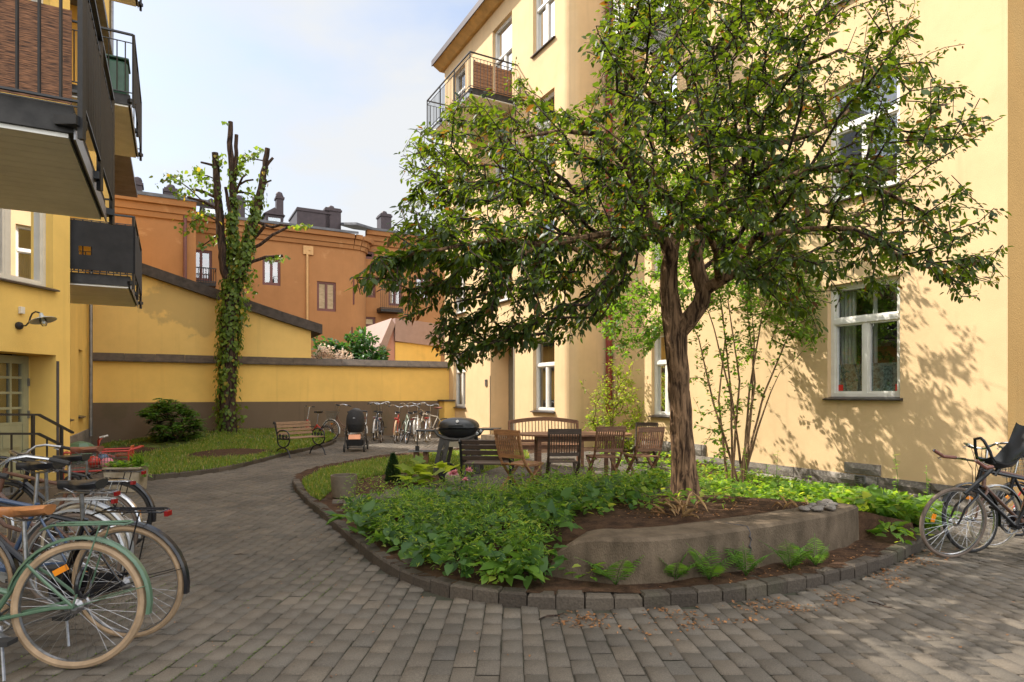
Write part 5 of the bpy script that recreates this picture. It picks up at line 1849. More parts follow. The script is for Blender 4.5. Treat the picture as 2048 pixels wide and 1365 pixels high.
for k in range(480):     # upper back of the crown, mostly hidden by the big tree
    tips.append(PT(rnd.uniform(1230, 1580), rnd.uniform(320, 500), DS + rnd.gauss(0.3, 0.9)))
ids = Q.grow(tips, minr=0.004, bf=0.25, start=8, k=0.0035)
mb = MB(); Q.mesh(mb, 8); mb.build("stem", M['stem_bark'], st, smooth=True)


def twig_leaves(tree, ids, n0, n1, s0, s1, back=0.4, rmax=0.03, spread=0.06):
    pos, axs, ups, szs = [], [], [], []
    for ti in ids:
        i = ti; chain = [i]; L = 0
        while tree.par[i] >= 0 and L < back:
            L += (tree.p[i] - tree.p[tree.par[i]]).length
            i = tree.par[i]; chain.append(i)
            if tree.r[i] > rmax: break
        P = [tree.p[c] for c in chain]
        if len(P) < 2: continue
        for q in range(rnd.randint(n0, n1)):
            u = rnd.random() * (len(P) - 1); k0 = min(int(u), len(P) - 2)
            c = P[k0].lerp(P[k0 + 1], u - k0)
            tw = (P[k0] - P[k0 + 1]); tw = tw.normalized() if tw.length > 1e-6 else Vector((0, 0, 1))
            rv = Vector((rnd.gauss(0, 1), rnd.gauss(0, 1), rnd.gauss(0, 0.7))); rv = (rv - tw * rv.dot(tw)).normalized()
            pos.append(c + rv * rnd.uniform(0, spread)); axs.append(tw * rnd.uniform(0.2, 1) + rv * 0.8 + Vector((0, 0, -0.25)))
            ups.append(Vector((rnd.gauss(0, .5), rnd.gauss(0, .5), 1))); szs.append(rnd.uniform(s0, s1))
    return np.array(pos), np.array(axs), np.array(ups), np.array(szs)


V, F = leaf_geo(*twig_leaves(Q, ids, 9, 16, 0.05, 0.10), (LEAF8, LEAF8_T), 1.1)
np_object("foliage", V, F, M['shrub_leaf'], st)

# ---- loose yellow-green bush by the red downpipe
YB = W(12.6, 9.7, 0)
yt = thing("yellow_green_bush", "airy yellow-green bush in front of the red downpipe and behind the garden table", "bush", tuple(YB))
Y = Tree(); Y.line([(YB, 0.03), (YB + Vector((0, 0, 0.1)), 0.025)])
DY = 15.6
tips = [PT(x, y, DY + rnd.gauss(0, 0.35)) for (x, y) in sample_poly_px([(1150, 850), (1180, 800), (1200, 760), (1240, 735), (1285, 790), (1295, 860), (1270, 905), (1200, 910)], 240)]
tips += [PT(x, y, DY + rnd.gauss(0, 0.3)) for (x, y) in sample_poly_px([(1150, 760), (1240, 700), (1290, 730), (1290, 800), (1180, 820)], 40)]
ids = Y.grow(tips, minr=0.004, bf=0.3, k=0.0025)
mb = MB(); Y.mesh(mb, 6); mb.build("stem", M['stem_bark'], yt)
V, F = leaf_geo(*twig_leaves(Y, ids, 8, 14, 0.05, 0.10, 0.35), (LEAF8, LEAF8_T), 0.9)
np_object("foliage", V, F, M['lime_leaf'], yt)

# ---- rhododendron on the lawn by the garden wall
RB = PT(350, 880, 17.6); RB.z = 0.12
rt = thing("rhododendron_bush", "dark green rounded rhododendron bush against the brown base of the garden wall", "bush", tuple(RB))
Rt = Tree(); Rt.line([(RB, 0.04), (RB + Vector((0, 0, 0.12)), 0.035)])
tips = [PT(x, y, 17.5 + rnd.gauss(0, 0.42)) for (x, y) in sample_poly_px([(282, 828), (300, 805), (325, 795), (350, 803), (380, 815), (400, 835), (408, 860), (400, 882), (330, 888), (300, 880), (310, 850)], 210)]
ids = Rt.grow(tips, minr=0.005, bf=0.3, k=0.004)
mb = MB(); Rt.mesh(mb, 6); mb.build("stem", M['bark_dark'], rt)
pos, axs, ups, szs = [], [], [], []
for ti in ids:
    c = Rt.p[ti]
    for k in range(11):
        th = 2 * math.pi * k / 11 + rnd.random()
        pos.append(c + Vector((0, 0, rnd.uniform(-.05, .03)))); axs.append(Vector((math.cos(th), math.sin(th), rnd.uniform(-0.35, 0.35)))); ups.append(Vector((0, 0, 1))); szs.append(rnd.uniform(0.13, 0.22))
V, F = leaf_geo(np.array(pos), np.array(axs), np.array(ups), np.array(szs), (LEAF8, LEAF8_T), 0.75)
np_object("foliage", V, F, M['rhodo_leaf'], rt)


# ---- shrubs behind the garden wall
def hedge_bush(name, label, cat, base, tips, mat, size, nl, tmpl=(LEAF8, LEAF8_T)):
    o = thing(name, label, cat, tuple(base))
    t = Tree(); t.line([(base, 0.05), (base + Vector((0, 0, 0.4)), 0.045)])
    ids = t.grow(tips, minr=0.006, bf=0.3, k=0.004, seg=0.3)
    mb = MB(); t.mesh(mb, 6); mb.build("stem", M['bark_dark'], o)
    V, F = leaf_geo(*twig_leaves(t, ids, nl, nl + 8, size * 0.7, size * 1.3, 0.5, spread=0.15), tmpl, 1.1)
    np_object("foliage", V, F, M[mat], o)
    return o


a_ = 26.0
hedge_bush("dark_leaved_bush", "dense dark green bush growing behind the garden wall in front of the orange house", "bush", PT(700, 830, 26.5) * 1,
           [PT(x, y, 26.5 + rnd.gauss(0, 0.6)) for (x, y) in sample_poly_px([(625, 680), (660, 682), (690, 690), (700, 672), (735, 650), (750, 680), (775, 690), (775, 735), (640, 735), (628, 700)], 170)], 'far_leaf', 0.2, 10)
hedge_bush("pale_flowering_bush", "pale pink flowering bush just showing over the coping of the garden wall", "bush", PT(665, 850, 23.6) * 1,
           [PT(x, y, 23.6 + rnd.gauss(0, 0.25)) for (x, y) in sample_poly_px([(622, 712), (640, 692), (655, 688), (670, 705), (690, 698), (708, 715), (705, 735), (622, 735)], 120)], 'pale_blossom', 0.10, 9)

# ---- small conifer in the bare bed
CB = GP(786, 966, 0.1)
cf = thing("dwarf_conifer", "small dark cone-shaped conifer planted in the bare soil bed", "conifer", (CB.x, CB.y, 0.09))
mb = MB(); mb.tube([CB, CB + Vector((0, 0, 0.35))], [0.015, 0.006], 6); mb.build("trunk", M['bark_dark'], cf)
Hc = 56 * CB.y / FPX * 0.98; Rc = 15 * CB.y / FPX
n = 2600
t = nrnd.random(n) ** 1.3
th = nrnd.uniform(0, 2 * np.pi, n)
rr = Rc * (1 - t) ** 0.75 * np.sqrt(nrnd.uniform(0.35, 1.1, n)) * (1 + 0.2 * np.sin(th * 3 + t * 9))
pos = np.stack([CB.x + rr * np.cos(th), CB.y + rr * np.sin(th), 0.11 + t * Hc + nrnd.normal(0, .008, n)], 1)
ax = np.stack([np.cos(th) * 0.8, np.sin(th) * 0.8, np.full(n, 0.9)], 1) + nrnd.normal(0, .3, (n, 3))
V, F = leaf_geo(pos, ax, rvec(n), nrnd.uniform(0.03, 0.055, n), (LEAF4, LEAF4_T), 0.6)
np_object("foliage", V, F, M['conifer_needle'], cf)


# ---------------------------------------------------------------- grass
def blades(poly, n, zfun, h0, h1, dens=None, width=0.006):
    P = np.array(poly); x0, y0 = P.min(0); x1, y1 = P.max(0)
    x = nrnd.uniform(x0, x1, n); y = nrnd.uniform(y0, y1, n)
    k = inside(x, y, poly)
    if dens is not None: k &= nrnd.random(n) < dens(x, y)
    x, y = x[k], y[k]; m = len(x)
    z = np.array([zfun(a, b) for a, b in zip(x, y)])
    h = nrnd.uniform(h0, h1, m) * nrnd.uniform(0.5, 1.2, m)
    th = nrnd.uniform(0, 2 * np.pi, m); ln = nrnd.uniform(0.1, 0.9, m) * h
    dx, dy = np.cos(th), np.sin(th)
    wd = width * nrnd.uniform(0.7, 1.4, m) * np.sqrt(y / 8)
    V = np.zeros((m, 5, 3))
    for k_, (s, f, l) in enumerate(((-1, 0, 0), (1, 0, 0), (0.8, 0.55, 0.25), (-0.8, 0.55, 0.25), (0, 1, 1))):
        V[:, k_, 0] = x - dy * wd * s + dx * ln * l
        V[:, k_, 1] = y + dx * wd * s + dy * ln * l
        V[:, k_, 2] = z + h * f - 0.004
    F = np.array([(0, 1, 2), (0, 2, 3), (3, 2, 4)])
    return V.reshape(-1, 3), (np.arange(m)[:, None, None] * 5 + F[None]).reshape(-1, 3)


def ell(cx, cy, rx, ry, px_=True):
    c = GP(cx, cy, 0.1); s = c.y / FPX
    e0 = GP(cx, cy + ry, 0.1).y; e1 = GP(cx, cy - ry, 0.1).y
    ryw = abs(e1 - e0) / 2
    return lambda x, y: ((x - c.x) / (rx * s)) ** 2 + ((y - (e0 + e1) / 2) / ryw) ** 2


d1 = ell(455, 907, 75, 9); d1b = ell(215, 905, 90, 30)
def lawn_d(x, y):
    pt = np.array([mnoise.noise(Vector((a * 0.9, b * 0.9, 7))) for a, b in zip(x, y)])
    return np.clip((np.minimum(d1(x, y), d1b(x, y)) - 0.75) * 1.6, 0.02, 1.0) * np.clip(0.75 + pt * 1.3, 0.15, 1.0)
V, F = blades(left_lawn, 125000, lawn_z, 0.035, 0.095, lawn_d, 0.007)
tag(np_object("grass", V, F, M['grass_blade']), "mown grass of the left hand lawn", "grass", kind="stuff")
V, F = blades(lawn2_poly, 85000, lambda x, y: island_z(x, y) + 0.01, 0.035, 0.09, None, 0.006)
tag(np_object("grass", V, F, M['grass_blade']), "grass of the small lawn behind the flower pot", "grass", kind="stuff")
# bare earth on the left lawn
def disc_sheet(cx, cy, rx, ry, z, label):
    f = ell(cx, cy, rx, ry); c = GP(cx, cy, 0.1); s = c.y / FPX
    mb = MB(); vs = [Vector((c.x, c.y, z + 0.03))]; N_ = 40
    e0 = GP(cx, cy + ry, 0.1).y; e1 = GP(cx, cy - ry, 0.1).y
    for k in range(N_):
        q = 2 * math.pi * k / N_; j = 1 + 0.16 * math.sin(3 * q + 1) + rnd.uniform(-.07, .07)
        vs.append(Vector((c.x + rx * s * math.cos(q) * j, (e0 + e1) / 2 + (e1 - e0) / 2 * math.sin(q) * j, z)))
    mb.add(vs, [(0, 1 + k, 1 + (k + 1) % N_) for k in range(N_)])
    tag(mb.build("bare_soil", M['soil'], smooth=True), label, "soil", kind="structure")


disc_sheet(455, 907, 78, 10, 0.105, "bare patch of earth in the left hand lawn")
disc_sheet(215, 905, 60, 26, 0.10, "dark earth in the corner by the set-back house wall")

# ---------------------------------------------------------------- ground cover of the bed
bed = [(p.x, p.y) for p in smooth_line(poly_px([(690, 1022), (720, 1062), (760, 1098), (815, 1136), (880, 1158), (970, 1174), (1060, 1182), (1095, 1172)], 0.09), 0.2)] + \
      poly_px([(1100, 1120), (1150, 1082), (1260, 1072), (1400, 1062), (1600, 1032), (1722, 1024), (1735, 1080), (1790, 1092), (1845, 1062), (1880, 1035)], 0.15) + \
      [tuple(W(a, b)[:2]) for a, b in ((5.3, 10.3), (8.0, 10.35), (11.4, 10.3), (11.6, 8.6))] + \
      poly_px([(1400, 960), (1330, 990), (1180, 1005), (1060, 1008), (960, 1010), (900, 1003), (860, 1000), (780, 1004), (720, 1013)], 0.1)
soilspot = ell(1330, 1030, 130, 34)
soil2 = ell(1560, 1042, 90, 14)


def bed_d(x, y):
    d = np.minimum(soilspot(x, y), soil2(x, y) + 0.2)
    return np.clip((d - 0.5) * 1.4, 0.14, 1.0)


def plant_cover(n, poly, hfun, leaf, nl, spread, tmpl, wid, dens=bed_d, stems=False, up=0.55):
    P = np.array(poly); x0, y0 = P.min(0); x1, y1 = P.max(0)
    x = nrnd.uniform(x0, x1, n); y = nrnd.uniform(y0, y1, n)
    k = inside(x, y, poly)
    if dens is not None: k &= nrnd.random(n) < dens(x, y)
    x, y = x[k], y[k]; m = len(x)
    z = np.array([island_z(a, b) for a, b in zip(x, y)])
    H = hfun(x, y) * nrnd.uniform(0.6, 1.25, m)
    parts = []
    xr = np.repeat(x, nl); yr = np.repeat(y, nl); zr = np.repeat(z, nl); Hr = np.repeat(H, nl)
    t = nrnd.random(m * nl) ** 0.7
    th = nrnd.uniform(0, 2 * np.pi, m * nl)
    r = spread * nrnd.uniform(0.15, 1.0, m * nl) * np.repeat(nrnd.uniform(.6, 1.3, m), nl)
    pos = np.stack([xr + r * np.cos(th), yr + r * np.sin(th), zr + Hr * (0.25 + 0.75 * t) * (1 - 0.3 * r / spread)], 1)
    ax = np.stack([np.cos(th), np.sin(th), nrnd.uniform(-0.5, up, m * nl)], 1) + nrnd.normal(0, .35, (m * nl, 3))
    u = np.stack([nrnd.normal(0, .45, m * nl), nrnd.normal(0, .45, m * nl), np.ones(m * nl)], 1)
    s = nrnd.uniform(leaf * 0.6, leaf * 1.3, m * nl)
    parts.append(leaf_geo(pos, ax, u, s, tmpl, wid))
    return join_geo(parts)


def front_tall(x, y): return 0.16 + 0.17 * np.clip((x + 1.6) / 2.2, 0, 1) * np.clip((6.2 - y) / 2.0, 0, 1) + 0.05 * np.sin(x * 3.1 + y * 2.3)


g1 = plant_cover(1500, bed, front_tall, 0.062, 17, 0.16, (HEART, HEART_T), 0.95)
tag(np_object("ground_cover", *g1, M['bed_leaf']), "bright broad-leaved ground cover filling the planted island", "ground cover", kind="stuff")
left_bed = poly_px([(690, 1022), (820, 1136), (960, 1174), (1095, 1172), (1150, 1082), (1280, 1060), (1250, 1000), (1060, 1003), (880, 1003), (780, 1006)], 0.1)
g2 = plant_cover(420, left_bed, lambda x, y: front_tall(x, y) + 0.06, 0.10, 12, 0.2, (HEART, HEART_T), 0.9)
tag(np_object("ground_cover", *g2, M['bed_leaf_dark']), "deep green leafy perennials left of the concrete retaining wall", "ground cover", kind="stuff")
g3 = plant_cover(540, left_bed, lambda x, y: 0.40 + 0.12 * np.sin(x * 5 + y * 3), 0.045, 34, 0.12, (LEAF8, LEAF8_T), 0.45, up=0.9)
tag(np_object("ground_cover", *g3, M['bed_leaf']), "fine-leaved tall perennials between the terrace and the kerb", "ground cover", kind="stuff")
gq = plant_cover(420, poly_px([(1120, 1010), (1330, 985), (1330, 960), (1200, 985), (1040, 990), (1040, 1010)], 0.1), lambda x, y: 0.30 + 0 * x, 0.07, 16, 0.15, (HEART, HEART_T), 0.9, dens=None)
tag(np_object("ground_cover", *gq, M['bed_leaf']), "light green plants along the front edge of the terrace", "ground cover", kind="stuff")
g4 = plant_cover(800, poly_px([(1690, 1010), (1728, 1022), (1735, 1080), (1790, 1092), (1845, 1062), (1880, 1035), (1800, 1000), (1600, 975), (1500, 985)], 0.05), lambda x, y: 0.26 + 0 * x, 0.10, 14, 0.18, (HEART, HEART_T), 0.9, dens=None)
tag(np_object("ground_cover", *g4, M['bed_leaf']), "sunlit hairy-leaved plants between the retaining wall end and the parked bicycles", "ground cover", kind="stuff")
# tall thin stalks against the wall
pos, axs, ups, szs = [], [], [], []
mbs = MB()
for (x, y, yt_, D) in ((1495, 960, 895, 10.2), (1550, 965, 900, 9.6), (1795, 985, 905, 8.3), (1858, 1000, 930, 8.0), (1540, 990, 928, 8.8), (1480, 980, 930, 9.2), (1620, 990, 950, 8.6), (1400, 965, 935, 10.0), (1210, 1000, 935, 8.4), (1245, 990, 940, 8.6), (1180, 1000, 940, 8.2), (1110, 1000, 945, 8.0)):
    b = PT(x, y + 25, D); t = PT(x + rnd.uniform(-8, 8), yt_, D)
    mbs.tube([b, b.lerp(t, 0.5) + Vector((rnd.uniform(-.03, .03), 0, 0)), t], [0.005, 0.004, 0.002], 4)
    for k in range(26):
        c = b.lerp(t, 0.3 + 0.7 * rnd.random()); th = rnd.uniform(0, 6.28)
        pos.append(c); axs.append(Vector((math.cos(th), math.sin(th), rnd.uniform(-.2, .6)))); ups.append(Vector((0, 0, 1))); szs.append(rnd.uniform(.03, .08))
V, F = leaf_geo(np.array(pos), np.array(axs), np.array(ups), np.array(szs), (LEAF8, LEAF8_T), 0.6)
sv = np.array([tuple(v) for v in mbs.v]); sf = []
for f in mbs.f:
    for k in range(1, len(f) - 1): sf.append((f[0], f[k], f[k + 1]))
V, F = join_geo([(V, F), (sv, np.array(sf))])
tag(np_object("tall_stalks", V, F, M['bed_leaf']), "thin flowering stalks standing up from the ground cover near the house wall", "ground cover", kind="stuff")


# ---- individual plants
def fern(px, py, n, L, label):
    c = GP(px, py, 0.09); c.z = 0.08
    o_pos, o_ax, o_up, o_s = [], [], [], []
    mb = MB()
    for k in range(n):
        th = 2 * math.pi * k / n + rnd.uniform(-.4, .4); d = Vector((math.cos(th), math.sin(th), 0))
        LL = L * rnd.uniform(0.8, 1.2); el = rnd.uniform(0.95, 1.35)
        pts = []
        for j in range(9):
            t = j / 8
            pts.append(c + d * LL * t * math.cos(el) * (1 + 0.5 * t) + Vector((0, 0, LL * (math.sin(el) * t - 0.22 * t * t))))
        mb.tube(pts, [0.004 * (1 - 0.8 * j / 8) for j in range(9)], 4)
        side = Vector((-d.y, d.x, 0))
        for j in range(2, 17):
            t = j / 17; u = t * 8; k0 = min(int(u), 7); p = pts[k0].lerp(pts[k0 + 1], u - k0); tg = (pts[k0 + 1] - pts[k0]).normalized()
            for s in (-1, 1):
                o_pos.append(p); o_ax.append(side * s + tg * 0.45 + Vector((0, 0, -0.1))); o_up.append(Vector((0, 0, 1)) - tg * 0.2); o_s.append(LL * 0.24 * (math.sin(math.pi * min(1, t * 1.05 + 0.12))) ** 0.8 + 0.01)
    V, F = leaf_geo(np.array([tuple(p) for p in o_pos]), np.array([tuple(p) for p in o_ax]), np.array([tuple(p) for p in o_up]), np.array(o_s), (LEAF8, LEAF8_T), 0.30)
    sv = np.array([tuple(v) for v in mb.v]); sf = []
    for f in mb.f:
        for k in range(1, len(f) - 1): sf.append((f[0], f[k], f[k + 1]))
    V, F = join_geo([(V, F), (sv, np.array(sf))])
    return tag(np_object("fern", V, F, M['fern_leaf']), label, "fern", "ferns along the foot of the retaining wall")


fern(1232, 1168, 4, 0.40, "sparse fern in front of the tapered left end of the concrete wall")
fern(1350, 1160, 6, 0.42, "fern with broad open fronds, second from the left along the concrete wall")
fern(1418, 1158, 5, 0.38, "fern standing just left of the crack in the concrete wall")
fern(1492, 1150, 6, 0.36, "low spreading fern right of the crack in the concrete wall")
fern(1580, 1138, 5, 0.34, "small upright fern under the chipped part of the concrete wall")
fern(1632, 1130, 5, 0.28, "smallest fern near the bare soil at the right end of the concrete wall")

def rosette(name, px, py, n, L, wid, mat, label, cat, tmpl=(LEAF8, LEAF8_T), z=0.09, stand=0.5):
    c = GP(px, py, z); c.z = z
    P, A, U_, Sz = [], [], [], []
    for k in range(n):
        th = rnd.uniform(0, 6.283); r = rnd.random() ** 0.6
        P.append(c + Vector((math.cos(th) * r * L * 0.45, math.sin(th) * r * L * 0.45, 0.04 + rnd.random() * L * stand)))
        A.append(Vector((math.cos(th), math.sin(th), rnd.uniform(-0.5, 0.6)))); U_.append(Vector((rnd.gauss(0, .2), rnd.gauss(0, .2), 1))); Sz.append(L * rnd.uniform(0.35, 0.65))
    V, F = leaf_geo(np.array(P), np.array(A), np.array(U_), np.array(Sz), tmpl, wid)
    return tag(np_object(name, V, F, M[mat]), label, cat)


rosette("glossy_leaf_clump", 716, 1078, 26, 0.42, 0.8, 'bed_leaf_dark', "glossy dark green leaf clump hanging over the left kerb of the island", "plant", z=0.10)
rosette("rhubarb_leaf_plant", 855, 972, 26, 0.62, 1.0, 'lime_leaf', "pale yellow-green broad-leaved plant beside the barbecue's left foot", "plant", (LOBED, LOBED_T))
rosette("weed_tuft", 1018, 1165, 22, 0.34, 0.9, 'bed_leaf', "light green weed tuft left of the concrete wall's tapered end", "plant")
rosette("weed_tuft", 1175, 1166, 18, 0.20, 0.8, 'bed_leaf', "small weed at the foot of the concrete wall's tapered end", "plant")

# long narrow dry leaves left of the soil mound
P, A, U_, Sz = [], [], [], []
for (cx, cy, n) in ((1362, 1030, 16), (1375, 1045, 16), (1590, 1032, 12)):
    c = GP(cx, cy, 0.3); c.z = island_z(c.x, c.y)
    for k in range(n):
        th = rnd.uniform(0, 6.283)
        P.append(c + Vector((rnd.gauss(0, .1), rnd.gauss(0, .1), 0.01))); A.append(Vector((math.cos(th), math.sin(th), rnd.uniform(0.05, 0.9)))); U_.append(Vector((0, 0, 1))); Sz.append(rnd.uniform(0.15, 0.3))
V, F = leaf_geo(np.array(P), np.array(A), np.array(U_), np.array(Sz), (LEAF8, LEAF8_T), 0.16)
tag(np_object("withered_leaves", V, F, M['straw']), "withered straw-coloured bulb leaves lying on the soil mound", "dry leaves", kind="stuff")

# leaf litter: soil mound, kerb foot and paving
def litter(n, polyfun, zf, s0, s1, label, mat='dry_leaf'):
    P = np.array(polyfun); x0, y0 = P.min(0); x1, y1 = P.max(0)
    x = nrnd.uniform(x0, x1, n); y = nrnd.uniform(y0, y1, n); k = inside(x, y, polyfun); x, y = x[k], y[k]
    cl = np.array([mnoise.noise(Vector((a * 3.1, b * 3.1, 2))) for a, b in zip(x, y)]); k = nrnd.random(len(x)) < np.clip(0.35 + cl * 1.6, 0.02, 1); x, y = x[k], y[k]
    z = np.array([zf(a, b) for a, b in zip(x, y)]); m = len(x)
    ax = np.stack([nrnd.normal(0, 1, m), nrnd.normal(0, 1, m), nrnd.normal(0, .18, m)], 1); u = np.stack([nrnd.normal(0, .25, m), nrnd.normal(0, .25, m), np.ones(m)], 1)
    V, F = leaf_geo(np.stack([x, y, z + 0.006], 1), ax, u, nrnd.uniform(s0, s1, m), (LEAF4, LEAF4_T), 1.2)
    return tag(np_object("leaf_litter", V, F, M[mat]), label, "leaf litter", kind="stuff")


litter(15000, poly_px([(1050, 1222), (1200, 1226), (1440, 1212), (1660, 1176), (1800, 1130), (1860, 1085), (1920, 1080), (1890, 1130), (1760, 1190), (1560, 1240), (1300, 1275), (1080, 1250)]), ground_z, 0.013, 0.036, "brown leaf litter along the outer foot of the island kerb")
litter(2400, poly_px([(1180, 1060), (1240, 1010), (1370, 1000), (1500, 1020), (1720, 1030), (1600, 1035), (1400, 1062)], 0.25), island_z, 0.012, 0.04, "brown leaf litter on the soil mound round the trunk")
litter(1500, poly_px([(1110, 1168), (1300, 1180), (1500, 1165), (1740, 1110), (1740, 1085), (1500, 1140), (1260, 1168)], 0.09), lambda x, y: 0.085, 0.012, 0.035, "leaf litter between the concrete wall and the kerb")
litter(900, poly_px([(640, 950), (860, 945), (880, 975), (690, 1005)], 0.09), island_z, 0.012, 0.04, "bark and litter round the dwarf conifer")
litter(1800, poly_px([(575, 985), (600, 1020), (700, 1105), (800, 1172), (870, 1196), (850, 1215), (760, 1185), (640, 1090), (560, 1000)], 0.0), ground_z, 0.012, 0.03, "scattered litter along the left foot of the kerb")
litter(1100, poly_px([(330, 1010), (560, 1000), (900, 1225), (1500, 1240), (1900, 1130), (2048, 1150), (2048, 1365), (300, 1365)]), ground_z, 0.008, 0.028, "single fallen leaves and seed husks scattered over the open paving")
# moss and weeds in the paving joints near the bicycles
P = np.array(poly_px([(0, 1365), (120, 1250), (320, 1180), (500, 1180), (640, 1250), (520, 1365)])); n = 9000
x = nrnd.uniform(P[:, 0].min() - .3, P[:, 0].max(), n); y = nrnd.uniform(3.0, 5.6, n)
cl = np.array([mnoise.noise(Vector((a * 1.6, b * 1.6, 5))) for a, b in zip(x, y)])
sxx = 1 - 0.1375 * np.tanh((y - 3.3) / 2.5)
col_ = np.round(x / sxx / pw - 0.5) + 0.5
xs_ = col_ * pw * sxx + nrnd.normal(0, .003, n)
k = (nrnd.random(n) < np.clip(0.15 + cl * 1.5, 0, 0.9)) & (x < -0.9 + 0.2 * nrnd.random(n))
x, y = xs_[k], y[k]; m = len(x)
th = nrnd.uniform(0, 6.28, m)
V, F = leaf_geo(np.stack([x, y, np.full(m, -0.004)], 1), np.stack([np.cos(th), np.sin(th), nrnd.uniform(0.05, .6, m)], 1), np.tile([0, 0, 1.0], (m, 1)), nrnd.uniform(.006, .018, m), (LEAF4, LEAF4_T), 1.3)
tag(np_object("moss", V, F, M['moss']), "moss and tiny weeds in the paving joints by the bicycles", "moss", kind="stuff")


def peony(px, py, D, R, label):
    c = PT(px, py, D); b = Vector((c.x + 0.05, c.y + 0.05, 0.09))
    o = thing("peony", label, "flower", tuple(b), group="pink peonies in the island")
    mb = MB(); mb.tube([b, b.lerp(c, 0.5) + Vector((0.02, 0, 0)), c], [0.006, 0.005, 0.004], 5); mb.build("stem", M['bed_leaf'], o)
    n = 46
    th = nrnd.uniform(0, 6.28, n); el = nrnd.uniform(-0.25, 1.3, n)
    A = np.stack([np.cos(th) * np.cos(el), np.sin(th) * np.cos(el), np.sin(el)], 1)
    V, F = leaf_geo(np.tile(np.array(c), (n, 1)) + A * R * 0.1, A, rvec(n) * .5 + np.array([0, 0, 1.0]), nrnd.uniform(R * .7, R * 1.15, n), (HEART, HEART_T), 0.9)
    np_object("blossom", V, F, M['peony_petal'], o)
    P, A2, U2, S2 = [], [], [], []
    for k in range(14):
        t = rnd.uniform(.25, .85); q = rnd.uniform(0, 6.28)
        P.append(b.lerp(c, t)); A2.append(Vector((math.cos(q), math.sin(q), .2))); U2.append(Vector((0, 0, 1))); S2.append(rnd.uniform(.09, .16))
    V, F = leaf_geo(np.array(P), np.array(A2), np.array(U2), np.array(S2), (LEAF8, LEAF8_T), .7)
    np_object("foliage", V, F, M['bed_leaf_dark'], o)


peony(907, 948, 7.6, 0.062, "fully open pink peony, the largest, in front of the black park bench")
peony(938, 942, 7.7, 0.048, "pink peony beside the top right of the largest bloom, before the bench slats")
peony(930, 960, 7.5, 0.036, "half open pink peony, lowest and smallest bloom before the bench")

# ================================================================ furniture and other things
pm("teak", (0.23, 0.105, 0.052), 0.6, var=0.3, vs=7, c2=(0.10, 0.048, 0.028), stretch=(1, 1, 6), bump=0.2, bs=30)
pm("teak_light", (0.36, 0.17, 0.075), 0.55, var=0.25, vs=7, stretch=(1, 1, 6))
pm("bench_slat", (0.27, 0.165, 0.095), 0.65, var=0.25, vs=6, stretch=(1.5, 1.5, 14))
pm("dark_slat", (0.075, 0.045, 0.030), 0.6, var=0.25, vs=6, stretch=(1.5, 1.5, 14))
pm("cast_iron", (0.016, 0.016, 0.018), 0.42, 0.2, var=0.2, vs=20)
pm("grill_black", (0.020, 0.021, 0.024), 0.32, 0.0, var=0.15, vs=10)
pm("grill_grey", (0.065, 0.060, 0.055), 0.55, var=0.15, vs=10)
pm("grill_beige", (0.36, 0.31, 0.22), 0.5, var=0.1, vs=10)
pm("chrome", (0.55, 0.55, 0.56), 0.25, 1.0, var=0.15, vs=30)
pm("steel_grey", (0.32, 0.32, 0.33), 0.35, 0.9, var=0.2, vs=30)
pm("rubber", (0.022, 0.021, 0.021), 0.75, var=0.2, vs=20)
pm("tan_rubber", (0.38, 0.26, 0.155), 0.75, var=0.2, vs=8)
pm("cream_rubber", (0.50, 0.42, 0.30), 0.75, var=0.15, vs=8)
pm("brown_rubber", (0.17, 0.125, 0.095), 0.75, var=0.2, vs=8)
pm("leather_tan", (0.40, 0.165, 0.06), 0.4, var=0.18, vs=9)
pm("leather_brown", (0.20, 0.07, 0.045), 0.4, var=0.18, vs=9)
pm("saddle_black", (0.017, 0.018, 0.022), 0.38, var=0.1)
pm("green_enamel", (0.085, 0.15, 0.095), 0.35, 0.0, var=0.12, vs=9)
pm("black_enamel", (0.014, 0.014, 0.017), 0.25, 0.0, var=0.1)
pm("red_enamel", (0.42, 0.03, 0.018), 0.3, 0.0, var=0.12)
pm("orange_enamel", (0.50, 0.085, 0.02), 0.35, 0.0, var=0.12)
pm("white_enamel", (0.70, 0.69, 0.66), 0.3, 0.0, var=0.08)
pm("silver_enamel", (0.42, 0.43, 0.44), 0.3, 0.5, var=0.12)
pm("blue_enamel", (0.05, 0.085, 0.16), 0.3, 0.0, var=0.1)
pm("brown_enamel", (0.14, 0.065, 0.04), 0.35, 0.0, var=0.15)
pm("mint_enamel", (0.33, 0.40, 0.32), 0.35, 0.0, var=0.1)
pm("pale_wood", (0.55, 0.36, 0.20), 0.6, var=0.2, vs=10)
pm("red_lens", (0.24, 0.010, 0.012), 0.2, var=0.1)
pm("amber_lens", (0.75, 0.24, 0.015), 0.2, var=0.1)
pm("clay_pot", (0.17, 0.135, 0.095), 0.8, var=0.2, vs=5, bump=0.3, bs=40)
pm("stone_trough", (0.36, 0.31, 0.23), 0.9, var=0.3, vs=5, c2=(0.20, 0.16, 0.10), bump=0.6, bs=40)
pm("black_fabric", (0.022, 0.021, 0.022), 0.9, var=0.2, vs=30)
pm("copper", (0.50, 0.22, 0.12), 0.3, 0.8, var=0.1)
pm("green_plastic", (0.035, 0.10, 0.06), 0.45, var=0.15, vs=6)
pm("green_toy", (0.10, 0.20, 0.12), 0.45, var=0.1)
pm("lamp_enamel", (0.42, 0.44, 0.44), 0.35, 0.0, var=0.08)
pm("wire_mesh", (0.16, 0.15, 0.12), 0.5, 0.5, var=0.2)


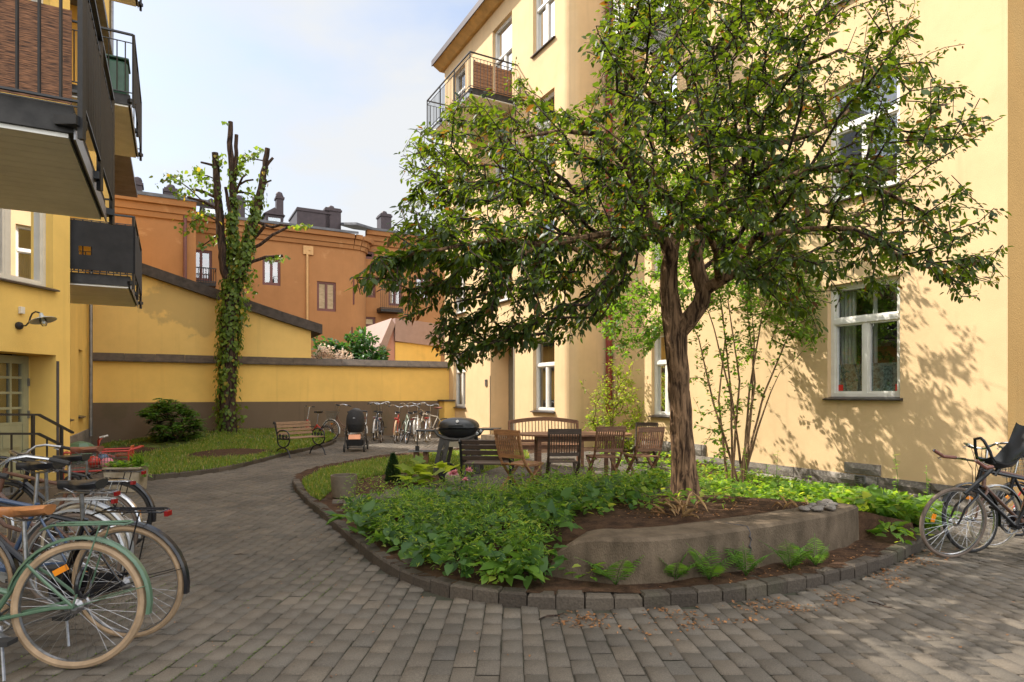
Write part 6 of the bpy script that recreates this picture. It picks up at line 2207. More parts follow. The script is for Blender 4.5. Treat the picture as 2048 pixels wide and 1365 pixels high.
class Loc:
    """local frame: x right, y forward, z up, on the ground"""

    def __init__(s, p, rot, scale=1.0):
        s.M = Matrix.Translation(Vector(p)) @ Matrix.Rotation(rot, 4, 'Z') @ Matrix.Scale(scale, 4)

    def __call__(s, x, y, z): return s.M @ Vector((x, y, z))


def yard(px, py, extra=0.0):
    """ground point under a pixel, on whatever surface lies there"""
    z = 0.0
    for _ in range(6):
        g = GP(px, py, z)
        on_i = bool(inside(np.array([g.x]), np.array([g.y]), island)[0]); on_l = bool(inside(np.array([g.x]), np.array([g.y]), left_lawn)[0])
        z = (island_z(g.x, g.y) + 0.022) if on_i else lawn_z(g.x, g.y) if on_l else ground_z(g.x, g.y)
    return Vector((g.x, g.y, z + extra))


def lbuild(mb, L, name, mat, parent, smooth=False, bevel=0.0):
    mb.v = [L.M @ v for v in mb.v]
    return mb.build(name, mat, parent, smooth=smooth, bevel=bevel)


# ---------------------------------------------------------------- folding garden chairs
def chair(px, py, rot, label, mat='teak', D=None, sc=1.0):
    p = yard(px, py) if D is None else PT(px, py, D)
    L = Loc(p, rot, sc)
    o = thing("folding_chair", label, "chair", tuple(p), rot, "folding chairs round the garden table")
    m = MB()
    for s in (-1, 1):
        m.tube([(s * .215, -.27, .90), (s * .215, -.235, .72), (s * .215, -.17, .52), (s * .215, -.115, .43)], [.017, .019, .019, .018], 6)
    m.box((0, -.268, .875), (.46, .026, .075)); m.box((0, -.195, .555), (.41, .022, .05))
    n = 11
    for i in range(n):
        x = -.18 + .36 * i / (n - 1)
        m.bar((x, -.262, .84), (x, -.198, .575), .019, .012, up=(1, 0, 0))
    lbuild(m, L, "backrest", M[mat], o)
    m = MB()
    for i in range(8):
        y = -.15 + .38 * i / 7
        m.box((0, y, .445 - .012 * math.sin(i / 7 * math.pi)), (.40, .044, .018))
    for s in (-1, 1): m.bar((s * .185, -.17, .43), (s * .185, .25, .43), .02, .03)
    lbuild(m, L, "seat", M[mat], o)
    for s in (-1, 1):
        m = MB(); m.bar((s * .215, -.115, .43), (s * .215, .27, 0), .045, .022, up=(0, 0, 1)); lbuild(m, L, "leg", M[mat], o)
        m = MB(); m.bar((s * .19, .20, .42), (s * .19, -.29, 0), .045, .022, up=(0, 0, 1)); lbuild(m, L, "leg", M[mat], o)
    m = MB(); m.bar((-.21, .17, .115), (.21, .17, .115), .022, .03); m.bar((-.185, -.2, .085), (.185, -.2, .085), .022, .03); lbuild(m, L, "stretcher", M[mat], o)
    return o


chair(1040, 992, math.radians(-42), "reddish folding chair at the left end of the table, seen from its slatted side", 'teak_light')
chair(1125, 985, math.radians(2), "dark folding chair with its back to us, partly behind green stalks, at the table", 'dark_slat')
chair(1208, 972, math.radians(14), "brown folding chair with crossed legs between the stalk-covered chair and the rightmost one")
chair(1285, 968, math.radians(18), "brown folding chair nearest the tree trunk, seat and crossed legs in dappled sun")
chair(1290, 935, math.radians(160), "dark folding chair behind the rightmost one, only its top rail showing", 'dark_slat')

# ---------------------------------------------------------------- oval table
tp_ = yard(1152, 962); L = Loc(tp_ + Vector((0, .35, 0)), math.radians(3))
tb = thing("garden_table", "long oval brown wooden garden table set among folding chairs on the terrace", "table", tuple(tp_), math.radians(3))
m = MB(); N_ = 36
A_, B_ = .95, .52
for k in range(9):
    y0, y1 = -B_ + 2 * B_ * k / 9 + .003, -B_ + 2 * B_ * (k + 1) / 9 - .003
    def hx(y): return A_ * max(0.0, 1 - abs(y / (B_ * 1.001)) ** 2.6) ** (1 / 2.6)
    ys_ = [y0 + (y1 - y0) * i / 4 for i in range(5)]
    poly = [Vector((-hx(y), y, .715)) for y in ys_] + [Vector((hx(y), y, .715)) for y in reversed(ys_)]
    m.extrude(poly, (0, 0, .024))
lbuild(m, L, "tabletop", M['teak'], tb)
m = MB()
for s in (-1, 1): m.box((0, s * .3, .67), (1.25, .025, .085)); m.box((s * .62, 0, .67), (.025, .57, .085))
lbuild(m, L, "apron", M['teak'], tb)
for sx_ in (-1, 1):
    for sy_ in (-1, 1):
        m = MB(); m.box((sx_ * .6, sy_ * .285, .314), (.065, .065, .628), taper=.9); lbuild(m, L, "leg", M['teak'], tb)

# ---------------------------------------------------------------- slatted garden sofa behind the table
sp = yard(1090, 932); L = Loc(sp, math.radians(180 + 4))
so = thing("garden_sofa", "brown wooden garden sofa with arched slatted back, behind the oval table", "bench", tuple(sp), math.radians(184))
m = MB(); Wd = 1.36
pts = [(-Wd / 2 + Wd * i / 10, -.25, .84 + .065 * math.sin(math.pi * i / 10)) for i in range(11)]
for i in range(10): m.bar(pts[i], pts[i + 1], .03, .075)
m.box((0, -.19, .47), (Wd, .028, .06))
n = 20
for i in range(n):
    x = -Wd / 2 + .06 + (Wd - .12) * i / (n - 1); h = .80 + .065 * math.sin(math.pi * (x + Wd / 2) / Wd)
    m.bar((x, -.25, h), (x, -.192, .49), .034, .014, up=(1, 0, 0))
lbuild(m, L, "backrest", M['teak'], so)
m = MB()
for i in range(7): m.box((0, -.17 + .47 * i / 6, .425), (Wd - .02, .06, .02))
m.box((0, .3, .38), (Wd - .1, .025, .07))
lbuild(m, L, "seat", M['teak'], so)
for s in (-1, 1):
    m = MB(); m.tube([(s * Wd / 2, -.16, 0), (s * Wd / 2, -.18, .42), (s * Wd / 2, -.255, .86)], [.032, .03, .026], 6); lbuild(m, L, "leg", M['teak'], so)
    m = MB(); m.box((s * Wd / 2, .29, .315), (.055, .055, .63)); lbuild(m, L, "leg", M['teak'], so)
    m = MB(); m.box((s * Wd / 2, .06, .645), (.065, .58, .03)); lbuild(m, L, "armrest", M['teak'], so)


# ---------------------------------------------------------------- cast-iron park benches
def park_bench(p, rot, Wd, slat, label, sc=1.0):
    L = Loc(p, rot, sc)
    o = thing("park_bench", label, "bench", tuple(p), rot)
    for s in (-1, 1):
        x = s * Wd / 2
        m = MB()
        def T_(pts, r=.017): m.tube([(x, a, b) for a, b in pts], r, 6)
        T_([(-.33, 0), (-.30, .02), (-.26, .10), (-.17, .19), (-.05, .225), (.05, .225), (.16, .19), (.23, .10), (.26, .02), (.28, 0)])          # lower arch
        T_([(-.20, .42), (-.19, .33), (-.12, .265), (-.02, .235), (.08, .245), (.19, .30), (.24, .38), (.25, .43)])                             # cradle
        T_([(-.20, .42), (-.215, .50), (-.25, .62), (-.285, .74), (-.30, .80), (-.33, .825), (-.355, .80), (-.345, .775)], .019)                     # back upright with curl
        T_([(-.22, .56), (-.12, .625), (.02, .64), (.15, .62), (.22, .56), (.235, .48), (.20, .435)], .016)                                       # arm
        T_([(-.19, .43), (.25, .43)], .016)
        q = [(0.015 * t * math.cos(t * 1.6) * .5, .50 + .015 * t * math.sin(t * 1.6) * .5) for t in [i * .45 for i in range(17)]]
        T_([(.02 + a, b) for a, b in q], .012)
        T_([(-.10 + a * .8, b + .01) for a, b in q], .011); T_([(.14 + a * .8, b - .01) for a, b in q], .011)
        lbuild(m, L, "side_frame", M['cast_iron'], o, smooth=True)
    m = MB()
    for (a, b) in ((-.235, .545), (-.258, .63), (-.28, .715), (-.30, .79)):
        m.box((0, a + .022, b), (Wd - .03, .022, .068), Matrix.Rotation(math.radians(15), 3, 'X'))
    lbuild(m, L, "backrest", M[slat], o, bevel=.004)
    m = MB()
    for i in range(5): m.box((0, -.15 + .09 * i, .452 - .006 * math.sin(i / 4 * math.pi)), (Wd - .03, .07, .024))
    lbuild(m, L, "seat", M[slat], o, bevel=.004)
    return o


bp0 = yard(602, 912); park_bench(bp0, math.radians(-123.5), 1.02, 'bench_slat', "park bench with light brown slats and ornate iron sides beside the left lawn")
bp1 = yard(975, 985); park_bench(bp1, math.radians(0 - 6), 0.74, 'dark_slat', "short dark slatted iron park bench seen from behind, between barbecue and folding chairs", 0.92)

# ---------------------------------------------------------------- barbecue
bq = yard(918, 945); L = Loc(bq, math.radians(-8), 0.93)
bb_ = thing("gas_barbecue", "black domed gas barbecue on splayed grey legs with fold-out side shelves", "barbecue", tuple(bq), math.radians(-8))
def dome(mb, z0, rx, ry, h, n=24, rings=7, flip=1):
    prof = []
    k = len(mb.v)
    for i in range(rings + 1):
        t = i / rings
        f = math.cos(t * math.pi / 2) ** (.72 if flip > 0 else .85)
        for j in range(n):
            q = 2 * math.pi * j / n
            cx, cy = math.cos(q), math.sin(q)
            e = 2 / 2.8
            mb.v.append(Vector((rx * f * math.copysign(abs(cx) ** e, cx), ry * f * math.copysign(abs(cy) ** e, cy), z0 + flip * h * math.sin(t * math.pi / 2))))
    for i in range(rings):
        for j in range(n):
            j2 = (j + 1) % n
            mb.f.append((k + i * n + j, k + i * n + j2, k + (i + 1) * n + j2, k + (i + 1) * n + j)); mb.m.append(0)
    mb.f.append(tuple(k + j for j in range(n))); mb.m.append(0)
m = MB(); dome(m, .862, .39, .28, .185); dome(m, .845, .41, .30, .018, rings=2); m.box((0, -.285, .90), (.28, .03, .03)); lid = lbuild(m, L, "lid", M['grill_black'], bb_, True)
m = MB(); m.lathe((0.03, -.262, .985), [(.0, 0), (.028, 0), (.028, .012), (.0, .012)], 16, axis=(0, -1, .25)); lbuild(m, L, "thermometer", M['white_enamel'], lid)
m = MB(); m.box((.06, -.276, .925), (.13, .004, .012)); lbuild(m, L, "badge", M['steel_grey'], lid)
m = MB(); dome(m, .843, .385, .27, .21, flip=-1); lbuild(m, L, "firebowl", M['grill_black'], bb_, True)
m = MB()
for s in (-1, 1):
    y = s * .2
    m.tube([(-.43, y, .82), (-.36, y, .72), (-.22, y, .655), (0, y, .635), (.22, y, .655), (.36, y, .72), (.43, y, .82)], .03, 8)
m.box((0, 0, .635), (.3, .42, .05))
lbuild(m, L, "cradle", M['grill_grey'], bb_, True)
for s in (-1, 1):
    m = MB()
    for (y) in (-.19, .19):
        x0, x1 = s * .21, s * .36
        poly = [(x0 - s * .075, y, .66), (x0 + s * .075, y, .70), (x1 + s * .05, y, .0), (x1 - s * .03, y, .0)]
        # slotted leg: two rails meeting at the top
        m.bar((s * .15, y, .66), (s * .30, y, .0), .05, .065); m.bar((s * .28, y, .70), (s * .42, y, .0), .05, .075)
        m.extrude([(s * .15, y - .02, .68), (s * .29, y - .02, .72), (s * .33, y - .02, .44), (s * .22, y - .02, .40)], (0, .04, 0))
        m.box((s * .35, y, .02), (.16, .05, .04))
    lbuild(m, L, "leg", M['grill_grey'], bb_)
m = MB(); m.extrude([(-.22, -.21, .60), (.22, -.21, .60), (.29, -.21, .44), (.16, -.21, .50), (-.16, -.21, .50), (-.29, -.21, .44)], (0, .02, 0)); lbuild(m, L, "front_panel", M['grill_beige'], bb_)
for s, z, l in ((-1, .80, .36), (1, .835, .37)):
    m = MB(); m.box((s * (.42 + l / 2), 0, z), (l, .40, .03)); m.tube([(s * .44, -.2, z), (s * (.43 + l), -.2, z)], .018, 8); lbuild(m, L, "side_shelf", M['grill_black'], bb_, bevel=.006)
for x in (.40, .47):
    m = MB(); m.lathe((x, -.22, .80 - (.47 - x) * .6), [(.028, 0), (.03, .03), (.024, .035)], 14, axis=(0, -1, 0)); lbuild(m, L, "knob", M['chrome'], bb_, True)
# grill brush hanging from the left shelf
gbp = L(-.755, -.19, .46)
o = thing("grill_tool", "black long-handled grill tool hanging from the left shelf of the barbecue", "tool", tuple(gbp))
m = MB(); m.box((-.755, -.22, .66), (.018, .012, .30)); lbuild(m, L, "handle", M['grill_black'], o)
m = MB(); m.box((-.755, -.22, .465), (.075, .02, .10)); lbuild(m, L, "blade", M['grill_black'], o)
# gas bottle and round stone at its foot
gp_ = yard(895, 962)
o = thing("black_bucket", "round black rubber bucket lying by the barbecue's left foot", "bucket", tuple(gp_))
m = MB(); m.lathe((0, 0, .14), [(.02, -.13), (.13, -.12), (.15, .0), (.15, .03), (.135, .035), (.13, -.08), (.02, -.09)], 20, axis=(.3, -.9, .3)); m.v = [v + gp_ for v in m.v]; m.build("shell", M['rubber'], o, True)
gp_ = yard(883 + 22, 972)
m = MB(); m.ball((0, 0, .11), .12, 16, 10, (1, .8, .95), .05, 3); m.v = [v + gp_ for v in m.v]
tag(m.build("round_stone", M['stone_trough'], smooth=True), "round beige stone standing in front of the black bucket and behind the peonies", "stone")
# low slab table behind the barbecue
lp = yard(850, 928)
o = thing("low_side_table", "low grey-topped wooden side table on the grass behind the barbecue's left shelf", "table", tuple(lp))
m = MB(); m.v = []; m.box((0, 0, .27), (.62, .34, .035)); m.v = [v + lp for v in m.v]; m.build("tabletop", M['steel_grey'], o)
for x in (-.17, .02):
    m = MB(); m.box((x, 0, .126), (.09, .2, .25)); m.v = [v + lp for v in m.v]; m.build("leg", M['teak'], o)

# ---------------------------------------------------------------- flower pot, planter, flower bits
pp = yard(688, 993)
o = thing("empty_flower_pot", "large empty beige round flower pot at the corner of the bare soil bed", "flower pot", tuple(pp))
R0 = 26 * pp.y / FPX; H0 = 43 * pp.y / FPX
m = MB(); m.lathe(pp, [(R0 * .86, 0), (R0 * .90, H0 * .1), (R0 * .98, H0 * .7), (R0, H0 * .97), (R0 * .985, H0), (R0 * .90, H0), (R0 * .885, H0 * .95), (R0 * .86, H0 * .45), (0.01, H0 * .42)], 40)
m.build("pot", M['clay_pot'], o, True)
m = MB(); m.lathe(pp, [(R0 * .845, H0 * .46), (0.0, H0 * .48)], 24, cap=False); m.build("potting_soil", M['soil'], o)

tp2 = GP(243, 985, 0); o = thing("stone_trough", "weathered stone planter trough with number plate and trailing plants at the left lawn's corner", "planter", tuple(tp2))
L = Loc(tp2, math.radians(6)); sw = 33 * tp2.y / FPX; sh = 46 * tp2.y / FPX
m = MB(); m.box((0, .14, sh / 2), (sw * 2 * .93, .30, sh)); m.v = [Vector((v.x * (1 + .12 * (v.z / sh)), v.y, v.z)) for v in m.v]
for (x, y, w_, d_) in ((0, -.015, sw * 2.06, .03), (0, .30, sw * 2.06, .03), (-sw * 1.02, .14, .03, .33), (sw * 1.02, .14, .03, .33)): m.box((x, y, sh + .012), (w_, d_, .03))
lbuild(m, L, "trough", M['stone_trough'], o, bevel=.006)
m = MB(); m.box((-sw * .68, -.016 - .02, sh * .55), (.085, .008, .13)); pl_ = lbuild(m, L, "number_plate", M['stone_trough'], o)
cu = bpy.data.curves.new("number", 'FONT'); cu.body = "73"; cu.size = .11; cu.align_x = 'CENTER'; cu.align_y = 'CENTER'; cu.extrude = .002
txo = col(bpy.data.objects.new("number_text", cu))
bpy.context.view_layer.update()
nme = bpy.data.meshes.new_from_object(txo.evaluated_get(bpy.context.evaluated_depsgraph_get()))
bpy.data.objects.remove(txo, do_unlink=True)
nme.materials.clear(); nme.materials.append(M['black_iron'])
tx = col(bpy.data.objects.new("number", nme))
tx.parent = pl_
tx.matrix_local = XF[pl_.name].inverted() @ (L.M @ Matrix.Translation((-sw * .68, -.044, sh * .55)) @ Matrix.Rotation(math.radians(90), 4, 'X'))
P, A, U2, S2 = [], [], [], []
for k in range(190):
    x = rnd.uniform(-sw, sw); big = x > sw * .15
    P.append(L(x + (.05 if big else 0), rnd.uniform(.0, .28), sh + rnd.uniform(0, .10 if not big else .13) - (rnd.random() ** 2 * .28 if big and x > sw * .75 else 0)))
    q = rnd.uniform(0, 6.28); A.append(Vector((math.cos(q), math.sin(q), rnd.uniform(-.3, 1.0)))); U2.append(Vector((0, 0, 1))); S2.append(rnd.uniform(.04, .09))
for k in range(40):
    q = rnd.uniform(0, 6.28); P.append(L(rnd.uniform(.1, sw), .14, sh)); A.append(Vector((math.cos(q) * .3, math.sin(q) * .3, 1))); U2.append(Vector((1, 0, 0))); S2.append(rnd.uniform(.14, .28))
n8 = 190
V1, F1 = leaf_geo(np.array(P[:n8]), np.array(A[:n8]), np.array(U2[:n8]), np.array(S2[:n8]), (HEART, HEART_T), .9)
V2, F2 = leaf_geo(np.array(P[n8:]), np.array(A[n8:]), np.array(U2[n8:]), np.array(S2[n8:]), (LEAF8, LEAF8_T), .12)
V, F = join_geo([(V1, F1), (V2, F2)])
np_object("trailing_plants", V, F, M['bed_leaf'], o)

# ---------------------------------------------------------------- stroller
spp = GP(712, 902, 0); L = Loc(spp, math.radians(8))
o = thing("baby_stroller", "black baby stroller with raised hood parked on the path before the rear bicycles", "stroller", tuple(spp), math.radians(8))
k_ = 1.0
m = MB()
N_ = 18; k0 = len(m.v)
rows = [(.50, .17, .36), (.56, .20, .40), (.68, .225, .44), (.72, .23, .44)]
for (z, w_, l) in rows:
    for j in range(N_):
        q = 2 * math.pi * j / N_; e = 2 / 3.2
        m.v.append(Vector((w_ * math.copysign(abs(math.cos(q)) ** e, math.cos(q)), l * math.copysign(abs(math.sin(q)) ** e, math.sin(q)), z)))
for i in range(3):
    for j in range(N_): j2 = (j + 1) % N_; m.f.append((i * N_ + j, i * N_ + j2, (i + 1) * N_ + j2, (i + 1) * N_ + j)); m.m.append(0)
m.f.append(tuple(range(N_))); m.m.append(0); m.f.append(tuple(3 * N_ + j for j in range(N_))); m.m.append(0)
lbuild(m, L, "carrycot", M['black_fabric'], o, True)
m = MB(); k0 = 0; n1, n2 = 9, 13
for i in range(n1 + 1):
    f = i / n1; ang_ = math.radians(-12 + 115 * f)
    for j in range(n2 + 1):
        q = math.pi * j / n2
        x = .235 * math.cos(q); h = max(0.0, math.sin(q)) ** .7
        y = -.10 - .36 * math.cos(ang_) * h; z = .70 + .42 * math.sin(max(ang_, 0)) * h + .02 * (i % 3 == 0)
        m.v.append(Vector((x, y, z)))
for i in range(n1):
    for j in range(n2): a = i * (n2 + 1) + j; m.f.append((a, a + 1, a + n2 + 2, a + n2 + 1)); m.m.append(0)
lbuild(m, L, "hood", M['black_fabric'], o, True)
m = MB(); m.box((0, -.474, .88), (.055, .006, .03)); lbuild(m, L, "badge", M['steel_grey'], o)
m = MB()
for s in (-1, 1):
    m.tube([(s * .24, -.40, .13), (s * .25, -.10, .52), (s * .25, .25, .80), (s * .24, .55, 1.02)], .015, 8); m.tube([(s * .24, .42, .13), (s * .25, -.02, .52)], .014, 8)
m.tube([(-.24, .55, 1.02), (0, .58, 1.04), (.24, .55, 1.02)], .018, 8); m.tube([(-.24, -.40, .13), (.24, -.40, .13)], .012, 8); m.tube([(-.24, .42, .13), (.24, .42, .13)], .012, 8)
lbuild(m, L, "chassis", M['black_iron'], o, True)
m = MB(); m.box((0, 0, .23), (.40, .62, .16), taper=1.15); lbuild(m, L, "basket", M['black_fabric'], o, bevel=.02)
m = MB(); m.box((0, -.345, .385), (.30, .02, .13), Matrix.Rotation(math.radians(-25), 3, 'X')); lbuild(m, L, "footrest", M['copper'], o)
for (x, y, r) in ((-.25, -.40, .105), (.25, -.40, .105), (-.26, .42, .13), (.26, .42, .13)):
    m = MB(); m.torus((x, y, r), r - .02, .02, (1, 0, 0), 22, 6, .022); wh = lbuild(m, L, "wheel", M['rubber'], o, True)
    m = MB(); m.lathe((x, y, r), [(r - .035, -.012), (r - .035, .012)], 16, axis=(1, 0, 0)); lbuild(m, L, "hub", M['steel_grey'], wh)

# ---------------------------------------------------------------- wall lamp, railing, balcony things
ul, zl = on_n(36, 652)
lp0 = wpt('n', 0, ul, 0, zl)
o = thing("wall_lamp", "enamel barn lamp on a curved black arm fixed to the yellow house wall", "lamp", tuple(lp0))
m = MB(); m.lathe(lp0, [(.055, .003), (.058, .02), (.05, .045), (.02, .055)], 18, axis=NN); m.build("wall_plate", M['black_iron'], o, True)
h1 = lambda d, z: lp0 + NN * d + Vector((0, 0, z))
m = MB(); m.tube([h1(.05, 0), h1(.12, .0), h1(.17, .05), h1(.19, .12), h1(.22, .175), h1(.27, .20), h1(.33, .185), h1(.36, .15)], .011, 8); m.build("arm", M['black_iron'], o, True)
axl = (Vector((0, 0, -1)) + NN * .32).normalized(); sc_ = h1(.365, .13)
m = MB(); m.lathe(sc_, [(.022, -.05), (.03, .0), (.10, .03), (.165, .055), (.17, .062), (.16, .06), (.095, .04), (.028, .015)], 28, axis=axl, cap=False); m.build("lamp_shade", M['lamp_enamel'], o, True)
glassmat("lamp_glass", (.85, .86, .82), .12)
m = MB(); m.lathe(sc_, [(.03, .02), (.042, .05), (.042, .11), (.03, .14), (.005, .15)], 18, axis=axl); m.build("glass_jar", M['lamp_glass'], o, True)
m = MB(); m.ball(sc_ + axl * .085, .024, 10, 8); m.build("bulb", M['white_paint'], o, True)
uj, zj = on_n(40, 621)
m = MB(); bx(m, 'n', 0, uj - .035, uj + .035, .003, .05, zj - .05, zj + .05); tag(m.build("junction_box", M['cream_paint'], bevel=.005), "small white electrical box on the wall above the barn lamp", "junction box")

rw_ = .50
def rpx(px, py): u, z = on_n(px, py, rw_); return wpt('n', rw_, u, 0, z)
A0, B0, C0 = rpx(-60, 829), rpx(78, 830), rpx(146, 866)
A1, B1, C1 = rpx(-60, 868), rpx(77, 868), rpx(122, 890)
o = thing("entrance_railing", "black iron handrail bending down beside the entrance steps", "railing", tuple(Vector((B0.x, B0.y, 0.15))))
m = MB()
for (p, q) in ((A0, B0), (B0, C0), (A1, B1), (B1, C1)): m.bar(p, q, .035, .03)
m.build("handrail", M['black_iron'], o)
for px_, y0 in ((66, 830), (123, 855)):
    t = rpx(px_, y0)
    m = MB(); m.bar(Vector((t.x, t.y, 0.153)), t, .035, .035); m.build("post", M['black_iron'], o)
for px_, y0 in ((23, 868), (94, 877)):
    t = rpx(px_, y0)
    m = MB(); m.bar(Vector((t.x, t.y, 0.153)), t, .018, .018); m.build("baluster", M['black_iron'], o)

g0 = W(BA0 + .3, BF - .35, 6.34 + .20)
o = thing("green_storage_box", "dark green plastic box standing on the upper balcony of the yellow house", "storage box", tuple(g0), THETA)
m = MB(); m.box((0, 0, .3), (.62, .5, .58)); L = Loc(g0, THETA); lbuild(m, L, "body", M['green_plastic'], o, bevel=.06)
m = MB(); m.box((0, 0, .615), (.66, .54, .04)); lbuild(m, L, "lid", M['green_plastic'], o, bevel=.015)

# folded slatted table halves and a chair on the cream house's balcony
for k, (q0, q1, lb) in enumerate(((7.78, 8.42, "left one of two folded orange-brown slatted table leaves leaning on the high balcony railing"), (8.50, 9.08, "right one of two folded orange-brown slatted table leaves leaning on the high balcony railing"))):
    z0 = 10.25 + .24
    o = thing("folded_table", lb, "folding table", tuple(W(16.75, (q0 + q1) / 2, z0)), THETA)
    m = MB()
    n = 8
    for i in range(n): m.abbox(16.66, 16.685, q0, q1, z0 + .10 * i, z0 + .10 * i + .088)
    m.build("tabletop", M['teak_light'], o)
    m = MB(); m.abbox(16.69, 16.72, q0 + .04, q0 + .08, z0, z0 + .85); m.abbox(16.69, 16.72, q1 - .08, q1 - .04, z0, z0 + .85); m.build("batten", M['dark_slat'], o)
cb = W(18.9, 8.2, 10.25 + .2)
o = thing("balcony_chair", "brown wooden chair on the high balcony of the cream house", "chair", tuple(cb), THETA)
L = Loc(cb, THETA + 1.2)
m = MB(); m.box((0, 0, .44), (.44, .42, .03)); lbuild(m, L, "seat", M['teak'], o)
m = MB()
for i in range(4): m.box((0, -.2, .58 + .1 * i), (.44, .02, .05))
for s in (-1, 1): m.box((s * .2, -.2, .65), (.035, .035, .5))
lbuild(m, L, "backrest", M['teak'], o)
for sx_ in (-1, 1):
    for sy_ in (-1, 1):
        m = MB(); m.box((sx_ * .19, sy_ * .18, .212), (.035, .035, .424)); lbuild(m, L, "leg", M['teak'], o)

# sticks on the paving
for (x0, y0, x1, y1, r, lb) in ((1078, 1241, 1128, 1229, .007, "dark crooked stick on the paving in front of the island kerb"), (468, 1111, 498, 1110, .005, "thin dark twig on the paving left of the island"), (1735, 1204, 1790, 1220, .005, "brown twig among leaf litter right of the kerb")):
    a, b = GP(x0, y0), GP(x1, y1); m = MB(); r_ = r
    m.tube([a + Vector((0, 0, r_)), a.lerp(b, .35) + Vector((0, .012, r_ + .004)), a.lerp(b, .7) + Vector((0, -.008, r_)), b + Vector((0, 0, r_ + .003))], [r_ * .6, r_, r_ * .9, r_ * .4], 6)
    tag(m.build("stick", M['bark_dark'], smooth=True), lb, "stick")

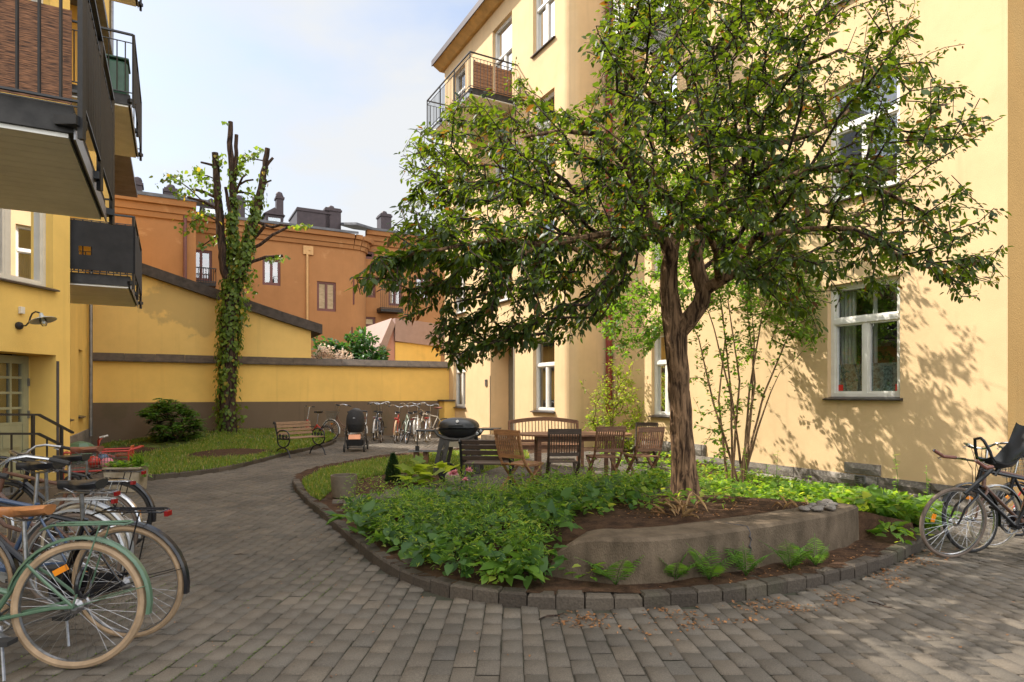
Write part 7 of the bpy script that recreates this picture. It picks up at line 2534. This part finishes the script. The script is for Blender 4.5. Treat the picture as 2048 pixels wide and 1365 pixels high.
# ================================================================ bicycles
def bike(label, rear, heading, lean=0.0, frame='black_enamel', style='diamond', R=0.335, wb=1.04, tyre='rubber', tr=0.018, rim='chrome', guard='black_enamel', rack='black_enamel',
         saddle='saddle_black', sh=0.93, bars='swept', grip='rubber', barmat='chrome', barh=1.03, basket=None, light='red_lens', reflect=True, chaincase=True, group=None, nu=40, fat=1.0,
         child_seat=False, front_guard=True, fork=True, stand=True, steer=0.0, spokes=28, rack_dy=0.0, hl=False, lockshape=False):
    """rear = ground contact of the rear wheel, heading = direction of travel, lean about the wheel line"""
    rear = Vector(rear)
    base = thing("bicycle", label, "bicycle", tuple(rear), heading, group)
    Mx = Matrix.Translation(rear) @ Matrix.Rotation(heading, 4, 'Z') @ Matrix.Rotation(lean, 4, 'X')

    def B(mb, name, mat, parent=base, smooth=True):
        mb.v = [Mx @ v for v in mb.v]
        return mb.build(name, M[mat], parent, smooth=smooth)
    rh, fh = Vector((0, 0, R)), Vector((wb, 0, R))
    bbk = Vector((.44, 0, .285))
    st = Vector((.44 - .19, 0, .60 if style == 'step' else .74))             # top of seat tube
    seat = Vector((bbk.x - .60 * (sh - .285) * .42, 0, sh))
    ht, hb = Vector((.80, 0, .86 if style != 'step' else .80)), Vector((.845, 0, .66 if style != 'step' else .62))
    if style == 'fold': st = Vector((.30, 0, .52)); ht, hb = Vector((wb - .16, 0, .66)), Vector((wb - .13, 0, .44))
    sx = (wb - 1.04)
    ht.x += sx; hb.x += sx
    rf = .0155 * fat
    m = MB()
    sd = (st - bbk).normalized()
    m.tube([bbk, st], rf, 8)
    if style == 'step':
        m.tube([bbk + Vector((0, 0, .01)), Vector((.58, 0, .36)), Vector((.72, 0, .50)), hb + Vector((-.01, 0, .02))], rf * 1.15, 8)
        m.tube([bbk + sd * .16, Vector((.60, 0, .50)), Vector((.72, 0, .63)), ht + Vector((-.005, 0, -.04))], rf, 8)
    elif style == 'fold':
        m.tube([bbk, Vector((.62, 0, .40)), (ht + hb) / 2], rf * 2.0, 10)
    else:
        m.tube([bbk, hb], rf * 1.15, 8); m.tube([st - sd * .03, ht - Vector((0, 0, .03))], rf, 8)
    m.tube([hb - (ht - hb) * .06, ht + (ht - hb) * .06], rf * 1.25, 10)
    for s in (-1, 1):
        y = s * .058
        m.tube([bbk + Vector((-.03, s * .03, 0)), rh + Vector((.10, y, .0)), rh + Vector((0, y, 0))], rf * .62, 6)
        m.tube([st - sd * .03 + Vector((0, s * .015, 0)), rh * .35 + st * .65 + Vector((0, s * .045, -.02)), rh + Vector((0, y, 0))], rf * .55, 6)
    m.lathe(bbk, [(.022, -.036), (.022, .036)], 10, axis=(0, 1, 0))
    B(m, "frame", frame)
    # wheels
    for wi, c in enumerate((rh, fh)):
        if wi == 1 and steer: Rs = Matrix.Translation(c) @ Matrix.Rotation(steer, 4, 'Z') @ Matrix.Translation(-c)
        else: Rs = Matrix.Identity(4)
        m = MB()
        m.torus(c, R - tr - .016, .009, (0, 1, 0), nu, 6, .013)
        m.lathe(c, [(.014, -.05), (.026, -.034), (.026, -.028), (.017, -.024), (.017, .024), (.026, .028), (.026, .034), (.014, .05)] if wi else [(.02, -.055), (.04, -.036), (.04, -.028), (.032, -.02), (.032, .02), (.04, .028), (.04, .036), (.02, .055)], 12, axis=(0, 1, 0))
        for k in range(spokes):
            q = 2 * math.pi * k / spokes; s = 1 if k % 2 else -1
            q2 = q + (0.42 if (k // 2) % 2 else -0.42)
            a = c + Vector((math.cos(q2) * .03, s * .03, math.sin(q2) * .03)); b = c + Vector((math.cos(q) * (R - tr - .022), 0, math.sin(q) * (R - tr - .022)))
            m.tube([a, b], .00105, 3, cap=False)
        m.v = [Rs @ v for v in m.v]
        w_ = B(m, "wheel", rim)
        m = MB(); m.torus(c, R - tr, tr, (0, 1, 0), nu + 8, 8); m.v = [Rs @ v for v in m.v]; B(m, "tyre", tyre, w_)
        if reflect:
            q = 1.9 + wi * 1.7 + rear.x * 3
            m = MB(); cc_ = c + Vector((math.cos(q) * R * .62, 0, math.sin(q) * R * .62))
            m.box(cc_, (.075, .012, .032), Matrix.Rotation(-(q - math.pi / 2), 3, 'Y')); m.v = [Rs @ v for v in m.v]; B(m, "reflector", 'amber_lens', w_, False)

    def arc(c, rr, a0, a1, wd, n=18, th=.004, drop=.012):
        mb = MB(); vs = []
        for i in range(n + 1):
            q = a0 + (a1 - a0) * i / n; d = Vector((math.cos(q), 0, math.sin(q)))
            for (y, r_) in ((-wd, rr - drop), (-wd * .6, rr), (wd * .6, rr), (wd, rr - drop)): vs.append(c + d * r_ + Vector((0, y, 0)))
            for (y, r_) in ((wd, rr - drop - th), (wd * .6, rr - th), (-wd * .6, rr - th), (-wd, rr - drop - th)): vs.append(c + d * r_ + Vector((0, y, 0)))
        fs = []
        for i in range(n):
            for j in range(8): fs.append((i * 8 + j, (i + 1) * 8 + j, (i + 1) * 8 + (j + 1) % 8, i * 8 + (j + 1) % 8))
        fs += [tuple(range(7, -1, -1)), tuple(n * 8 + j for j in range(8))]
        mb.add(vs, fs); return mb
    Rz = Matrix.Translation(fh) @ Matrix.Rotation(steer, 4, 'Z') @ Matrix.Translation(-fh)
    if guard:
        m = arc(rh, R + .028, math.radians(15), math.radians(190), .026)
        for s in (-1, 1): m.tube([rh + Vector((0, s * .062, 0)), rh + Vector((math.cos(math.radians(165)) * (R + .02), s * .026, math.sin(math.radians(165)) * (R + .02)))], .0025, 4)
        B(m, "mudguard", guard)
        if front_guard:
            m = arc(fh, R + .028, math.radians(30), math.radians(195), .026); m.v = [Rz @ v for v in m.v]; B(m, "mudguard", guard)
    # fork and bars turn together
    if fork:
        m = MB()
        crown = hb - (ht - hb).normalized() * .03
        for s in (-1, 1): m.tube([crown + Vector((0, s * .02, 0)), crown + Vector((.01, s * .05, -.03)), Vector((fh.x - .055, s * .055, fh.z + .14)), Vector((fh.x - .02, s * .055, fh.z + .04)), fh + Vector((0, s * .055, 0))], [.013, .014, .011, .009, .008], 7)
        m.tube([crown + Vector((0, -.05, .0)), crown + Vector((0, .05, .0))], .016, 8); m.v = [Rz @ v for v in m.v]
        B(m, "fork", frame)
    ax = (ht - hb).normalized()
    top = ht + ax * ((barh - ht.z) / ax.z)
    m = MB(); m.tube([ht + ax * .01, top], .0125, 8)
    hp = []
    if bars == 'swept': prof = [(.05, 0, 0), (.07, .06, .01), (.06, .15, .05), (.02, .23, .055), (-.08, .285, .03), (-.20, .30, .0)]
    elif bars == 'flat': prof = [(.04, 0, 0), (.04, .10, .01), (.02, .20, .02), (-.03, .31, .02)]
    elif bars == 'drop': prof = [(.09, 0, 0), (.09, .17, 0), (.12, .20, -.01), (.19, .21, -.03), (.20, .21, -.10), (.12, .21, -.15), (.02, .21, -.15)]
    else: prof = [(.05, 0, .0), (.10, .10, .0), (.10, .20, -.005), (.20, .235, .0), (.30, .24, .06)]        # bullhorn
    for s in (-1, 1):
        P_ = [top + Vector((a, s * b, c)) for a, b, c in prof]
        m.tube(P_, .0115, 8); hp.append(P_)
    m.v = [Rz @ v for v in m.v]; hbar = B(m, "handlebar", barmat)
    for P_ in hp:
        m = MB()
        if bars in ('drop', 'horn'): m.tube([q + Vector((0, 0, 0)) for q in P_[2:]], .0165, 8)
        else: m.tube([P_[-1] + (P_[-2] - P_[-1]).normalized() * .11, P_[-1] - (P_[-2] - P_[-1]).normalized() * .012], .0165, 8)
        m.v = [Rz @ v for v in m.v]; B(m, "grip", grip, hbar)
        if bars != 'drop':
            m = MB(); q = P_[-2]; m.tube([q, q + Vector((.06, 0, -.015)), q + Vector((.02, (P_[-1].y - q.y) * .9, -.03))], .005, 5); m.v = [Rz @ v for v in m.v]; B(m, "brake_lever", 'steel_grey', hbar)
    # cables
    m = MB()
    for s in (-1, 1): m.tube([hp[0 if s < 0 else 1][2], top + Vector((.13, s * .06, .02)), ht + Vector((.08, s * .02, -.02)), hb + Vector((.02, s * .015, .05))], .003, 4)
    m.v = [Rz @ v for v in m.v]; B(m, "cable", 'rubber')
    if hl:
        m = MB(); m.lathe(ht + Vector((.09, 0, -.02)), [(.015, -.05), (.035, -.01), (.04, .03), (.03, .04)], 12, axis=(1, 0, 0)); m.v = [Rz @ v for v in m.v]; B(m, "headlight", 'chrome')
    # saddle
    m = MB(); m.tube([st - sd * .05, seat - Vector((0, 0, .05))], .0125, 8); B(m, "seatpost", 'steel_grey')
    m = MB(); n1, n2 = 12, 10
    for i in range(n1 + 1):
        t = i / n1; x = seat.x - .13 + .27 * t
        wd = .078 * (1 - sstep(.25, .75, t)) + .020; wd *= math.sin(math.pi * min(1, (t * .92 + .08))) ** .35 if t < .5 else (1 if t < .93 else .75)
        zz = seat.z + .018 * (1 - t) ** 2 + .010 * t
        for j in range(n2):
            q = 2 * math.pi * j / n2
            dz = math.sin(q); m.v.append(Vector((x, wd * math.cos(q), zz + (.016 if dz > 0 else .042) * dz)))
    for i in range(n1):
        for j in range(n2): j2 = (j + 1) % n2; m.f.append((i * n2 + j, i * n2 + j2, (i + 1) * n2 + j2, (i + 1) * n2 + j)); m.m.append(0)
    m.f += [tuple(range(n2)), tuple(n1 * n2 + j for j in range(n2))]; m.m += [0, 0]
    sdl = B(m, "saddle", saddle)
    m = MB()
    for s in (-1, 1):
        m.tube([(seat.x + .10, s * .012, seat.z - .02), (seat.x + .03, s * .022, seat.z - .05), (seat.x - .06, s * .022, seat.z - .05), (seat.x - .11, s * .04, seat.z - .02)], .0035, 5)
        m.tube([Vector((seat.x - .10 + .004 * math.cos(t), s * .045 + .014 * math.cos(t * 1.0), seat.z - .05 + .0035 * t)) for t in [i * .8 for i in range(14)]], .0028, 4)
    B(m, "spring", 'steel_grey', sdl)
    # cranks, chain
    m = MB(); m.torus(bbk + Vector((0, -.045, 0)), .085, .006, (0, 1, 0), 26, 5); m.lathe(bbk + Vector((0, -.045, 0)), [(.03, -.004), (.03, .004)], 10, axis=(0, 1, 0))
    for k in range(5):
        q = k * 1.2566; m.tube([bbk + Vector((0, -.045, 0)), bbk + Vector((.083 * math.cos(q), -.045, .083 * math.sin(q)))], .006, 4)
    q = rear.x * 5 % 3.1
    for s in (-1, 1):
        e = bbk + Vector((s * .165 * math.cos(q), -s * .075 * -1 * -1, s * .165 * math.sin(q))); m.bar(bbk + Vector((0, e.y, 0)), e, .018, .012, up=(0, 1, 0))
    cr = B(m, "crankset", 'steel_grey', smooth=False)
    for s in (-1, 1):
        e = bbk + Vector((s * .165 * math.cos(q), -s * .125, s * .165 * math.sin(q)))
        m = MB(); m.box(e, (.09, .085, .024)); B(m, "pedal", 'rubber', cr, False)
    m = MB()
    if chaincase:
        m.extrude([bbk + Vector((.10 * math.cos(t), -.06, .10 * math.sin(t))) for t in [math.radians(-90 + 180 * i / 8) for i in range(9)]] + [Vector((.0, -.06, R + .045)), Vector((-.04, -.06, R)), Vector((.0, -.06, R - .045))], (0, .022, 0)); B(m, "chain_guard", guard or frame, smooth=False)
    else:
        m.tube([bbk + Vector((0, -.045, .085)), rh + Vector((0, -.045, .03))], .004, 4); m.tube([bbk + Vector((0, -.045, -.085)), rh + Vector((0, -.045, -.03))], .004, 4); B(m, "chain", 'steel_grey')
    if rack:
        m = MB(); zt = 2 * R + .095 + rack_dy
        for s in (-1, 1):
            m.tube([(.20, s * .02, zt - .03), (.13, s * .05, zt), (-.22, s * .055, zt), (-.245, s * .045, zt - .004)], .0055, 6)
            m.tube([(-.12, s * .055, zt), (0, s * .07, R)], .0048, 6)
        m.tube([(-.245, -.045, zt - .004), (-.25, 0, zt - .004), (-.245, .045, zt - .004)], .0055, 6)
        for x in (-.15, -.04, .07): m.tube([(x, -.055, zt), (x, .055, zt)], .0045, 5)
        m.tube([(.13, 0, zt + .004), (-.24, 0, zt + .004)], .004, 5)
        for s in (-1, 1): m.tube([(.02, s * .03, zt + .004), (-.20, s * .02, zt + .006)], .004, 5)
        rk = B(m, "rack", rack)
        if light:
            m = MB(); m.box((-.262, 0, zt - .018), (.022, .048, .03)); B(m, "rear_light", light, rk, False)
    elif light:
        m = MB(); m.box((-R - .05, 0, R + .20), (.02, .05, .06)); B(m, "rear_light", light, base, False)
    if stand:
        m = MB(); m.tube([(.36, .05, .26), (.28, .14, .005)], .008, 6); B(m, "kickstand", 'steel_grey')
    if basket:
        m = MB(); x0, x1 = ht.x + .06, ht.x + .34; zb, zt = ht.z - .12, ht.z + .13
        for i in range(12):
            t = i / 11
            for s in (-1, 1): m.tube([(x0 + .03 + (x1 - x0 - .06) * t, s * .13, zb), (x0 + (x1 - x0) * t, s * .18, zt)], .003, 4)
            for x_, xx_ in ((x0 + .03, x0), (x1 - .03, x1)): m.tube([(x_, -.13 + .26 * t, zb), (xx_, -.18 + .36 * t, zt)], .003, 4)
            m.tube([(x0 + .03 + (x1 - x0 - .06) * t, -.13, zb), (x0 + .03 + (x1 - x0 - .06) * t, .13, zb)], .003, 4)
        for k in range(6):
            t = k / 5; e = .03 * (1 - t); y = .13 + .05 * t; z = zb + (zt - zb) * t; r_ = .006 if k == 5 else .003
            L_ = [(x0 + e, -y, z), (x1 - e, -y, z), (x1 - e, y, z), (x0 + e, y, z)]
            for a in range(4): m.tube([L_[a], L_[(a + 1) % 4]], r_, 4)
        m.v = [Rz @ v for v in m.v]; B(m, "basket", basket)
    if child_seat:
        cx, cz = st.x + .36, ht.z + .06
        m = MB(); prof = []
        # shell: reclined scoop swept across its width
        sec = [(.30, .02), (.24, -.045), (.12, -.075), (.0, -.055), (-.07, .03), (-.12, .16), (-.17, .32), (-.20, .40)]
        for (a, b) in sec:
            for j in range(9):
                y = -.13 + .26 * j / 8; up_ = .07 * abs(y / .13) ** 2.5
                m.v.append(Vector((cx + a - up_ * .35 * (1 if b > .05 else -.2), y, cz + b + up_ * (1 if b < .1 else .35))))
        nsec = len(sec); m.v = [Vector((cx, 0, cz)) + (v - Vector((cx, 0, cz))) * .80 for v in m.v]; off = len(m.v)
        for v in list(m.v): m.v.append(v + Vector((-.012, 0, -.02)))
        for i in range(nsec - 1):
            for j in range(8):
                a = i * 9 + j; m.f.append((a, a + 1, a + 10, a + 9)); m.f.append((off + a, off + a + 9, off + a + 10, off + a + 1)); m.m += [0, 0]
        ringi = [j for j in range(9)] + [i * 9 + 8 for i in range(1, nsec)] + [(nsec - 1) * 9 + j for j in range(7, -1, -1)] + [i * 9 for i in range(nsec - 2, 0, -1)]
        for i in range(len(ringi)): a, b = ringi[i], ringi[(i + 1) % len(ringi)]; m.f.append((a, b, off + b, off + a)); m.m.append(0)
        cs = B(m, "child_seat", 'grill_black')
        m = MB()
        for s in (-1, 1): m.tube([(cx + .20, s * .09, cz - .01), (cx + .24, s * .08, cz + .10), (cx + .28, s * .05, cz + .19), (cx + .27, 0, cz + .21)], .013, 8)
        B(m, "grab_bar", 'grill_black', cs)
        m = MB(); m.tube([(cx + .06, 0, cz - .08), (cx + .10, 0, ht.z - .08)], .02, 8); m.tube([(cx + .22, .10, cz - .06), (cx + .48, .11, cz - .28)], .018, 6); B(m, "seat_bracket", 'grill_black', cs)
    if lockshape:
        m = MB(); m.torus((-.02, 0, R + .12), .075, .012, (1, 0, 0), 20, 6); B(m, "frame_lock", 'black_enamel')
    return base


PI = math.pi
def rear_at(px_right, py_bot, heading_deg, R):
    """ground contact of a rear wheel whose right edge lies at px_right and whose bottom is at py_bot"""
    g = GP(px_right, py_bot)
    h = math.radians(heading_deg)
    half = R * abs(math.cos(h))
    return Vector((g.x - half, g.y, ground_z(g.x - half, g.y)))


GL = "bicycles parked in a row by the entrance"
bike("olive green bicycle with cream tyres and tan saddle, nearest in the left row", rear_at(281, 1338, 187, .345), math.radians(187), math.radians(3), 'green_enamel', 'step', .345, 1.08, 'tan_rubber', .023, 'steel_grey', 'green_enamel', 'green_enamel', 'leather_tan', .86,
     group=GL, nu=64, light=None, lockshape=True, spokes=36, chaincase=False)
bike("black bicycle with tan-walled tyres and red rack light, behind the olive green one", rear_at(374, 1276, 178, .35), math.radians(178), math.radians(-3), 'black_enamel', 'diamond', .35, 1.06, 'tan_rubber', .019, 'steel_grey', 'black_enamel', 'black_enamel', 'saddle_black', .95, group=GL, nu=60, spokes=36)
bike("dark blue bicycle with silver mudguards and a high black saddle, third in the left row", rear_at(238, 1222, 184, .335), math.radians(184), math.radians(4), 'blue_enamel', 'diamond', .335, 1.04, 'brown_rubber', .017, 'chrome', 'silver_enamel', 'silver_enamel', 'saddle_black', 1.0, group=GL, nu=52, bars='flat', barmat='black_enamel', barh=.93)
bike("silver-racked bicycle with white tyre walls and black saddle, fourth in the left row", rear_at(262, 1180, 180, .335), math.radians(180), math.radians(-4), 'brown_enamel', 'step', .335, 1.04, 'cream_rubber', .017, 'chrome', 'silver_enamel', 'steel_grey', 'saddle_black', .97, group=GL, nu=48, barmat='black_enamel', barh=.93, basket='wire_mesh')
bike("brown bicycle with chrome rack hidden among the others in the left row", rear_at(272, 1142, 183, .33), math.radians(183), math.radians(5), 'brown_enamel', 'diamond', .33, 1.04, 'brown_rubber', .017, 'chrome', 'chrome', 'chrome', 'saddle_black', .95, group=GL, nu=44, bars='flat', barmat='black_enamel', barh=.93)
bike("black bicycle with brown saddle and long black rack, farthest in the left row", rear_at(306, 1100, 182, .335), math.radians(182), math.radians(-3), 'black_enamel', 'diamond', .335, 1.04, 'rubber', .018, 'chrome', 'black_enamel', 'black_enamel', 'leather_brown', .97, group=GL, nu=44, barmat='steel_grey', barh=.93)

GR = "bicycles parked by the right-hand house"
def front_at(px_left, py_bot, heading_deg, R, wb):
    z = 0.0
    for _ in range(5):
        g = GP(px_left, py_bot, z); z = ground_z(g.x, g.y)
    h = math.radians(heading_deg)
    f = Vector((g.x + R * abs(math.cos(h)), g.y, 0))
    r = f - Vector((math.cos(h), math.sin(h), 0)) * wb
    r.z = ground_z(f.x, f.y)
    return r


bike("black bicycle with a child seat and brown-taped bullhorn bars, nearest on the right", front_at(1829, 1112, 186, .335, 1.08), math.radians(186), math.radians(-6), 'black_enamel', 'diamond', .335, 1.08, 'brown_rubber', .016, 'chrome', None, None, 'saddle_black', .98, bars='horn', grip='leather_brown', barmat='chrome', barh=.91,
     group=GR, nu=56, child_seat=True, spokes=32, chaincase=False, light=None)
bike("brown bicycle with chrome mudguards just behind the one with the child seat", front_at(1880, 1100, 192, .335, 1.05), math.radians(192), math.radians(5), 'brown_enamel', 'diamond', .335, 1.05, 'rubber', .018, 'chrome', 'black_enamel', None, 'saddle_black', .96, group=GR, nu=48, light=None)
bike("black roadster with a dented black mudguard, third from the front on the right", front_at(1925, 1090, 190, .335, 1.05), math.radians(190), math.radians(-2), 'black_enamel', 'step', .335, 1.05, 'cream_rubber', .018, 'chrome', 'silver_enamel', 'black_enamel', 'saddle_black', .95, group=GR, nu=44)
bike("red bicycle closest to the house wall on the right", front_at(1985, 1070, 188, .335, 1.05), math.radians(188), math.radians(3), 'red_enamel', 'diamond', .335, 1.05, 'rubber', .018, 'chrome', 'black_enamel', 'black_enamel', 'saddle_black', .97, group=GR, nu=40, basket='wire_mesh')

GB = "bicycles along the garden wall"
def back_bike(label, px, py, deg, **k):
    g = GP(px, py); return bike(label, (g.x, g.y, 0), math.radians(deg), group=GB, nu=28, spokes=20, **k)


back_bike("white basket bicycle seen from the front left, left of the stroller", 715, 884, 158, frame='brown_enamel', style='step', guard='white_enamel', rack='steel_grey', basket='wire_mesh', barh=1.12, tyre='rubber', rim='white_enamel', lean=.06)
back_bike("dark blue bicycle with white mudguard tip right behind the stroller", 748, 882, 97, frame='blue_enamel', guard='white_enamel', rack='steel_grey', barh=1.15, tyre='rubber', lean=.05)
back_bike("dark bicycle with raised swept handlebars, second from the stroller", 762, 886, 99, frame='black_enamel', guard='black_enamel', rack='steel_grey', barh=1.18, tyre='brown_rubber', lean=-.04)
back_bike("red-framed bicycle with red rack light, middle of the row by the wall", 789, 887, 96, frame='red_enamel', guard='pale_wood', rack='red_enamel', barh=1.08, tyre='brown_rubber', lean=.08)
back_bike("pale mint bicycle with dark saddle leaning right, in the row by the wall", 812, 888, 108, frame='mint_enamel', guard='black_enamel', rack='black_enamel', barh=1.13, tyre='rubber', lean=.18)
back_bike("white bicycle with a white skirt guard, second from the right in the row", 831, 885, 92, frame='white_enamel', style='step', guard='white_enamel', rack='white_enamel', barh=1.16, tyre='cream_rubber', rim='white_enamel', lean=-.03)
back_bike("pale grey bicycle with a red rack bag, at the right end of the row", 852, 885, 92, frame='silver_enamel', style='step', guard='chrome', rack='red_enamel', barh=1.12, tyre='cream_rubber', rim='chrome', lean=.05)
g = GP(866, 874); bike("slim beige racing bicycle leaning sideways on the brown wall base", (g.x + .38, g.y - .05, 0), math.radians(205), math.radians(-9), 'cream_paint', 'diamond', .335, 1.0, 'rubber', .013, 'steel_grey', None, None, 'leather_brown', 1.03, bars='drop', barh=.95, grip='rubber', light=None, reflect=False, chaincase=False, stand=False, group=GB, nu=32, spokes=20)
g = GP(652, 882); bike("small red folding bicycle between the park bench and the wall", (g.x, g.y, 0), math.radians(174), math.radians(4), 'red_enamel', 'fold', .235, .92, 'rubber', .02, 'steel_grey', 'black_enamel', None, 'saddle_black', .92, bars='flat', barh=1.08, light=None, chaincase=False, nu=28, spokes=16, group=GB, fat=1.9)

# ---------------------------------------------------------------- children's vehicles and cart in the corner
cp = GP(180, 978); L = Loc(cp + Vector((0, .25, 0)), math.radians(25))
o = thing("red_wire_cart", "red tubular hand cart with wire basket sides full of toys beside the planter trough", "cart", tuple(cp), math.radians(25))
m = MB()
for z in (.28, .58): 
    pts = [(-.45, -.25, z), (.42, -.25, z), (.42, .25, z), (-.45, .25, z), (-.45, -.25, z)]
    for i in range(4): m.tube([pts[i], pts[i + 1]], .014, 8)
for (x, y) in ((-.45, -.25), (.42, -.25), (.42, .25), (-.45, .25)): m.tube([(x, y, .05), (x, y, .58)], .014, 8)
m.tube([(.42, -.2, .58), (.55, -.2, .62), (.60, 0, .63), (.55, .2, .62), (.42, .2, .58)], .014, 8)
lbuild(m, L, "frame", M['red_enamel'], o, True)
m = MB()
for i in range(22):
    x = -.44 + .86 * i / 21
    for y in (-.25, .25): m.tube([(x, y, .28), (x, y, .58)], .0035, 4)
for k in range(5):
    z = .30 + .06 * k
    for y in (-.25, .25): m.tube([(-.45, y, z), (.42, y, z)], .0035, 4)
for i in range(10): y = -.24 + .48 * i / 9; m.tube([(-.45, y, .285), (.42, y, .285)], .0035, 4)
lbuild(m, L, "wire_side", M['wire_mesh'], o)
for (x, y) in ((-.33, -.29), (.30, -.29), (-.33, .29), (.30, .29)):
    m = MB(); m.torus((x, y, .12), .10, .02, (0, 1, 0), 20, 6); m.lathe((x, y, .12), [(.03, -.03), (.03, .03)], 10, axis=(0, 1, 0)); lbuild(m, L, "wheel", M['rubber'], o, True)
toys = [(-.1, 0, .46, .11, 'red_enamel', "red toy ball in the wire cart"), (.10, -.05, .44, .10, 'peony_petal', "pink toy ball in the wire cart"), (.02, .1, .50, .09, 'blue_enamel', "blue toy ball in the wire cart")]
for (x, y, z, r, mt, lb) in toys:
    m = MB(); m.ball((x, y, z - .06), r, 14, 10, (1, 1, .9)); m.v = [L.M @ v for v in m.v]; tag(m.build("toy_ball", M[mt], smooth=True), lb, "toy")
# red tricycle
cp = GP(228, 942); L = Loc(cp, math.radians(200))
o = thing("red_tricycle", "red children's tricycle with white handlebar grips behind the planter trough", "tricycle", tuple(cp), math.radians(200))
m = MB(); m.tube([(.30, 0, .16), (.27, 0, .38), (.26, 0, .50)], .016, 8); m.tube([(.27, 0, .36), (.10, 0, .30), (-.22, 0, .20)], .03, 8); m.tube([(-.25, -.2, .11), (-.25, .2, .11)], .012, 6); lbuild(m, L, "frame", M['red_enamel'], o, True)
m = MB(); m.tube([(.26, 0, .50), (.25, .07, .60), (.21, .12, .66)], .013, 8); m.tube([(.26, 0, .50), (.25, -.07, .60), (.21, -.12, .66)], .013, 8); hb_ = lbuild(m, L, "handlebar", M['red_enamel'], o, True)
for s in (-1, 1):
    m = MB(); m.tube([(.21, s * .12, .66), (.13, s * .14, .68)], .018, 8); lbuild(m, L, "grip", M['white_enamel'], hb_, True)
m = MB(); m.box((-.18, 0, .31), (.28, .24, .05)); m.box((-.31, 0, .40), (.03, .24, .18)); lbuild(m, L, "seat", M['orange_enamel'], o, bevel=.015)
for (x, y, r) in ((.30, 0, .15), (-.25, .2, .11), (-.25, -.2, .11)):
    m = MB(); m.torus((x, y, r), r - .018, .018, (0, 1, 0), 22, 6); m.lathe((x, y, r), [(r * .7, -.012), (r * .7, .012)], 14, axis=(0, 1, 0)); lbuild(m, L, "wheel", M['rubber'], o, True)
# green plastic slide top behind the corner
cp = GP(160, 925); L = Loc(cp, math.radians(30))
o = thing("green_sandbox_lid", "green moulded plastic sandbox lid at the house corner behind the wire cart", "sandbox lid", tuple(cp), math.radians(30))
m = MB(); m.lathe((0, 0, 0), [(.42, 0), (.42, .18), (.40, .24), (.18, .42), (.05, .46)], 8); lbuild(m, L, "shell", M['green_toy'], o)
